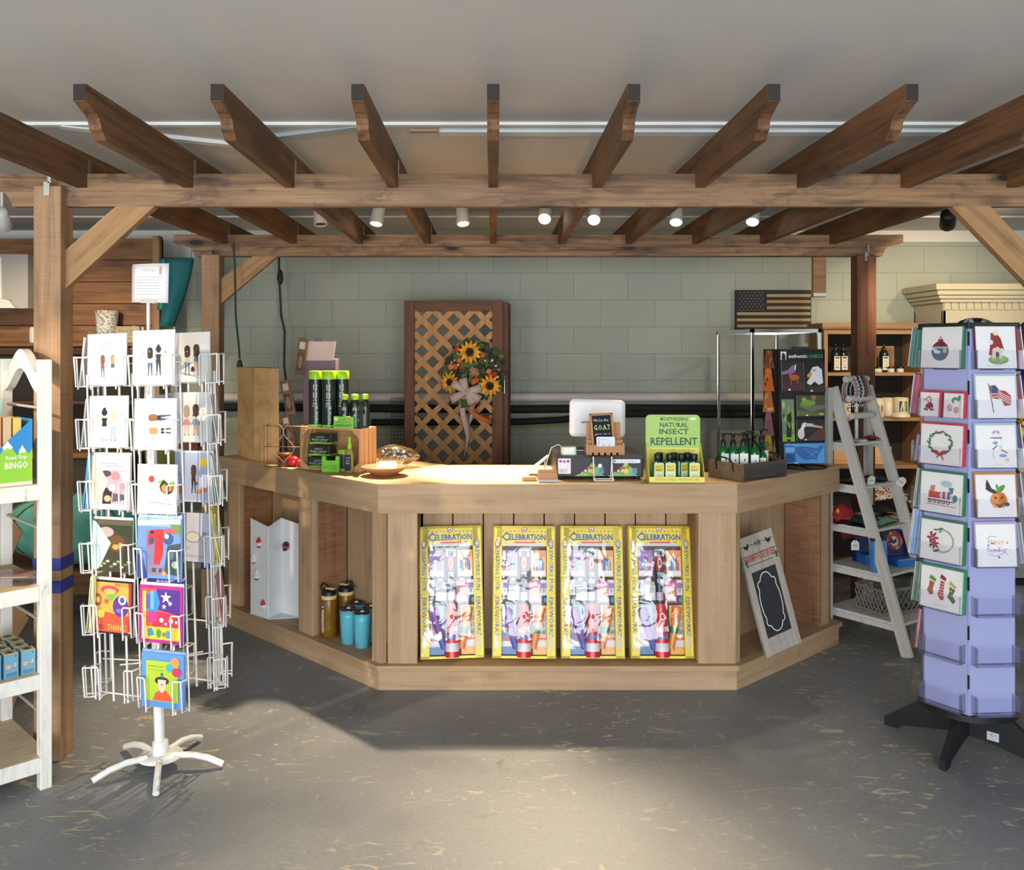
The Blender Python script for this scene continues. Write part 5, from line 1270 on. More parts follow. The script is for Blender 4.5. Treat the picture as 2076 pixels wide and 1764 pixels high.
card('F', 5, 'blue dotted card of a cartoon lady in orange with three balloons', [('r', 0, 0, 1, 1, '#5f97d8')] + [('e', random.Random(i).random(), random.Random(i + 99).random(), .006, .005, '#b5d2ee') for i in range(60)] + [('r', .12, .12, .88, .86, '#b5cf3c'), ('e', .80, .86, .11, .09, '#ec9a5c'), ('e', .68, .75, .10, .08, '#58b3ba'), ('e', .84, .68, .11, .085, '#d53a68'), ('p', [(.28, .13), (.34, .26), (.48, .34), (.60, .33), (.72, .22), (.76, .13)], '#e2603a'), ('e', .50, .50, .17, .075, '#4a2c24'), ('p', [(.40, .52), (.60, .52), (.58, .34), (.50, .27), (.42, .34)], '#f2cdb6'), ('e', .50, .43, .018, .015, '#7a2f2f'), ('e', .50, .62, .035, .03, '#2f6f9a'), ('r', .45, .53, .55, .58, '#35555f'), ('l', [(.5, .56), (.5, .62)], .0012, '#222222'), ('t', 'Remember when', .36, .76, .36, .03, '#6a7a24'), ('t', 'we were young?', .36, .69, .36, .03, '#6a7a24')], body='#6f9fd8', h=.200, env='#86a9dd')
# envelopes and cards seen edge-on in the side pockets
def edge(col, row, label, cols, h=.19, w=.165, nm='envelope', cat='envelope', splay=2.0, body=None):
    ox, oy, yw = COLS[col]
    for k, cc in enumerate(cols):
        M = RM @ TR(ox, oy, ROWZ[row] + .004, yw) @ TR(0, -.024 + .010 * k, 0) @ Matrix.Rotation(R(-5 + splay * (k - 1)), 4, 'X')
        e = MB().box(-w / 2, w / 2, 0, .004, 0, h + .004 * k).build(nm, mat(cc, .65), M=M)
        tag(e, label[k] if isinstance(label, list) else label, cat, 'cards and envelopes in the side pockets')
edge('FL', 0, 'white card seen edge-on in the top side pocket by the timber post', ['#dcdcda'], nm='greeting_card', cat='greeting card')
edge('FL', 1, 'clear-sleeved white card edge-on in the second side pocket by the timber post', ['#c9c9c8'], nm='greeting_card', cat='greeting card')
edge('FL', 2, ['outermost bright blue envelope in the side pocket by the timber post', 'middle blue envelope in the side pocket by the timber post', 'inner blue envelope in the side pocket by the timber post'], ['#5fb4da', '#6cbce0', '#4f9fc8'], h=.21)
edge('FL', 4, ['outermost pale green envelope in a lower side pocket', 'second pale green envelope in a lower side pocket', 'third pale green envelope in a lower side pocket', 'innermost pale green envelope in a lower side pocket'], ['#cdd39a', '#c6cd92', '#d3d8a6', '#bfc68a'], h=.22, splay=1.2)
edge('FR', 1, 'white card in a clear sleeve edge-on in the second side pocket by the counter', ['#d5d7da'], nm='greeting_card', cat='greeting card')
edge('FR', 2, ['outer white sleeved card above the yellow envelopes', 'pale green sleeved card above the yellow envelopes', 'inner white sleeved card above the yellow envelopes'], ['#d9dadc', '#bcd0c2', '#cfd2d6'], nm='greeting_card', cat='greeting card')
edge('FR', 3, ['outermost cream envelope in the side pocket by the counter', 'bright yellow envelope in the side pocket by the counter'], ['#ece5b0', '#e5d331'], h=.215, splay=4)
edge('FR', 4, 'dusty pink card alone in a side pocket by the counter', ['#c9938f'], nm='greeting_card', cat='greeting card')
edge('B', 1, 'white card at the back of the spinner, second row', ['#cfcfcd'], nm='greeting_card', cat='greeting card')
edge('B', 2, ['dark teal envelope at the back of the spinner', 'navy envelope at the back of the spinner', 'olive yellow envelope at the back of the spinner'], ['#2f6f86', '#1f4f72', '#8a8a3a'], h=.21)
edge('B', 3, 'grey card at the back of the spinner, fourth row', ['#8f8d8a'], nm='greeting_card', cat='greeting card')

# ------------------------------------------------------------------ distressed white shelf unit (front left)
g = G('distressed_white'); v = g.coords((14, 14, 3)); n = g.noise(v, 1.6, 7, .7, .8)
c0 = g.ramp(n, [(.30, '#8c8894'), (.345, '#d9d6cd'), (.5, '#ece9e0')]); g.bump(n, .15, .003)
M_DIST = g.done(c0, .6)
SA = (-1.665, 3.352); SHM = TR(SA[0], SA[1], 0, R(45))
su = thing('shelf_unit', 'distressed white open shelf unit with an arched end beside the timber post', 'shelf unit', M=SHM)
SL, SD = .85, .50
PW = .042
for x in (-PW, -SL):
    for y in (0, SD - PW):
        MB().box(0, PW, 0, PW, 0, 1.615).build('post', M_DIST, su, loc=(x, y, 0), bevel=.003)
SZ = [.125, .437, .767, 1.147]
W_SHB = wood('worn_shelf_wood', '#b7a78b', '#d3c4a6', '#e0d4bb', 'X', stain='#a8977c')
for z in SZ:
    MB().box(-SL + .004, -.004, .004, SD - .004, z - .018, z).build('shelf', W_SHB, su)
    MB().box(-SL + PW, -PW, .002, .022, z - .058, z - .002).build('front_rail', M_DIST, su, bevel=.002)
    MB().box(-SL + PW, -PW, SD - .022, SD - .002, z - .058, z - .002).build('back_rail', M_DIST, su, bevel=.002)
for z in (.27, .62, .97, 1.43):
    for x in (-PW / 2, -SL + PW / 2): MB().tube([(x, PW, z), (x, SD - PW, z)], .006, 8).build('side_rod', mat('#b9b3a4', .4), su)
for x0, x1 in ((-.036, -.006), (-SL + .006, -SL + .036)):
    A = []
    N = 16; y0, y1 = PW, SD - PW
    for i in range(N + 1):
        t = i / N; yy = y0 + (y1 - y0) * t; A.append((yy, 1.56 + .095 * math.sin(math.pi * t) ** 2))
    B = [(yy, zz - .075) for yy, zz in A][::-1]
    mb = MB()
    for i in range(N):
        q = [A[i], A[i + 1], B[N - 1 - i], B[N - i]]
        mb.prism(q, x0, x1, 'X')
    mb.build('arched_rail', M_DIST, su)
def on(x, y, z, rz=0.0): return SHM @ TR(x, y, z, rz)
# road-trip game tray
rt = thing('game_display', 'blue and green road trip bingo counter tray full of card packs', 'game display', M=on(0, 0, SZ[3] + .001))
xr = -.062; sw_ = .36
outl = [(xr - sw_, 0), (xr, 0), (xr, .245), (xr - .13, .125), (xr - sw_, .125)]
MB().prism(outl, .025, .028, 'Y').prism(outl, .20, .203, 'Y').box(xr - .003, xr, .028, .2, 0, .245).box(xr - sw_, xr, .028, .2, 0, .004).build('tray', mat('#2f86c6', .45), rt)
def U(x, z): return ((x + sw_) / sw_, z / .245)
ap = [('p', [U(-sw_, 0), U(0, 0), U(0, .135), U(-.012, .115), U(-.035, .148), U(-.052, .112), U(-.085, .165), U(-.115, .11), U(-.155, .15), U(-.19, .11), U(-sw_, .12)], '#8cc63c')]
for (a, zt, wv) in ((-.035, .148, .012), (-.085, .165, .018), (-.155, .15, .018)):
    ap.append(('p', [U(a - wv, zt - .022), U(a, zt + .002), U(a + wv, zt - .022), U(a + wv * .5, zt - .030), U(a, zt - .022), U(a - wv * .5, zt - .032)], '#f3f4f2'))
ap += [('r', 0, 0, 1, .055, '#d8d6c8'), ('t', '*Road Trip', (sw_ - .055) / sw_, .42, .20, .075, '#eef3e2'), ('t', '*BINGO', (sw_ - .055) / sw_, .31, .22, .105, '#eef3e2')]
ap += [('p', [U(-.24, .03), U(-.115, .03), U(-.115, .052), U(-.15, .055), U(-.165, .078), U(-.24, .08)], '#d3242b'), ('p', [U(-.20, .055), U(-.168, .055), U(-.175, .073), U(-.20, .073)], '#e6e9ef'), ('e',) + U(-.135, .028) + (.055, .075, '#2b2b2d'), ('e',) + U(-.135, .028) + (.028, .04, '#e8e8e4'),
       ('e',) + U(-.20, .10) + (.10, .09, '#e6d83c'), ('p', [U(-.215, .118), U(-.18, .118), U(-.17, .14), U(-.2, .146)], '#c9502f')]
art(ap, sw_, .245, rt, 'tray_print', y=.025, M=TR(xr - sw_ / 2, 0, 0))
pk = [mat(c, .5) for c in ('#e0bd62', '#d9a66a', '#d98e6a', '#c9b08a')]
for i in range(9):
    MB().box(xr - .335 + .034 * i, xr - .335 + .034 * i + .027, .034, .19, .005, .262 - .004 * abs(i - 5)).build('card_pack', pk[i % 4], rt)
hb = MB().box(-.22, .0, .0, .07, 0, .31).prism([(-.12 + .032 * math.cos(t), .31 + .05 * math.sin(t)) for t in [math.pi * i / 10 for i in range(11)]], .0, .07, 'Y', 1).build('beach_house_box', [mat('#b9cfc9', .5), mat('#8fb5ae', .5)], M=on(-.085, .30, SZ[3] + .001))
tag(hb, 'pale green boxed set printed with little beach houses behind the bingo tray', 'box')
art([('r', 0, .55, 1, 1, '#a9c9c6'), ('r', 0, .0, 1, .55, '#c9d8cf'), ('r', .36, .45, .60, .68, '#dfae52'), ('r', .70, .45, .96, .62, '#c9584e'), ('r', .70, .60, .96, .74, '#e7dfe6'), ('r', .36, .68, .60, .86, '#e6d3cf'), ('e', .12, .70, .10, .12, '#6fa07a'), ('r', .08, .4, .26, .56, '#b06a4a'), ('e', .82, .84, .08, .08, '#7fae8a')], .22, .31, hb, 'box_print', M=TR(-.11, 0, 0))
# clamshell pack
cl = thing('clamshell_pack', 'clear clamshell pack with a pink insert card on the middle shelf', 'pack', M=on(-.10, .13, SZ[2] + .001, R(-40)))
MB().prism(rrect(.17, .12, .02, 4, -.085, -.06), 0, .035).build('shell', M_ACRY, cl)
pi = MB().box(-.075, .075, -.052, .052, .030, .0315).build('insert_card', mat('#e9b7ad', .5), cl)
art([('r', .05, .06, .95, .94, '#eac3ba'), ('p', [(.55, .72), (.82, .72), (.86, .82), (.6, .88)], '#c24a44'), ('r', .15, .74, .4, .80, '#7a6a66')] + [('r', .12, .20 + .07 * i, .86, .215 + .07 * i, '#b8968f') for i in range(6)], .15, .104, pi, 'insert_print', M=Matrix.Translation((0, -.052, .0318)) @ Matrix.Rotation(R(-90), 4, 'X'))
cl2 = thing('clamshell_pack', 'clear clamshell pack partly out of view behind the pink-card pack', 'pack', M=on(-.27, .20, SZ[2] + .001, R(-20)))
MB().prism(rrect(.17, .12, .02, 4, -.085, -.06), 0, .045).build('shell', M_ACRY, cl2)
MB().box(-.06, .05, -.04, .04, .006, .03).build('contents', mat('#8a7f86', .4), cl2)
# little blue cartons
def carton(label, M):
    c = MB().box(-.024, .024, -.024, .024, 0, .088).box(-.0242, .0242, -.0242, .0242, .0885, .090, 1).build('blue_carton', [mat('#6fa3bd', .5), mat('#d9c48a', .5)], M=M)
    tag(c, label, 'carton', 'little blue cartons on the white shelf')
    art([('r', .1, .05, .9, .22, '#4f86a4'), ('e', .30, .48, .2, .10, '#d9a987'), ('e', .72, .55, .14, .09, '#e9c48f'), ('e', .65, .57, .12, .08, '#7aaac0'), ('l', [(.1, .3), (.5, .42), (.9, .36)], .0008, '#3f6f90'), ('e', .8, .9, .06, .03, '#3a5a70')], .048, .088, c, 'carton_print', y=-.0243)
    tp = [('r', .2, .3, .8, .7, '#7d6a3c'), ('r', .35, .2, .6, .8, '#4a4228')]
    art(tp, .048, .048, c, 'lid_print', M=Matrix.Translation((0, -.024, .0902)) @ Matrix.Rotation(R(-90), 4, 'X'))
rown = ['front row', 'second row', 'third row', 'back row']
for r in range(4):
    for k in range(3 + (r > 1)):
        carton('little blue carton in the %s, %s from the unit\'s front post' % (rown[r], ORD[k]), on(-.072 - .060 * k - .006 * (r % 2), .055 + .068 * r, SZ[1] + .001, R(4 * ((r + k) % 3) - 4)))
kb = MB().prism([(-.35, 0), (.22, 0), (.26, .12), (.18, .22), (.28, .40), (.16, .58), (.25, .80), (.12, .98), (-.35, 1.0)], 0, .02, 'Y').build('brown_cutout', mat('#9b7350', .8), M=TR(-2.42, 4.02, 0, R(20)) @ Matrix.Rotation(R(-4), 4, 'X'))
tag(kb, 'brown cut-out board leaning behind the white shelf unit', 'board')

# ------------------------------------------------------------------ lilac hexagonal card spinner (front right)
PC = Vector((1.965, 3.68)); PR = .19; PA0 = 243.0
pm_ = TR(PC.x, PC.y, 0)
ps = thing('hexagonal_card_rack', 'lilac six-sided card rack with clear pockets on a black cross base', 'card rack', M=pm_)
M_LIL = mat('#9ca1cd', .4, coat=.1)
PZ0, PZ1 = .205, 1.735
apo = PR * math.cos(R(30))
def hexpts(r): return [(r * math.cos(R(PA0 + 60 * k)), r * math.sin(R(PA0 + 60 * k))) for k in range(6)]
MB().prism(hexpts(PR * 1.10), PZ1, PZ1 + .024).build('top_cap', M_BLACK, ps, bevel=.002)
MB().lathe([(PR * .98, PZ0 - .03), (PR * .98, PZ0 - .004)], 40).build('turntable', M_BLACK, ps)
MB().prism(hexpts(PR * .97), PZ0 - .004, PZ0).build('bottom_plate', M_BLACK, ps)
FC = {}
for k in range(6):
    phi = PA0 + 30 + 60 * k
    FM = TR(apo * math.cos(R(phi)), apo * math.sin(R(phi)), 0, R(phi + 90))
    FC[k] = FM
    MB().box(-PR / 2, PR / 2, 0, .004, PZ0, PZ1).build('side_panel', M_LIL, ps, M=FM)
    MB().box(-PR / 2 - .004, -PR / 2 + .006, -.003, .0, PZ0, PZ1).build('corner_strip', M_ACRY, ps, M=FM)
    sl = MB()
    for i in range(8): sl.box(PR / 2 - .002, PR / 2 + .003, -.003, .003, PZ0 + .105 + .194 * i, PZ0 + .16 + .194 * i)
    if k in (5,): sl.build('black_slots', M_BLACK, ps, M=FM)
    for i in range(8):
        z = 1.575 - .1945 * i
        q = MB()
        q.box(-.085, .085, -.046, -.044, 0, .075).box(-.085, .085, -.044, 0, 0, .002).box(-.085, -.083, -.044, 0, 0, .075).box(.083, .085, -.044, 0, 0, .075)
        q.build('clear_pocket', M_ACRY, ps, M=FM @ TR(0, 0, z))
        MB().box(-.05, .05, -.0012, 0, -.004, .0).build('pocket_slot', mat('#4a4668', .6), ps, M=FM @ TR(0, 0, z))
# black cross base
MBASE = mat('#15161a', .5)
prof = [(-.36, 0), (-.30, 0), (-.27, .022), (-.06, .06), (.06, .06), (.27, .022), (.30, 0), (.36, 0), (.36, .035), (.17, .172), (-.17, .172), (-.36, .035)]
b1 = MB().prism([(x * .93, z) for x, z in prof], -.012, .012, 'Y').build('foot_board', MBASE, ps, M=TR(0, 0, 0, R(-46)), bevel=.002)
MB().prism([(x * .78, z) for x, z in prof], -.012, .012, 'Y').build('foot_board', MBASE, ps, M=TR(0, 0, 0, R(44)), bevel=.002)
lb = MB().box(-.022, .022, -.0135, -.012, .066, .100).build('maker_label', mat('#c9cbd0', .4), b1, loc=(.10, 0, 0))
art([('t', 'UDC', .5, .64, .74, .34, '#2b2c30'), ('r', .1, .25, .9, .3, '#8d9096')], .044, .034, lb, 'label_print', y=-.0135, M=TR(0, 0, .066))


def hcard(face, row, label, prims, body='#eceaea', edge=None, w=.165, h=.165, dx=0, dz=.004, n=1, out=.02, tilt=-5, sleeve=True, rz=0):
    z = 1.575 - .1945 * row
    M = pm_ @ FC[face] @ TR(dx, -out - .016, z + dz, rz) @ Matrix.Rotation(R(tilt), 4, 'X')
    c = MB().box(-w / 2, w / 2, 0, .004, 0, h).build('boxed_card', mat(body, .5), M=M)
    tag(c, label, 'greeting card', 'sleeved cards on the lilac rack')
    if edge: MB().box(-w / 2 - .002, w / 2 + .009, .005, .014, -.001, h + .009).build('envelope', mat(edge, .55), c)
    art([('r', 0, 0, 1, 1, body)] + prims, w, h, c, 'printed_front', rough=.4)
    if sleeve:
        rows = []; r = random.Random(face * 31 + row)
        for j in range(8): rows.append([(-w / 2 - .004 + (w + .014) * i / 7, -.0025 - r.random() * .004, -.004 + (h + .014) * j / 7) for i in range(8)])
        MB().sheet(rows).build('clear_sleeve', M_FILM, c)
    return c
def wreath(cx, cy, rx, ry, n, cols, sz):
    return [('e', cx + rx * math.cos(a) * (1 + .08 * math.sin(i * 2.3)), cy + ry * math.sin(a) * (1 + .08 * math.cos(i * 1.7)), sz, sz * .45, cols[i % len(cols)], a + 1.2 + (i % 3) * .5) for i, a in enumerate([2 * math.pi * i / n for i in range(n)])]
LF, RF, LS, RS = 5, 0, 4, 1
hcard(LF, 0, 'card with a hanging Christmas bauble and green envelope', [('e', .48, .40, .22, .23, '#5d7486'), ('p', [(.27, .46), (.30, .56), (.40, .64), (.56, .64), (.66, .56), (.69, .46)], '#7a2a36'), ('p', [(.28, .47), (.68, .47), (.66, .52), (.3, .52)], '#9db4bf'), ('r', .42, .63, .55, .70, '#7a2a36'), ('e', .48, .74, .03, .04, '#c99a8f'), ('e', .38, .40, .06, .05, '#dfe6ea'), ('e', .60, .42, .05, .06, '#c6bf8f'), ('p', [(.1, .56), (.5, .40), (.46, .34)], '#e3e8ea')], edge='#2f7a58')
hcard(RF, 0, 'card with a red spotted toadstool house and dark red envelope', [('p', [(.34, .50), (.30, .32), (.36, .30), (.70, .44), (.62, .72), (.50, .86), (.38, .84), (.36, .66)], '#8f2530'), ('e', .50, .84, .07, .06, '#e2dcc4'), ('e', .38, .62, .05, .06, '#e2dcc4'), ('e', .64, .44, .04, .04, '#e2dcc4'), ('e', .54, .20, .26, .11, '#6f9f4a'), ('e', .54, .22, .2, .07, '#8cb860'), ('p', [(.38, .24), (.40, .46), (.54, .52), (.64, .42), (.62, .24)], '#d9d3c0'), ('e', .52, .32, .045, .08, '#3c3a40'), ('p', [(.46, .10), (.58, .10), (.55, .26), (.48, .26)], '#8d968f'), ('r', .2, .06, .8, .07, '#b9b6b6')], edge='#7d2436', w=.160)
hcard(LF, 1, 'small card with crossed candy canes and a red bow', [('l', [(.40, .25), (.60, .70), (.50, .84), (.38, .76)], .006, '#c9545c'), ('l', [(.62, .25), (.42, .66), (.30, .74), (.20, .66)], .006, '#d77a80'), ('e', .42, .46, .14, .08, '#8e2233', .6), ('e', .62, .48, .14, .08, '#8e2233', 2.3), ('p', [(.46, .44), (.58, .44), (.66, .2), (.5, .34), (.36, .18)], '#8e2233'), ('e', .30, .30, .10, .05, '#3f7a4a'), ('e', .70, .30, .08, .04, '#3f7a4a')], edge='#c23a45', w=.078, h=.098, dx=-.048, dz=.0)
hcard(LF, 1, 'small card with pink bells and green ribbon', [('e', .55, .72, .16, .12, '#4f8f63', .5), ('e', .62, .66, .10, .08, '#eceaea'), ('e', .78, .80, .08, .14, '#4f8f63', -.5), ('e', .32, .40, .15, .15, '#d79aa2'), ('e', .66, .32, .14, .14, '#d79aa2'), ('e', .36, .46, .06, .05, '#eac3c8')], edge='#c23a45', w=.078, h=.098, dx=.052, dz=.0)
hcard(RF, 1, 'card with a waving striped flag and pale blue envelope', [('l', [(.32, .82), (.42, .12)], .004, '#6b6358'), ('p', [(.34, .76), (.48, .78), (.60, .66), (.74, .64), (.88, .52), (.86, .30), (.70, .28), (.62, .44), (.40, .46)], '#a83a44')] + [('l', [(.38, .70 - .07 * i), (.52, .72 - .07 * i), (.64, .58 - .05 * i), (.86, .48 - .05 * i)], .003, '#e6e0dc') for i in range(4)] + [('p', [(.35, .75), (.50, .77), (.56, .68), (.54, .58), (.38, .60)], '#33477a')], edge='#a9c3d6', w=.160)
hcard(LF, 2, 'card with a holly wreath and trailing red bow', wreath(.48, .54, .27, .27, 34, ['#3f6f4a', '#5d8f63', '#2f5a44', '#86a98a'], .055) + [('e', .48 + .27 * math.cos(i), .54 + .27 * math.sin(i), .013, .013, '#b5303a') for i in range(0, 12, 2)] + [('e', .40, .30, .09, .05, '#b3333f', -.5), ('e', .56, .30, .09, .05, '#b3333f', .5), ('l', [(.46, .28), (.42, .16)], .005, '#b3333f'), ('l', [(.50, .28), (.58, .12)], .005, '#b3333f')], edge='#c23a45', w=.172, h=.160)
hcard(RF, 2, 'card with a nursery mobile of bird and clouds', [('l', [(.36, .70), (.66, .70)], .005, '#7a5f6a'), ('l', [(.38, .71), (.5, .86), (.64, .71)], .0012, '#9a8aa0'), ('e', .46, .84, .05, .03, '#b48fc0', .5), ('e', .56, .84, .05, .03, '#b48fc0', -.5), ('e', .48, .58, .07, .04, '#7fa6c9'), ('l', [(.40, .42), (.52, .52)], .005, '#8a5a6a'), ('e', .60, .48, .05, .04, '#e0d6a0'), ('l', [(.62, .42), (.78, .34)], .005, '#8a5a6a'), ('e', .66, .28, .10, .04, '#7fa6c9'), ('e', .76, .18, .06, .035, '#dfc86a'), ('e', .44, .30, .05, .08, '#cfd0b8'), ('e', .46, .31, .04, .07, '#eceaea'), ('l', [(.5, .70), (.5, .55)], .0008, '#9a9aa8'), ('l', [(.64, .70), (.64, .45)], .0008, '#9a9aa8'), ('r', .42, .07, .66, .08, '#b9b6b6')], edge='#a9c3d6', w=.160)
hcard(LF, 3, 'card with a toy steam train in red and blue', [('p', [(.20, .36), (.50, .36), (.50, .52), (.20, .52)], '#c2503f'), ('p', [(.22, .52), (.34, .52), (.36, .68), (.24, .66)], '#c98a86'), ('e', .62, .44, .16, .10, '#c9c3d6'), ('r', .54, .36, .60, .54, '#a84a66'), ('r', .66, .36, .71, .54, '#7a4a66'), ('p', [(.70, .50), (.78, .50), (.80, .66), (.68, .66)], '#5f7f9a'), ('e', .62, .74, .14, .08, '#b6c3cf'), ('l', [(.18, .32), (.84, .30)], .004, '#7f3a40')] + [('e', .24 + .11 * i, .27, .045, .045, '#37474f') for i in range(5)] + [('e', .24 + .11 * i, .27, .025, .025, '#d3d3d0') for i in range(5)] + [('e', .84, .40, .06, .09, '#4a8f86'), ('l', [(.16, .20), (.86, .18)], .003, '#c98a6a')], edge='#2f7a58', w=.172, h=.160)
hcard(RF, 3, 'card with a grinning pumpkin in a witch hat and orange envelope', [('e', .56, .40, .22, .19, '#d97f2c'), ('e', .46, .40, .09, .18, '#e39340'), ('e', .66, .40, .09, .18, '#c96f24'), ('p', [(.30, .62), (.40, .66), (.28, .90), (.24, .74)], '#2a2430'), ('e', .38, .63, .16, .05, '#2f2836', -.4), ('e', .62, .66, .14, .06, '#5d8f3c', .7), ('e', .54, .68, .10, .04, '#6fa048', 1.8), ('p', [(.44, .44), (.52, .42), (.48, .50)], '#2b1a12'), ('p', [(.60, .42), (.68, .45), (.65, .51)], '#2b1a12'), ('p', [(.42, .34), (.58, .28), (.74, .36), (.58, .22)], '#2b1a12'), ('e', .76, .30, .07, .05, '#4a3020')], edge='#d0813a', w=.160)
hcard(LF, 4, 'card with a vine wreath and red poinsettias', [('l', [(.5 + .30 * math.cos(R(a)), .52 + .28 * math.sin(R(a))) for a in range(-120, 121, 12)], .0035, '#a58f7c'), ('l', [(.5 + .28 * math.cos(R(a)), .50 + .29 * math.sin(R(a))) for a in range(-120, 121, 12)], .002, '#8f7d70')] + wreath(.42, .50, .20, .27, 10, ['#4f7a56', '#3f6247', '#6f9a72'], .05)[2:8] + [('e', .30 + .08 * math.cos(a), .56 + .09 * math.sin(a), .07, .03, '#a83240', a) for a in [i * 1.05 for i in range(6)]] + [('e', .34 + .07 * math.cos(a), .40 + .07 * math.sin(a), .06, .025, '#963040', a) for a in [i * 1.05 + .4 for i in range(6)]] + [('e', .30, .56, .02, .02, '#d9b84a'), ('e', .42, .26, .07, .03, '#4f7a56', .4), ('e', .48, .80, .07, .03, '#4f7a56', .4)], edge='#2f7a58', w=.172, h=.160)
hcard(RF, 4, 'card lettered Happy New Year in bright colours with lilac envelope', [('t', 'Happy', .50, .58, .40, .14, '#d98a5a'), ('t', 'New Year', .52, .40, .50, .13, '#b85aa0'), ('l', [(.3, .30), (.5, .24), (.72, .34), (.80, .26)], .003, '#7fb8c0'), ('l', [(.28, .66), (.36, .72), (.5, .70)], .003, '#8fb86a'), ('e', .56, .22, .03, .03, '#d9628a'), ('e', .30, .50, .03, .03, '#6aa0d0'), ('e', .78, .56, .03, .03, '#d9b84a'), ('r', .36, .53, .46, .56, '#c94f6a'), ('r', .5, .36, .6, .39, '#5a9ad0')], edge='#b8a5c9', w=.160)
hcard(LF, 5, 'card with three Christmas stockings and a green envelope', [('p', [(.22, .66), (.34, .62), (.30, .46), (.32, .34), (.24, .30), (.16, .40), (.20, .50)], '#a8634a'), ('p', [(.20, .70), (.36, .64), (.38, .72), (.24, .80)], '#5d9a3c'), ('p', [(.48, .70), (.58, .68), (.56, .46), (.58, .26), (.50, .22), (.42, .36), (.46, .48)], '#b34a55'), ('p', [(.46, .76), (.60, .70), (.62, .78), (.50, .86)], '#93303e')] + [('l', [(.46, .64 - .07 * i), (.58, .62 - .07 * i)], .003, '#e6c7b8') for i in range(5)] + [('p', [(.70, .60), (.84, .54), (.78, .40), (.86, .28), (.80, .20), (.66, .34), (.70, .46)], '#5a6f4f'), ('p', [(.68, .66), (.84, .56), (.86, .62), (.72, .74)], '#c9a94f'), ('e', .76, .40, .02, .02, '#d9c88a'), ('e', .74, .50, .02, .02, '#d9c88a'), ('t', 'Happy Holidays', .5, .10, .34, .04, '#b5b0b4')], edge='#2f8a62', w=.172, h=.165)
# packs seen from the side
def pack(face, row, lab, cols, w=.16, h=.165, n=6, out=.012, front='#b9b6bd', cat='card pack', tilt=-6):
    z = 1.575 - .1945 * row
    t = thing('card_pack', lab, cat, M=pm_ @ FC[face] @ TR(0, -out - .004, z + .004) @ Matrix.Rotation(R(tilt), 4, 'X'), group='card packs on the side faces of the lilac rack')
    for i in range(n):
        MB().box(-w / 2, w / 2, -.0062 * i - .005, -.0062 * i, 0, h - .002 * (i % 2)).build('envelope', mat(cols[i % len(cols)], .5), t)
    f = MB().box(-w / 2, w / 2, -.0062 * n - .004, -.0062 * n, 0, h).build('front_card', mat(front, .4), t)
    return f
def fr(f, pr, n, w=.16, h=.165): art(pr, w, h, f, 'card_print', y=-.0062 * n - .004)
f = pack(LS, 0, 'thick pack of teal and green envelopes at the top of the left side face', ['#2f7f78', '#2a6a5c', '#3b8f86', '#23584e'], n=6, front='#9d9aa6'); fr(f, [('e', .5, .5, .12, .28, '#7a3a4a')], 6)
f = pack(LS, 1, 'pack of crimson pink envelopes on the left side face', ['#a8325a', '#93304a', '#b5456a'], n=5, front='#b4b2b6'); fr(f, [('p', [(.35, .2), (.6, .2), (.5, .8)], '#a8323c')], 5)
f = pack(LS, 3, 'grey-green card pack with pencil figures on the left side face', ['#7fa09a', '#5d8078', '#8fb0a8'], n=3, front='#b3b0a8'); fr(f, [('l', [(.3, .3), (.35, .7)], .005, '#8a4a4a'), ('l', [(.5, .3), (.55, .75)], .005, '#5a6a4a'), ('l', [(.7, .3), (.72, .66)], .005, '#a88a5a')], 3)
f = pack(LS, 4, 'stack of pale blue envelopes with an autumn card in front', ['#7f9fd0', '#a3bde0', '#6a88bd', '#8fb0dc'], n=6, front='#b8a48f', h=.19); fr(f, [('e', .4, .6, .16, .1, '#c9834a'), ('e', .55, .4, .18, .2, '#8a4a3a'), ('e', .5, .2, .25, .1, '#6a4a3a')], 6, h=.19)
f = pack(LS, 5, 'card pack with a dark red figure low on the left side face', ['#5d8a70', '#86a890', '#3f6a52'], n=4, front='#b3a9a0'); fr(f, [('e', .5, .55, .2, .22, '#8a4438'), ('r', .3, .1, .7, .4, '#7a3f3a')], 4)
f = pack(LS, 6, 'reddish card pack lowest on the left side face', ['#7a3a4a', '#c98a9a'], n=2, front='#8a5a66')
f = pack(LS, 2, 'slim pack with a red edge and pale blue front on the left side face', ['#a8325a', '#7f8fc0'], n=2, front='#8f93bd', h=.11)
for r, c, lb in ((0, ['#7d2436', '#8f2a3e'], 'dark red envelopes at the top of the right side face'), (1, ['#8f2436', '#7d2030'], 'dark red envelopes second on the right side face'), (2, ['#2f2f4a', '#4a4a66'], 'navy envelopes on the right side face'), (3, ['#4a3a5a', '#5a4a70'], 'plum envelopes on the right side face beside the pumpkin card'), (4, ['#7f8a9a', '#a3aebd'], 'grey card pack on the right side face beside the new year card')):
    pack(RS, r, lb, c, n=3, front='#c3c0c6')

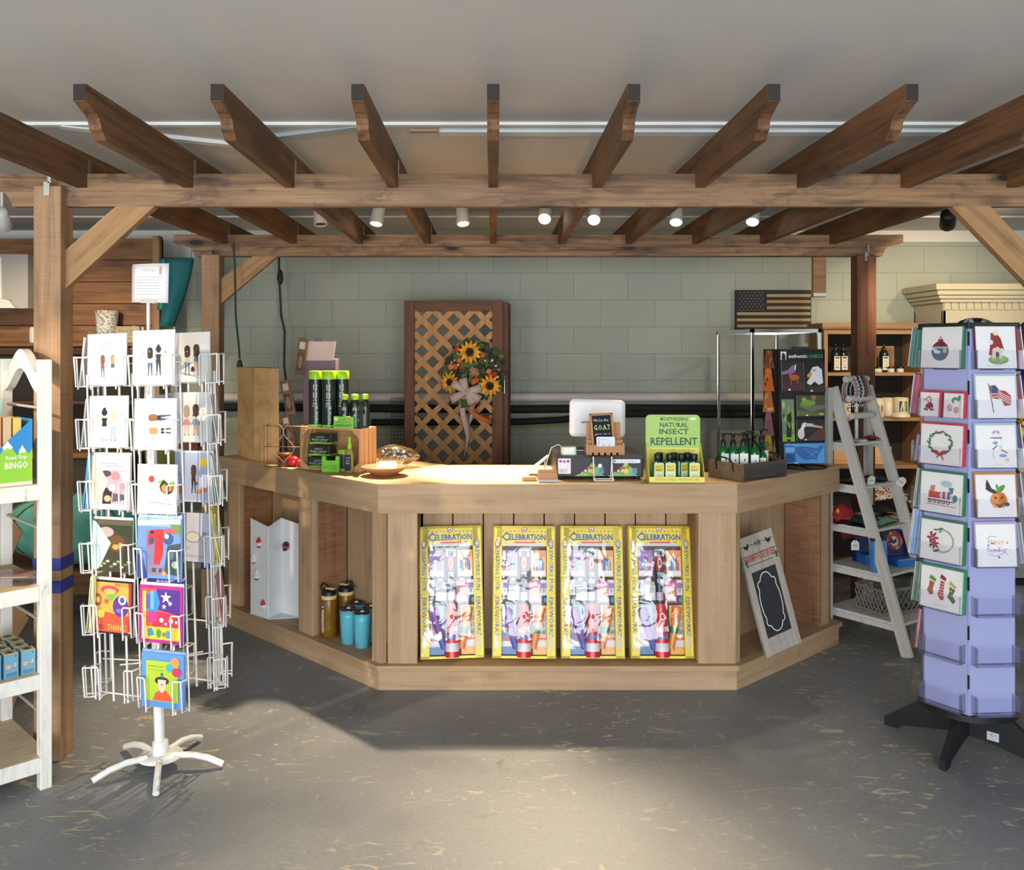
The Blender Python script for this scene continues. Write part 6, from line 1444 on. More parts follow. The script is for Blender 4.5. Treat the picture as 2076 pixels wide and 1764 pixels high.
# ------------------------------------------------------------------ white ladder shelf
LA = R(35.6); LM = TR(1.935, 5.11, 0, LA)
M_LAD = wood('whitewashed_wood', '#c9c7c0', '#e0ded8', '#e9e7e2', 'Z', stain='#c2bfb7')
ls = thing('ladder_shelf', 'whitewashed A-frame ladder shelf at the right end of the counter', 'shelf', M=LM)
LWd = .41; TH = 1.435
for x in (0, LWd):
    MB().box(-.022, .022, -.010, .030, 0, TH).build('back_leg', M_LAD, ls, loc=(x, 0, 0), bevel=.003)
    a = math.atan2(.45, TH)
    MB().box(-.013, .013, -.030, .030, 0, TH / math.cos(a)).build('front_leg', M_LAD, ls, M=TR(x + (.032 if x == 0 else -.032), -.45, 0) @ Matrix.Rotation(-a, 4, 'X'), bevel=.002)
LSZ = [1.12, .885, .655, .42, .17]
for z in LSZ:
    yf = -.45 * (1 - z / TH) - .02
    MB().box(.026, LWd - .026, yf, .03, z - .016, z).build('shelf', M_LAD, ls, bevel=.002)
    for x in (.022, LWd - .040): MB().box(x, x + .018, yf + .02, .0, z - .045, z - .016).build('shelf_bracket', M_LAD, ls)
def lad(x, y, z, rz=0.0): return LM @ TR(x, y, z, rz)
# T-bar display with wrist straps
tb = thing('t_bar_display', 'white three-tier T-bar stand on the ladder shelf hung with wrist straps', 'display stand', M=lad(.19, -.05, LSZ[0] + .001))
MB().lathe([(.06, 0), (.06, .010)], 24).build('base', M_WHITE, tb)
MB().tube([(0, 0, .01), (0, 0, .36)], .010, 12).build('pole', M_WHITE, tb)
for z, L, y in ((.36, .11, .0), (.25, .11, -.02), (.15, .10, -.03)):
    MB().tube([(-L, y, z), (L, y, z)], .0185, 16).build('bar', mat('#d9d8d4', .35), tb)
SC_ = ['#d9d3d8', '#c9a0a8', '#e0dcdc', '#1f1f24', '#a9d0cc', '#2b2b2e', '#b84a5a', '#8fc0bc']
SN = ['white strap with berries', 'pink dotted strap', 'white strap with black spots', 'black and white striped strap', 'pale mint strap', 'dark strap with yellow flecks', 'white strap with red roses', 'aqua strap']
for i in range(8):
    x = -.075 + .0205 * i
    pts = []
    s = MB()
    for yy in (-1, 1):
        s.sheet([[(-.009, yy * (.020 + .022 * math.sin(math.pi * t)), .36 - .14 * t), (.009, yy * (.020 + .022 * math.sin(math.pi * t)), .36 - .14 * t)] for t in [j / 8 for j in range(9)]])
    s.sheet([[(-.009, .0205 * math.cos(a), .36 + .0205 * math.sin(a)), (.009, .0205 * math.cos(a), .36 + .0205 * math.sin(a))] for a in [math.pi * j / 8 for j in range(9)]])
    o = s.build('wrist_strap', mat(SC_[i], .7), M=lad(.19 + x, -.05, LSZ[0] + .001), solid=.0015)
    tag(o, SN[i] + ' looped over the top bar of the stand', 'wrist strap', 'wrist straps on the T-bar stand')
    dots = MB(); rr = random.Random(i)
    for j in range(7):
        t = j / 7 + .04; yy = -(.020 + .022 * math.sin(math.pi * t)) - .0012
        dots.box(-.005 + rr.uniform(-.002, .002), .003, yy - .0004, yy, .36 - .14 * t - .006, .36 - .14 * t + .004)
    dots.build('strap_pattern', mat(['#a83a4a', '#7a2f3a', '#26262a', '#e0dede', '#d6e6e2', '#c9a04a', '#a8323c', '#4a8f8a'][i], .7), o)
    MB().tube([(0, .0, .215), (.0, .006, .200), (0, -.004, .19)], .003, 6).build('metal_clip', M_CHROME, o)
def pouch(lab, x, y, z, w, d, h, c, c2, rz=0, cat='pouch', nm='fabric_pouch', wave=.006, seed=0):
    r = random.Random(seed); rows = []
    for j in range(7):
        v = j / 6; rows.append([(-w / 2 + w * i / 8, -d / 2 + d * v, h * (math.sin(math.pi * min(.97, max(.03, v))) ** .5) * (math.sin(math.pi * min(.96, max(.04, i / 8))) ** .4) + r.uniform(0, wave)) for i in range(9)])
    mb = MB().sheet(rows)
    mb.add([(p[0], p[1], 0.0) for p in (rows[0][0], rows[0][-1], rows[-1][-1], rows[-1][0])], [(3, 2, 1, 0)])
    o = mb.build(nm, mat(c, .75), M=lad(x, y, z + .001, rz)); tag(o, lab, cat)
    if c2:
        p = MB()
        for k in range(10):
            i, j = r.randint(1, 6), r.randint(1, 4)
            a, b, c_, d_ = rows[j][i], rows[j][i + 1], rows[j + 1][i + 1], rows[j + 1][i]
            q = [(Vector(a) + Vector(b) + Vector(c_) + Vector(d_)) / 4 + Vector(((Vector(t) - (Vector(a) + Vector(c_)) / 2) * .7)) + Vector((0, -.001, .0025)) for t in (a, b, c_, d_)]
            p.add(q, [(0, 1, 2, 3)])
        p.build('printed_pattern', mat(c2, .75), o)
    return o
pouch('flat white and blue pouch on the top ladder step', .14, -.06, LSZ[0], .16, .10, .012, '#dfe3e6', '#4a9ac0', 0, seed=1)
pouch('flat dark olive pouch lying across the top ladder step', .25, -.01, LSZ[0], .16, .07, .016, '#5a5238', '#8a7a50', R(8), seed=2)
pouch('crimson pouch at the far end of the top ladder step', .335, -.055, LSZ[0], .10, .08, .020, '#8f2440', '#c94a66', R(-6), seed=3)
pouch('olive and black patterned pouch on the second ladder step', .12, -.08, LSZ[1], .15, .14, .022, '#3a3a30', '#7a8060', R(10), seed=4)
pouch('grey patterned flat pouch on the second ladder step', .22, -.06, LSZ[1], .15, .14, .014, '#a8a4a8', '#77737e', R(-6), seed=5)
pouch('navy pouch at the far end of the second ladder step', .32, -.08, LSZ[1], .13, .15, .020, '#2f3450', '#5a6a90', R(12), seed=6)
def tagcard(lab, M):
    c = MB().prism([(-.022, 0), (.022, 0), (.022, .042), (.008, .056), (-.008, .056), (-.022, .042)], -.0006, .0006, 'Y').build('price_tag', M_PAPER, M=M); tag(c, lab, 'tag', 'white price tags on the ladder shelf')
    art([('r', .2, .45, .8, .52, '#6d7a8a'), ('r', .3, .3, .7, .36, '#9aa3ad'), ('e', .5, .88, .07, .05, '#4a4a4a')], .044, .056, c, 'tag_print', y=-.0006)
tagcard('white price tag hanging over the edge of the second ladder step', lad(.36, -.21, LSZ[1] - .02, R(-50)) @ Matrix.Rotation(R(35), 4, 'Y'))
tagcard('white price tag hanging beside the blue box on the ladder shelf', lad(.035, -.14, LSZ[3] + .10, R(-40)))
tagcard('white folded tag lying at the front of the second ladder step', lad(.13, -.175, LSZ[1] + .002, R(-30)) @ Matrix.Rotation(R(20), 4, 'X'))
# third step: zipped bags and slippers
pouch('red and yellow patterned pouch with pink top on the third ladder step', .085, -.02, LSZ[2], .15, .12, .105, '#a8282f', '#e0c83c', R(-20), seed=7)
pouch('dark green pouch under the striped bag on the third ladder step', .10, -.14, LSZ[2], .15, .12, .055, '#23402f', None, R(5), seed=8)
pouch('mint green and brown printed bag on the third ladder step', .22, -.16, LSZ[2], .24, .15, .045, '#7fb09a', '#5a3f38', R(6), seed=9, cat='bag', nm='printed_bag')
bag_ = pouch('black zipped bag resting on the mint printed bag', .24, -.13, LSZ[2] + .045, .22, .14, .05, '#262428', '#55454a', R(-8), seed=10, cat='bag', nm='zipped_bag')
st_ = MB()
for k in range(7): st_.box(-.06 + .016 * k, -.053 + .016 * k, -.03, .03, 0, .012)
so = st_.build('stripes', mat('#d0cfd2', .7))
sb_ = MB().box(-.064, .064, -.032, .028, 0, .011).build('striped_pouch', mat('#3a383d', .7), M=lad(.115, -.165, LSZ[2] + .058, R(-15)), bevel=.003); tag(sb_, 'small grey striped pouch on the dark green pouch', 'pouch')
so.parent = sb_
# fourth step: boxed puzzles
bx = MB().box(-.042, .042, -.02, .02, 0, .175).build('blue_box', mat('#4a8fdc', .3), M=lad(.060, -.27, LSZ[3] + .001, R(-30)) @ Matrix.Rotation(R(-3), 4, 'Y'), bevel=.001)
tag(bx, 'upright bright blue box with a crinkled wrap on the fourth ladder step', 'box')
MB().box(-.043, .043, -.021, .021, .175, .190).build('dark_top', mat('#202636', .4), bx)
art([('l', [(.66 + .1 * math.sin(i * 2.1), .02 + i * .048) for i in range(20)], .004, '#8fc0f2')], .084, .175, bx, 'painted_shine', y=-.0201)  # shine of the wrap put into the colour as a pale wavy streak
def puzzle(lab, M, w, h, pr, base='#1c2466', d=.045):
    b = MB().box(-w / 2, w / 2, 0, d, 0, h).build('puzzle_box', mat(base, .35), M=M, bevel=.001); tag(b, lab, 'box', 'boxed puzzles on the fourth ladder step')
    art(pr, w, h, b, 'box_print')
pz = [('p', rrect(.42, .07, .03, 3, .42, .88), '#d9dde6'), ('r', .46, .90, .76, .93, '#3a4a7a'), ('r', .12, .80, .8, .83, '#aebade'), ('e', .52, .46, .36, .28, '#b5482f')] + [('e', .52 + .30 * math.cos(i), .46 + .23 * math.sin(i), .06, .05, ['#d98a3a', '#8a2f2f', '#c9b06a'][i % 3]) for i in range(7)] + [('e', .50, .44, .17, .15, '#e2e0dc'), ('p', [(.28, .40), (.40, .58), (.46, .46), (.62, .52), (.60, .40), (.48, .36)], '#2f3f66'), ('p', [(.62, .34), (.80, .52), (.70, .30)], '#2f6f9a')]
puzzle('dark blue puzzle box with a round bird picture on the fourth ladder step', lad(.315, -.22, LSZ[3] + .045, R(-25)) @ Matrix.Rotation(R(-12), 4, 'X'), .15, .19, pz)
puzzle('dark blue puzzle box behind the bird puzzle on the fourth ladder step', lad(.235, -.10, LSZ[3] + .001, R(-25)) @ Matrix.Rotation(R(-8), 4, 'X'), .15, .21, [('p', rrect(.5, .07, .03, 3, .3, .88), '#d9dde6'), ('e', .6, .4, .2, .2, '#2f4f3a'), ('r', .2, .78, .8, .8, '#aebade')])
puzzle('flat bright blue box lying in front of the puzzle boxes', lad(.30, -.30, LSZ[3] + .001, R(-20)), .13, .042, [('r', .0, .9, 1, 1, '#7fb4ea')], '#2f78c8', .10)
puzzle('flat blue box at the back of the fourth ladder step', lad(.19, -.17, LSZ[3] + .001, R(-25)), .12, .055, [('r', .0, .9, 1, 1, '#4f90d0')], '#2a62a8', .09)
# fifth step: pierced metal basket
bk = thing('lace_basket', 'grey pierced metal basket on the lowest ladder step', 'basket', M=lad(.22, -.22, LSZ[4] + .001, R(-14)))
M_BK = mat('#8d8b82', .5, .3)
bwid, bdep, bhei = .27, .20, .15
def lace(w, h):
    mb = MB()
    mb.box(-w / 2, w / 2, -.002, .002, 0, .022).box(-w / 2, w / 2, -.002, .002, h - .018, h)
    nx = 7; s = w / nx
    for i in range(nx):
        for j in range(2):
            cx, cz = -w / 2 + s * (i + .5), .022 + (h - .04) * (j + .5) / 2
            hh = (h - .04) / 4
            for p, q in (((-s / 2, 0), (0, hh)), ((0, hh), (s / 2, 0)), ((s / 2, 0), (0, -hh)), ((0, -hh), (-s / 2, 0))):
                mb.tube([(cx + p[0], 0, cz + p[1]), (cx + q[0], 0, cz + q[1])], .0036, 5)
    return mb
lace(bwid, bhei).build('pierced_side', M_BK, bk, loc=(0, -bdep / 2, 0))
lace(bwid, bhei).build('pierced_side', M_BK, bk, loc=(0, bdep / 2, 0))
for x in (-bwid / 2, bwid / 2): lace(bdep, bhei).build('pierced_end', M_BK, bk, loc=(x, 0, 0), rot=(0, 0, R(90)))
MB().box(-bwid / 2, bwid / 2, -bdep / 2, bdep / 2, 0, .004).build('basket_floor', M_BK, bk)
cs_ = pouch('maroon fabric mask with leaf print hanging under the third ladder step', .10, -.06, LSZ[3] + .13, .13, .05, .075, '#5a1f2c', '#d9cfae', R(-10), seed=12, cat='fabric piece', nm='printed_mask')

# ------------------------------------------------------------------ pine bookcase against the back wall
BX0, BX1, BY0, BY1 = 2.375, 3.10, 6.38, 6.68
pb = thing('pine_bookcase', 'open pine bookcase against the back wall behind the ladder shelf', 'bookcase', ((BX0 + BX1) / 2, BY0, 0))
hw = (BX1 - BX0) / 2; dp = BY1 - BY0
BZ = [1.49, 1.165, .822, .46, .10]
for x in (-hw, hw - .03): MB().box(x, x + .03, 0, dp, 0, 1.80).build('side', W_PINE['Z'], pb, bevel=.002)
MB().box(-hw - .02, hw + .02, -.025, dp, 1.80, 1.845).build('cornice', W_PINE['X'], pb, bevel=.006)
MB().box(-hw + .03, hw - .03, 0, .02, 1.765, 1.80).build('top_rail', W_PINE['X'], pb)
MB().box(-hw + .03, hw - .03, dp - .012, dp, .05, 1.80).build('back_panel', mat('#2c221c', .8), pb)
for z in BZ: MB().box(-hw + .03, hw - .03, .005, dp - .012, z - .024, z).build('shelf', W_PINE['X'], pb)
def bp(px, Y=6.46): return PX(px, Y)
def dark_bottle(lab, px, z, Y, pumpb=True, s=1.0):
    t = thing('dark_pump_bottle', lab, 'bottle', M=TR(bp(px, Y), Y, z + .001) @ Matrix.Diagonal((s, s, s, 1)), group='dark bottles in the pine bookcase')
    MB().lathe([(.030, 0), (.032, .004), (.032, .13), (.026, .15), (.014, .158)], 20).build('body', mat('#14211a', .2, coat=.3), t)
    MB().lathe([(.013, 0), (.013, .025), (.006, .03), (.006, .05)], 14).build('pump_head', M_BLK, t, loc=(0, 0, .156))
    art([('r', 0, 0, 1, 1, '#d9d2c6'), ('r', .15, .84, .85, .94, '#2b2b2b'), ('e', .5, .5, .3, .22, '#a89a90'), ('e', .5, .5, .22, .16, '#d9d2c6'), ('r', .25, .15, .75, .22, '#6a625a')], .044, .10, t, 'label_print', y=-.0322, M=TR(0, 0, .015))
dark_bottle('dark bottle with cream label at the outer end of the top bookcase shelf', 1694, BZ[0], 6.44)
dark_bottle('dark bottle half behind another on the top bookcase shelf', 1709, BZ[0], 6.50)
dark_bottle('dark pump bottle standing alone before a pine frame on the top shelf', 1792, BZ[0], 6.46)
for px, lb in ((1781, 'first black-lidded cream jar from the pergola post'), (1806, 'second black-lidded cream jar from the pergola post'), (1825, 'third black-lidded cream jar from the pergola post'), (1769, 'black-lidded cream jar half hidden by the pergola post')):
    t = thing('cream_jar', lb, 'jar', (bp(px, 6.42), 6.42, BZ[0] + .001), group='small cream jars in the bookcase')
    MB().lathe([(.022, 0), (.024, .004), (.024, .026)], 18).build('jar', mat('#e0d6c2', .4), t)
    MB().lathe([(.0245, 0), (.0245, .012), (.022, .014)], 18).build('lid', M_BLK, t, loc=(0, 0, .026))
pf = tag(MB().box(-.075, .075, 0, .012, 0, .19).box(-.06, .06, -.003, 0, .015, .175, 1).build('framed_picture', [W_PINE['X'], mat('#7a5a3c', .7)], loc=(bp(1792, 6.56), 6.56, BZ[0] + .001)), 'small pine picture frame behind the lone pump bottle', 'frame')
pl_ = MB().prism([(-.075, 0), (.075, 0), (.06, .10), (.025, .165), (-.02, .17), (-.06, .09)], -.02, .02, 'Y').build('plaid_bag', mat('#2e2524', .7), loc=(bp(1706, 6.58), 6.58, BZ[0] + .001))
tag(pl_, 'dark drawstring pouch behind the two dark bottles', 'pouch')
def mug(lab, px, Y, z, r, h, hand, pr=None, c='#d8ccb2', base=None):
    t = thing('mug', lab, 'mug', M=TR(bp(px, Y), Y, z + .001), group='stoneware mugs in the bookcase')
    MB().lathe([(r * .92, 0), (r, .006), (r, h), (r - .004, h), (r - .005, .01), (.0001, .008)], 24).build('cup', mat(c, .35), t)
    if hand: MB().tube([(hand * (r - .004) * 1.0, 0, h * .82), (hand * (r + .028), -.005, h * .80), (hand * (r + .036), -.005, h * .5), (hand * (r + .024), -.005, h * .22), (hand * (r - .004), 0, h * .18)], .007, 8).build('handle', mat(c, .35), t)
    if pr: art(pr, r * 1.5, h, t, 'mug_print', y=-r * .98)
    if base: MB().lathe([(r * 1.3, 0), (r * 1.2, .02), (r, .03)], 24).build('foot_ring', mat(c, .35), t)
mug('cream mug with a round dark stamp behind the ladder rail', 1719, 6.45, BZ[1], .038, .105, 0, [('e', .5, .62, .36, .28, '#5a4a38'), ('e', .5, .62, .28, .20, '#c9b994'), ('r', .3, .58, .7, .66, '#5a4a38')])
mug('cream stoneware mug with ring handle facing the shop', 1779, 6.44, BZ[1], .046, .135, 0, [('e', .5, .45, .40, .28, '#b9a888'), ('e', .5, .45, .28, .20, '#a5623a')])
mug('plain cream mug with a scrolled handle', 1800, 6.52, BZ[1], .045, .135, 1)
mug('flared cream mug with a dark square picture', 1826, 6.46, BZ[1], .052, .140, 0, [('r', .1, .30, .8, .82, '#2d3a4a'), ('p', [(.15, .32), (.35, .8), (.5, .8), (.3, .32)], '#cfc9b0'), ('p', [(.5, .32), (.65, .8), (.75, .8), (.7, .32)], '#8f9a6a')], base=True)
pn = MB().box(-.22, .20, 0, .16, 0, .125).build('pine_box', W_CRATE['X'], loc=(bp(1752, 6.44), 6.44, BZ[2] + .001), bevel=.003); tag(pn, 'unpainted pine box on the third bookcase shelf', 'box')
rows = []; r_ = random.Random(4)
for j in range(7): rows.append([(-.17 + .34 * i / 10, -.08 + .16 * j / 6, .02 + .20 * math.sin(math.pi * (.08 + .84 * i / 10)) ** .5 * math.sin(math.pi * (.06 + .88 * j / 6)) ** .5 + r_.uniform(0, .02)) for i in range(11)])
g2 = G('chunky_knit'); vv = g2.coords((9, 9, 16), False); nn = g2.noise(vv, 1.6, 3, .6, 1.5)
cc = g2.ramp(nn, [(.36, '#26201f'), (.47, '#3a2f2b'), (.50, '#c9c2b8'), (.58, '#d8d2c8'), (.61, '#a8282c'), (.70, '#8a2024')]); g2.bump(nn, .6, .02)
kn = MB().sheet(rows).add([(-.17, -.08, 0), (.17, -.08, 0), (.17, .08, 0), (-.17, .08, 0)], [(3, 2, 1, 0)]).build('knitted_blanket', g2.done(cc, .9), loc=(bp(1795, 6.5), 6.5, BZ[3] + .001)); tag(kn, 'folded red, white and dark knitted blanket low in the pine bookcase', 'blanket')

# ------------------------------------------------------------------ cream hutch in the right corner
M_CREAM = mat('#b3ab92', .5, name='cream_paint'); M_GRN = mat('#8e9384', .5, name='sage_paint'); M_INT = mat('#3f4644', .7)
HX0, HX1, HY0, HY1 = 3.17, 4.55, 6.26, 6.68
hu = thing('painted_hutch', 'tall cream painted hutch with dentil cornice behind the lilac card rack', 'hutch', ((HX0 + HX1) / 2, HY0, 0))
hh_ = (HX1 - HX0) / 2; hd = HY1 - HY0
for i, (o, z0, z1) in enumerate(((.09, 2.07, 2.115), (.07, 2.035, 2.07), (.05, 2.01, 2.035), (.03, 1.985, 2.01))):
    MB().box(-hh_ - o, hh_ + o, -o, hd, z0, z1).build('cornice', M_CREAM, hu, bevel=.006)
dn = MB()
for i in range(26): dn.box(-hh_ + .004 + i * .0535, -hh_ + .046 + i * .0535, -.012, 0, 1.935, 1.985)
dn.build('dentil_strip', M_CREAM, hu)
MB().box(-hh_, hh_, 0, hd, 1.93, 1.985).build('frieze', M_CREAM, hu)
for x in (-hh_, hh_ - .02): MB().box(x, x + .02, 0, hd, .85, 1.93).build('side', M_CREAM, hu)
MB().box(-hh_, hh_, hd - .012, hd, .85, 1.93).build('back_panel', M_INT, hu)
def arch_front(x0, x1, z0, z1):
    mb = MB(); N = 14; cx = (x0 + x1) / 2; r = (x1 - x0) / 2 - .05
    mb.box(x0, x0 + .05, 0, .02, z0, z1).box(x1 - .05, x1, 0, .02, z0, z1)
    for i in range(N):
        a0, a1 = math.pi * i / N, math.pi * (i + 1) / N
        p = [(cx - r * math.cos(a0), z1 - .17 + .12 * math.sin(a0)), (cx - r * math.cos(a1), z1 - .17 + .12 * math.sin(a1)), (cx - r * math.cos(a1), z1), (cx - r * math.cos(a0), z1)]
        mb.prism(p, 0, .02, 'Y')
    return mb
third = 2 * hh_ / 3
for i in range(3): arch_front(-hh_ + third * i, -hh_ + third * (i + 1), .85, 1.93).build('arched_frame', M_CREAM, hu, bevel=.002)
for z in (1.55, 1.20): MB().box(-hh_ + .02, hh_ - .02, .03, hd - .012, z - .02, z).build('shelf', M_CREAM, hu)
MB().box(-hh_ - .04, hh_ + .02, -.10, hd, .80, .85).build('counter_board', M_CREAM, hu, bevel=.004)
MB().box(-hh_, hh_, -.06, hd, 0.06, .80).build('lower_cabinet', M_GRN, hu)
for i in range(3): MB().box(-hh_ + third * i + .02, -hh_ + third * (i + 1) - .02, -.078, -.06, .12, .76).build('door', M_GRN, hu, bevel=.004)
MB().box(-hh_ + .02, hh_ - .02, -.03, hd, 0, .06).build('plinth', M_BLACK, hu)
def plate(lab, px, Y, z, r, cols, grp='plates on the hutch shelves'):
    o = MB().lathe([(.0001, 0), (r * .6, .002), (r, .014), (r, .018), (r * .6, .006), (.0001, .004)], 32).build('plate', mat(cols[0], .3), M=TR(PX(px, Y), Y, z) @ Matrix.Rotation(R(78), 4, 'X'))
    tag(o, lab, 'plate', grp)
    k = MB()
    for i in range(8):
        a = i * math.pi / 4; k.add([(r * .35 * math.cos(a), r * .35 * math.sin(a), .0105), (r * .92 * math.cos(a - .28), r * .92 * math.sin(a - .28), .0195), (r * .92 * math.cos(a + .28), r * .92 * math.sin(a + .28), .0195)], [(0, 1, 2)], i % 3)
    k.build('painted_rim', [mat(c, .3) for c in cols[1:4]], o)
plate('round painted plate in blue, green and white in the first hutch arch', 1983, 6.40, 1.79 - .045, .15, ['#d3dde0', '#3a4f86', '#5d8a5c', '#2a2a35'])
plate('deep blue plate on the lower hutch shelf', 2062, 6.50, 1.38, .13, ['#27408a', '#d9d6cc', '#27408a', '#d9d6cc'])
fl = thing('flower_pot', 'terracotta pot of yellow flowers on the hutch shelf', 'plant', (PX(2072, 6.40), 6.40, .851))
MB().lathe([(.05, 0), (.075, .12), (.082, .12), (.082, .145), (.07, .145)], 20).build('pot', mat('#8a5030', .7), fl)
for k in range(5):
    a = k * 1.3
    c = (.05 * math.cos(a), -.03 - .02 * math.sin(a), .25 + .05 * math.sin(a * 2))
    MB().tube([(0, 0, .13), c], .003, 6).build('stem', mat('#4f6a35', .6), fl)
    f = MB()
    for j in range(6):
        t = j * math.pi / 3; f.ball((.028 * math.cos(t), 0, .028 * math.sin(t)), .018, n=8, sq=(1, .3, 1))
    f = f.build('flower', mat('#e9b52e', .6), fl, loc=c); MB().ball((0, -.007, 0), .012, n=8).build('flower_centre', mat('#b5651f', .7), f)

# ------------------------------------------------------------------ flag plaque on the wall
fx0, fx1 = PX(1492, 6.66), PX(1645, 6.66); fz0, fz1 = PZ(668, 6.66), PZ(588, 6.66)
fp = thing('flag_plaque', 'black and natural wood stars and stripes plaque on the back wall', 'plaque', ((fx0 + fx1) / 2, 6.675, fz0))
fw2, fh2 = fx1 - fx0, fz1 - fz0
MB().box(-fw2 / 2, fw2 / 2, -.012, .024, 0, fh2).build('board', mat('#151416', .6), fp, bevel=.002)
for i in range(6):
    z = fh2 * (.055 + i * 2 / 13.0 * 1.0) + .0
    x0 = -fw2 / 2 + .008 if i < 3 else -fw2 / 2 + fw2 * .41
    MB().box(x0, fw2 / 2 - .006, -.016, -.012, z, z + fh2 / 13 * .92).build('wood_stripe', wood('stripe_wood%d' % i, '#9a7a54', '#b89668', '#c8a87a', 'X') if i == 0 else bpy.data.materials['stripe_wood0'], fp)
stp = []
for r in range(7):
    for c in range(7 - r % 2):
        cx, cy = .055 + .050 * c + .025 * (r % 2), .50 + .072 * r
        stp.append(('p', [(cx + .011 * (1 if k % 2 == 0 else .42) * math.sin(k * math.pi / 5), cy + .020 * (1 if k % 2 == 0 else .42) * math.cos(k * math.pi / 5)) for k in range(10)], '#8c8489'))
art(stp, fw2, fh2, fp, 'star_print', y=-.012)

# ------------------------------------------------------------------ chrome rack behind the counter
CX0, CX1, CY0, CY1, CZ = PX(1525, 5.48), PX(1661, 5.48), 5.48, 6.30, 1.77
ck = thing('chrome_rack', 'chrome square-tube clothes rack behind the postcard tower', 'rack', ((CX0 + CX1) / 2, CY0, 0))
cw = (CX1 - CX0) / 2; cd = CY1 - CY0
def bar(p, q, t=.011):
    x0, x1 = sorted((p[0], q[0])); y0, y1 = sorted((p[1], q[1])); z0, z1 = sorted((p[2], q[2]))
    return MB().box(x0 - t, x1 + t, y0 - t, y1 + t, z0 - t, z1 + t)
for x in (-cw, cw):
    for y in (0, cd): bar((x, y, .03), (x, y, CZ)).build('upright', M_CHROME, ck, bevel=.003)
    bar((x, 0, CZ), (x, cd, CZ)).build('side_rail', M_CHROME, ck); bar((x, 0, .10), (x, cd, .10)).build('side_rail', M_CHROME, ck)
for y in (0, cd): bar((-cw, y, CZ), (cw, y, CZ)).build('cross_rail', M_CHROME, ck)
for x in (-cw, cw):
    for y in (0, cd): MB().lathe([(.014, 0), (.014, .03)], 12).build('foot', M_BLACK, ck, loc=(x, y, 0))

# ------------------------------------------------------------------ pipes and cords along the back wall
def pipe(name, lab, pts, r, m, cat='pipe', grp=None):
    return tag(MB().tube(pts, r, 14).build(name, m), lab, cat, grp)
YW = 6.64
pipe('white_pipe', 'long white pipe running along the back wall', [(-4.5, YW - .01, PZ(806, 6.6)), (2.36, YW - .01, PZ(806, 6.6))], .034, mat('#d3ccc6', .5))
FO = mat('#17181a', .75)
p1 = [(x, YW - .03, PZ(y, 6.6)) for x, y in ((-4.5, 826), (-3.1, 826), (-1.6, 826), (-.6, 829), (.2, 830), (1.0, 828), (1.9, 829), (2.36, 829))]
pipe('insulated_pipe', 'upper black foam-wrapped pipe just under the white pipe', p1, .030, FO, grp='black insulated pipes')
p2 = [(x, YW - .06, PZ(y, 6.6)) for x, y in ((-.9, 856), (.2, 855), (.5, 851), (.8, 840), (1.1, 839), (1.5, 840), (2.36, 841))]
pipe('insulated_pipe', 'lower black foam-wrapped pipe rising behind the tablet till', p2, .025, FO, grp='black insulated pipes')
pipe('yellow_wire', 'thin yellow wire strung under the black pipes', [(x, YW - .035, PZ(y, 6.6)) for x, y in ((-.9, 866), (.2, 868), (.55, 862), (.8, 836), (1.4, 833), (2.3, 836))], .0045, mat('#a89a2c', .6), 'wire')
GC = mat('#22382c', .6)
c1 = thing('extension_cord', 'green hanging extension cord whose plug sits on the plywood bin', 'cord', (0, 0, 0))
MB().tube([(PX(473, 5.44), 5.44, 2.30), (PX(476, 5.44), 5.44, 2.18), (PX(478, 5.40), 5.40, 1.85), (PX(484, 5.34), 5.34, 1.68), (PX(486, 5.32), 5.32, 1.60)], .006, 8).build('cable', GC, c1)
MB().lathe([(.020, 0), (.016, .022), (.009, .045)], 14).build('plug', GC, c1, loc=(PX(486, 5.32), 5.32, TOPZ + .548))
c2 = thing('extension_cord', 'dark green cord hanging down the wall from a plug near the brace', 'cord', (0, 0, 0))
MB().tube([(PX(565, 6.58), 6.58, PZ(480, 6.58)), (PX(566, 6.58), 6.58, PZ(560, 6.58)), (PX(570, 6.58), 6.58, PZ(640, 6.58)), (PX(577, 6.58), 6.58, PZ(670, 6.58)), (PX(576, 6.58), 6.58, PZ(740, 6.58)), (PX(583, 6.58), 6.58, PZ(800, 6.58))], .008, 8).build('cable', GC, c2)
MB().lathe([(.012, -.04), (.024, 0), (.020, .04), (.010, .07)], 12).build('plug', mat('#1c2a22', .6), c2, loc=(PX(568, 6.58), 6.58, PZ(566, 6.58)))
ms = MB(); 
for i in range(9): ms.tube([(i * .022, 0, 0), (i * .022, 0, .46)], .0016, 4)
for j in range(18): ms.tube([(0, 0, j * .027), (.176, 0, j * .027)], .0016, 4)
mo = ms.build('mesh_panel', mat('#26282a', .6), loc=(PX(793, 6.45), 6.45, PZ(935, 6.45))); tag(mo, 'dark wire mesh panel standing behind the lattice screen', 'mesh panel')

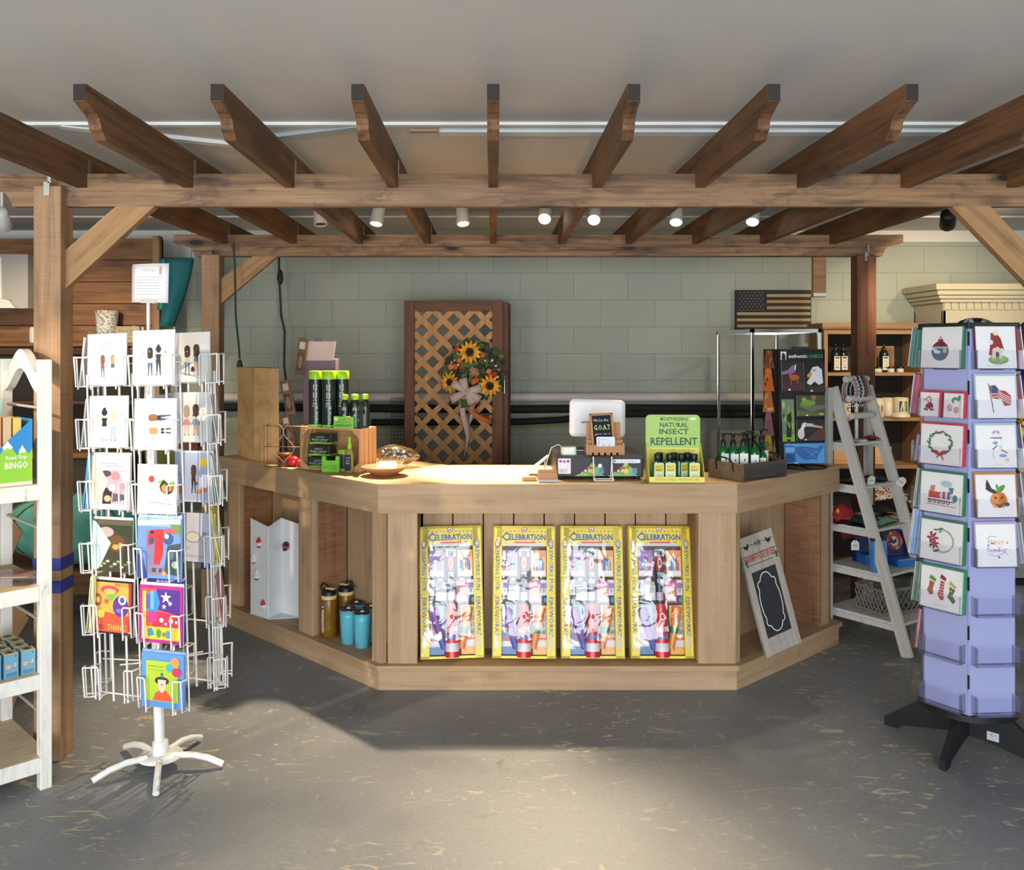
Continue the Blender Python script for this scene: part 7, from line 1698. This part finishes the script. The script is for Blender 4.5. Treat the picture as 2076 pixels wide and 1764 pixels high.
# ------------------------------------------------------------------ folding lattice screen with wreath
SY = 6.15; sx0, sx1 = PX(820, SY), PX(1019, SY); sz1 = PZ(610, SY)
ts = thing('lattice_screen', 'brown framed diagonal lattice folding screen behind the counter', 'screen', ((sx0 + sx1) / 2, SY, 0))
sw3 = (sx1 - sx0); fr_ = .072
def screen(par, M, w, h):
    f = MB()
    for x in (-w / 2, w / 2 - fr_): MB().box(x, x + fr_, -.02, .02, 0, h).build('stile', W_FRAME['Z'], par, M=M, bevel=.003)
    for z in (.0, h - fr_): MB().box(-w / 2 + fr_, w / 2 - fr_, -.02, .02, z, z + fr_).build('rail', W_FRAME['X'], par, M=M, bevel=.003)
    iw, ih = w / 2 - fr_ + .004, h
    mb = MB()
    def strip(c, sgn, yo):
        # centre line  x*sgn + z = c, clipped to the opening
        pts = []
        for x in (-iw, iw):
            z = c - sgn * x
            pts.append((x, z))
        (xa, za), (xb, zb) = pts
        lo, hi = fr_ - .004, h - fr_ + .004
        def clip(xa, za, xb, zb):
            t0, t1 = 0.0, 1.0; d = zb - za
            for b, s in ((lo, 1), (hi, -1)):
                if s * za < s * b and s * zb < s * b: return None
                if s * za < s * b: t0 = max(t0, (b - za) / d)
                if s * zb < s * b: t1 = min(t1, (b - za) / d)
            if t1 <= t0: return None
            return xa + (xb - xa) * t0, za + d * t0, xa + (xb - xa) * t1, za + d * t1
        k = clip(xa, za, xb, zb)
        if not k: return
        x0, z0, x1, z1 = k; L = math.hypot(x1 - x0, z1 - z0); a = math.atan2(z1 - z0, x1 - x0)
        mb.box(0, L, -.005, .005, -.019, .019, 0, Matrix.Translation((x0, yo, z0)) @ Matrix.Rotation(-a, 4, 'Y'))
    sp = .145
    for i in range(int((h + 2 * iw) / sp) + 2):
        strip(-iw + i * sp + .03, 1, -.004); strip(-iw + i * sp + .03, -1, .007)
    mb.build('lattice', W_LATT, par, M=M)
screen(ts, Matrix.Identity(4), sw3, sz1)
screen(ts, TR(sw3 / 2 + .030, .215, 0, R(86)), .38, sz1 - .005)
MB().lathe([(.006, 0), (.006, .12)], 10).build('hinge', M_STEEL, ts, loc=(sw3 / 2 + .012, -.022, 1.35))
wx, wz = PX(962, SY) - 0, PZ(752, SY)
wr = thing('sunflower_wreath', 'autumn wreath of sunflowers, berries and a plaid bow on the lattice screen', 'wreath', (wx, SY - .05, wz))
rr = random.Random(12)
def leafball(name, cols, n, r0, r1, ys, sz, seed):
    q = random.Random(seed); mb = MB()
    for i in range(n):
        a = q.uniform(0, 6.283); r = q.uniform(r0, r1); c = Vector((r * math.cos(a), q.uniform(*ys), r * math.sin(a)))
        t = Matrix.Translation(c) @ Matrix.Rotation(q.uniform(0, 6.28), 4, 'Y') @ Matrix.Rotation(q.uniform(-.8, .8), 4, 'X') @ Matrix.Rotation(q.uniform(-.7, .7), 4, 'Z')
        s = sz * q.uniform(.7, 1.3)
        mb.add([(0, 0, 0), (s * .45, -.006, s * .5), (0, 0, s * 1.15), (-s * .45, -.006, s * .5), (0, -.012, s * .5)], [(0, 1, 4), (1, 2, 4), (2, 3, 4), (3, 0, 4)], q.randrange(len(cols)), False, t)
    return mb.build(name, [mat(c, .7) for c in cols], wr)
leafball('foliage', ['#2f3d22', '#4a5a2a', '#3a4a30', '#5f6f38', '#28331f'], 260, .08, .19, (-.035, .03), .06, 1)
MB().tube([(.13 * math.cos(t), .01, .13 * math.sin(t)) for t in [2 * math.pi * i / 30 for i in range(30)]], .018, 8, closed=True).build('vine_ring', mat('#4a3522', .8), wr)
def sunflower(x, z, r, tilt=0):
    f = MB(); q = random.Random(int(x * 1000))
    for ring_, rad, k in ((0, 1.0, 13), (1, .82, 11)):
        for i in range(k):
            a = 2 * math.pi * (i + ring_ * .5) / k
            M = Matrix.Rotation(-a, 4, 'Y'); s = r * rad
            f.add([(s * .28, 0, -s * .09), (s * .65, -.014 - .004 * ring_, -s * .13), (s * 1.0, -.004, 0), (s * .65, -.014 - .004 * ring_, s * .13), (s * .28, 0, s * .09)], [(0, 1, 2, 3, 4)], i % 2, False, M)
    o = f.build('sunflower', [mat('#e9b02a', .6), mat('#d8921f', .6)], wr, M=TR(x, -.055, z, tilt))
    MB().ball((0, -.006, 0), r * .36, n=14, sq=(1, .35, 1)).ball((0, -.016, 0), r * .2, 1, n=12, sq=(1, .3, 1)).build('flower_centre', [mat('#4a2413', .9), mat('#1d100b', .9)], o)
sunflower(-.03, .13, .085); sunflower(-.165, -.075, .075, R(-25)); sunflower(.105, -.10, .082, R(10))
for i, (x, z, c) in enumerate(((-.10, .075, '#c8642a'), (-.13, .03, '#c05a28'), (-.085, .025, '#a5301f'), (-.16, .03, '#d07a3a'), (.10, .0, '#c4703a'), (.14, -.02, '#8f2f22'), (.11, -.03, '#a8401f'), (-.005, -.075, '#c96a2c'), (.0, -.10, '#7a1f1f'), (.015, -.06, '#b8552a'), (-.115, .15, '#b0402a'), (.06, .11, '#b85a30'), (-.15, -.11, '#d2783a'), (.075, -.14, '#c9806a'))):
    MB().ball((0, 0, 0), .022, n=10, sq=(1, .7, 1)).build('blossom', mat(c, .7), wr, loc=(x, -.045, z))
for i in range(22):
    a = rr.uniform(-.9, 1.5) if i < 16 else rr.uniform(2.3, 3.2); r = rr.uniform(.10, .18)
    MB().ball((0, 0, 0), rr.uniform(.007, .011), n=8).build('berry', mat(['#e3cfc4', '#d9b9b0', '#cfc7b0'][i % 3], .6), wr, loc=(r * math.cos(a), -.045, r * math.sin(a)))
g3 = G('plaid_ribbon'); tc = g3.new('ShaderNodeTexCoord'); ck_ = g3.new('ShaderNodeTexChecker'); ck_.inputs['Scale'].default_value = 46
g3.link(tc.outputs['Object'], ck_.inputs['Vector']); ck_.inputs[1].default_value = rgba('#8f8f90'); ck_.inputs[2].default_value = rgba('#b5622f')
M_PLAID = g3.done(g3.mix(.45, ck_.outputs['Color'], '#d3cfc8'), .7)
M_ORB = mat('#c05f26', .6); M_TUL = mat('#b9bac4', .6, alpha=.75)
def ribbon(name, pts, w, m, tw=0.0):
    rows = []
    for i, p in enumerate(pts):
        a = tw * i
        rows.append([(p[0] - w / 2 * math.cos(a), p[1] - .01 * math.sin(a), p[2] - w / 2 * math.sin(a)), (p[0], p[1] - .004, p[2]), (p[0] + w / 2 * math.cos(a), p[1] + .01 * math.sin(a), p[2] + w / 2 * math.sin(a))])
    MB().sheet(rows).build(name, m, wr, solid=.0015)
for k, (dx, dz) in enumerate(((-.10, .06), (.10, .02), (-.11, -.06), (.09, -.06), (-.03, .09), (.04, -.09))):
    N = 12; bx_, bz_ = -.05, -.135
    rows = []
    for i in range(N + 1):
        t = i / N; a = math.pi * 2 * t
        L = math.hypot(dx, dz); ux, uz = dx / L, dz / L; nx, nz = -uz, ux
        along = L * (.5 - .5 * math.cos(a))
        wd = .010 + .020 * math.sin(a / 2)
        c = Vector((bx_ + ux * along, -.085 - .030 * math.sin(a), bz_ + uz * along))
        rows.append([tuple(c + Vector((nx * wd * q, .006 * abs(q), nz * wd * q))) for q in (-1, 0, 1)])
    MB().sheet(rows).build('bow_loop', M_PLAID, wr, solid=.0015)
ribbon('ribbon_tail', [(-.06 - .02 * math.sin(i * .7), -.06, -.15 - .045 * i) for i in range(11)], .040, M_PLAID, .12)
ribbon('ribbon_tail', [(-.04 + .03 * math.sin(i * .5), -.055, -.17 - .035 * i) for i in range(8)], .038, M_TUL, .2)
ribbon('ribbon_tail', [(-.01, -.06, -.16), (.01, -.06, -.21), (-.02, -.06, -.27), (.02, -.06, -.30), (.07, -.06, -.325), (.12, -.05, -.345)], .032, M_ORB, .25)
MB().sheet([[(-.09, -.07, -.19), (-.05, -.075, -.19)], [(-.09, -.07, -.25), (-.02, -.075, -.24)]]).build('ribbon_end', mat('#3f5a30', .7), wr, solid=.0015)

# ------------------------------------------------------------------ plank display wall and goods on the far left
DY0 = 6.30; DXr = PX(325, DY0)
dw_ = thing('plank_display_wall', 'tall stained plank display wall in the far left corner', 'display wall', ((-4.4 + DXr) / 2, DY0, 0))
hwD = (DXr + 4.4) / 2
z = 1.672; k = 0
rr = random.Random(3)
while z < 2.44:
    h = min(.155, 2.45 - z)
    MB().box(-hwD, hwD - .05, 0, .03, z, z + h - .005).build('plank', W_PLANK, dw_, bevel=.002); z += .155
MB().box(hwD - .05, hwD, -.02, .05, 0, 2.46).build('end_post', W_PINE['Z'], dw_, bevel=.003)
MB().box(-hwD, -hwD + .05, -.02, .05, 0, 2.46).build('end_post', W_PINE['Z'], dw_, bevel=.003)
MB().box(-hwD, hwD, .03, .06, 1.64, 2.44).build('backing', mat('#4a3120', .8), dw_)
for z_ in (1.70,): MB().box(-hwD, hwD - .05, -.20, 0, z_ - .022, z_).build('shelf', W_PLANK, dw_, bevel=.002)
MB().box(-hwD + .05, hwD - .05, -.018, .03, 1.62, 1.668).build('lower_rail', W_PLANK, dw_, bevel=.002)
sbd = thing('low_sideboard', 'dark low sideboard with a plank top under the plank display wall', 'sideboard', ((-4.4 + DXr) / 2, 6.02, 0))
MB().box(-hwD + .1, hwD - .10, 0, .26, .0, .92).build('body', mat('#2e2722', .7), sbd)
MB().box(-hwD + .08, hwD - .08, -.02, .27, .92, .955).build('top_board', W_PLANK, sbd, bevel=.002)
MB().box(-hwD + .08, hwD - .10, .25, .268, .955, 1.615).build('back_panel', mat('#2c241e', .8), sbd)
MB().box(-hwD + .08, hwD - .10, .08, .25, 1.28, 1.30).build('shelf', mat('#4a3626', .7), sbd)
for q in range(3): MB().box(-hwD + .12 + q * .62, -hwD + .70 + q * .62, -.015, 0, .08, .86).build('door', mat('#3a3029', .7), sbd, bevel=.003)
SZL = 1.70
# second shelf is hidden behind the near post; the lower one carries the goods
cup = MB().lathe([(.055, 0), (.062, .004), (.078, .225), (.073, .225), (.058, .012), (.0001, .010)], 28).build('speckled_vase', None or G('speckle').m, loc=(PX(217, 6.2), 6.2, SZL + .001))
gs = G('speckled_glaze'); sp = gs.noise(gs.coords((1, 1, 1), False), 60, 3, .6)
cup.data.materials[0] = gs.done(gs.ramp(sp, [(.42, '#8a8782'), (.55, '#cfccc6')]), .5); tag(cup, 'speckled grey tapered vase on the plank shelf', 'vase')
sgn = MB().box(-.085, .085, 0, .03, 0, .115).build('word_block', wood('block_wood', '#8a7a62', '#b09c7c', '#c4b394', 'X'), loc=(PX(258, 6.17), 6.17, SZL + .001), bevel=.003); tag(sgn, 'pale wood block sign beside the speckled vase', 'sign')
art([('t', 'bless this', .5, .74, .7, .16, '#5d5140'), ('t', 'happy home', .5, .48, .76, .16, '#5d5140'), ('t', 'always', .5, .24, .5, .14, '#5d5140')], .17, .115, sgn, 'sign_print')
tl_ = MB().prism([(-.03, .0), (.05, 0), (.05, .11), (-.03, .12)], 0, .02, 'Y').build('tile_sign', mat('#c9c4b8', .6), loc=(PX(277, 6.2), 6.2, SZL + .001)); tag(tl_, 'small off-white tile standing next to the wood block sign', 'tile')
# teal fabric lantern / kite
kt_ = thing('teal_kite', 'teal fabric kite-shaped hanging decoration by the corner of the plank wall', 'decoration', (PX(352, 6.05), 6.05, PZ(662, 6.05)))
rows = []
for j in range(13):
    t = j / 12; zz = .46 * t; cx = -.02 + .11 * math.sin(t * 1.5) ; wdt = .10 + .10 * t
    rows.append([(cx - wdt * .75 + wdt * 1.0 * i / 8, -.05 * math.sin(math.pi * i / 8) - .02 * math.sin(3 * t), zz) for i in range(9)])
MB().sheet(rows).build('sail', mat('#1f6f74', .7), kt_, solid=.004)
MB().sheet([[(p[0][0] - .045, .02, p[0][2]), p[0]] for p in rows[3:]]).build('sail_edge', mat('#3a9a98', .6), kt_, solid=.004)
MB().tube([(.12, 0, .46), (.13, .0, .95)], .002, 5).build('hanging_string', mat('#3a3530', .7), kt_)
# grey carton unit and small objects on the left
gx = MB().box(-.16, .12, 0, .16, 0, .36).build('grey_carton', mat('#9a9590', .6), loc=(PX(22, 5.9), 5.9, 1.90)); 
hs = thing('storage_carton', 'grey carton with a torn white flap on its own wall bracket at far left', 'carton', (PX(20, 5.90), 5.90, PZ(626, 5.95)))
gx.parent = hs; gx.location = (0, 0, 0)
MB().box(-.17, -.05, -.012, 0, .06, .34).build('white_face', mat('#dcdad4', .5), hs)
MB().prism([(-.16, 0), (.06, 0), (.02, .05), (-.06, .07), (-.16, .075)], -.05, 0, 'Y').build('torn_flap', mat('#c9c6c0', .6), hs)
MB().box(-.12, .08, .16, .345, .06, .10).build('bracket', W_PINE['X'], hs)
wt = MB().lathe([(.03, 0), (.034, .02), (.034, .09), (.028, .11)], 16).build('white_pot', mat('#d6d2c8', .5), loc=(PX(70, 6.2), 6.2, SZL + .001)); tag(wt, 'small white pot on the plank shelf beside the near post', 'pot')
wt2 = MB().lathe([(.03, 0), (.034, .02), (.034, .07), (.028, .08)], 16).build('tan_pot', mat('#b08a5c', .5), loc=(PX(82, 6.2), 6.22, SZL + .001)); tag(wt2, 'small tan pot half hidden by the near post', 'pot')
# low bench with big teal lantern
bn = thing('low_bench', 'low pine bench under the big teal lantern', 'bench', (-2.72, 5.55, 0))
MB().box(-.62, .62, -.16, .20, .27, .31).build('seat', W_PLANK, bn, bevel=.003)
MB().box(-.60, .60, -.14, -.115, .16, .27).build('apron', W_PLANK, bn, bevel=.002)
for x in (-.58, .53):
    for y in (-.14, .13): MB().box(x, x + .05, y, y + .05, 0, .27).build('leg', W_PLANK, bn)
tp = thing('teal_lantern', 'large ribbed teal fabric lantern lying on the low bench', 'lantern', (-2.62, 5.58, .311))
gt_ = G('teal_cloth'); v_ = gt_.coords((1, 1, 1), False); n_ = gt_.noise(v_, 6, 4, .6)
M_TEALC = gt_.done(gt_.ramp(n_, [(.3, '#3f9186'), (.6, '#6bb9a6'), (.8, '#8fcdb4')]), .6)
rows = []
for j in range(15):
    t = math.pi * (j + .02) / 14.04
    rows.append([(.47 * math.cos(2 * math.pi * i / 24) * math.sin(t) * (1 - .03 * (i % 2)), .21 * math.sin(2 * math.pi * i / 24) * math.sin(t), .22 - .22 * math.cos(t)) for i in range(25)])
MB().sheet(rows).build('shade', M_TEALC, tp)
for i in range(0, 24, 3):
    a = 2 * math.pi * i / 24
    MB().tube([(.475 * math.cos(a) * math.sin(t), .215 * math.sin(a) * math.sin(t), .22 - .222 * math.cos(t)) for t in [math.pi * (j + .3) / 14.6 for j in range(15)]], .005, 6).build('rib', mat('#56683a', .7), tp)
# dark goods between post and counter, seen through the spinner
for i, (px, Y, w, h, d, c, nm, lb, zz) in enumerate(((225, 6.12, .30, .22, .16, '#3a2a20', 'dark_basket', 'dark wicker basket on the plank wall base behind the spinner', .956), (300, 6.12, .20, .30, .14, '#1f3d2a', 'green_box', 'dark green box on the plank wall base behind the spinner', .956), (375, 6.12, .18, .18, .14, '#6a3a22', 'brown_box', 'brown box on the plank wall base behind the spinner', .956))):
    o = MB().box(-w / 2, w / 2, 0, d, 0, h).build(nm, mat(c, .7), loc=(PX(px, Y) , Y, zz), bevel=.004); tag(o, lb, 'box' if 'box' in nm else 'basket')
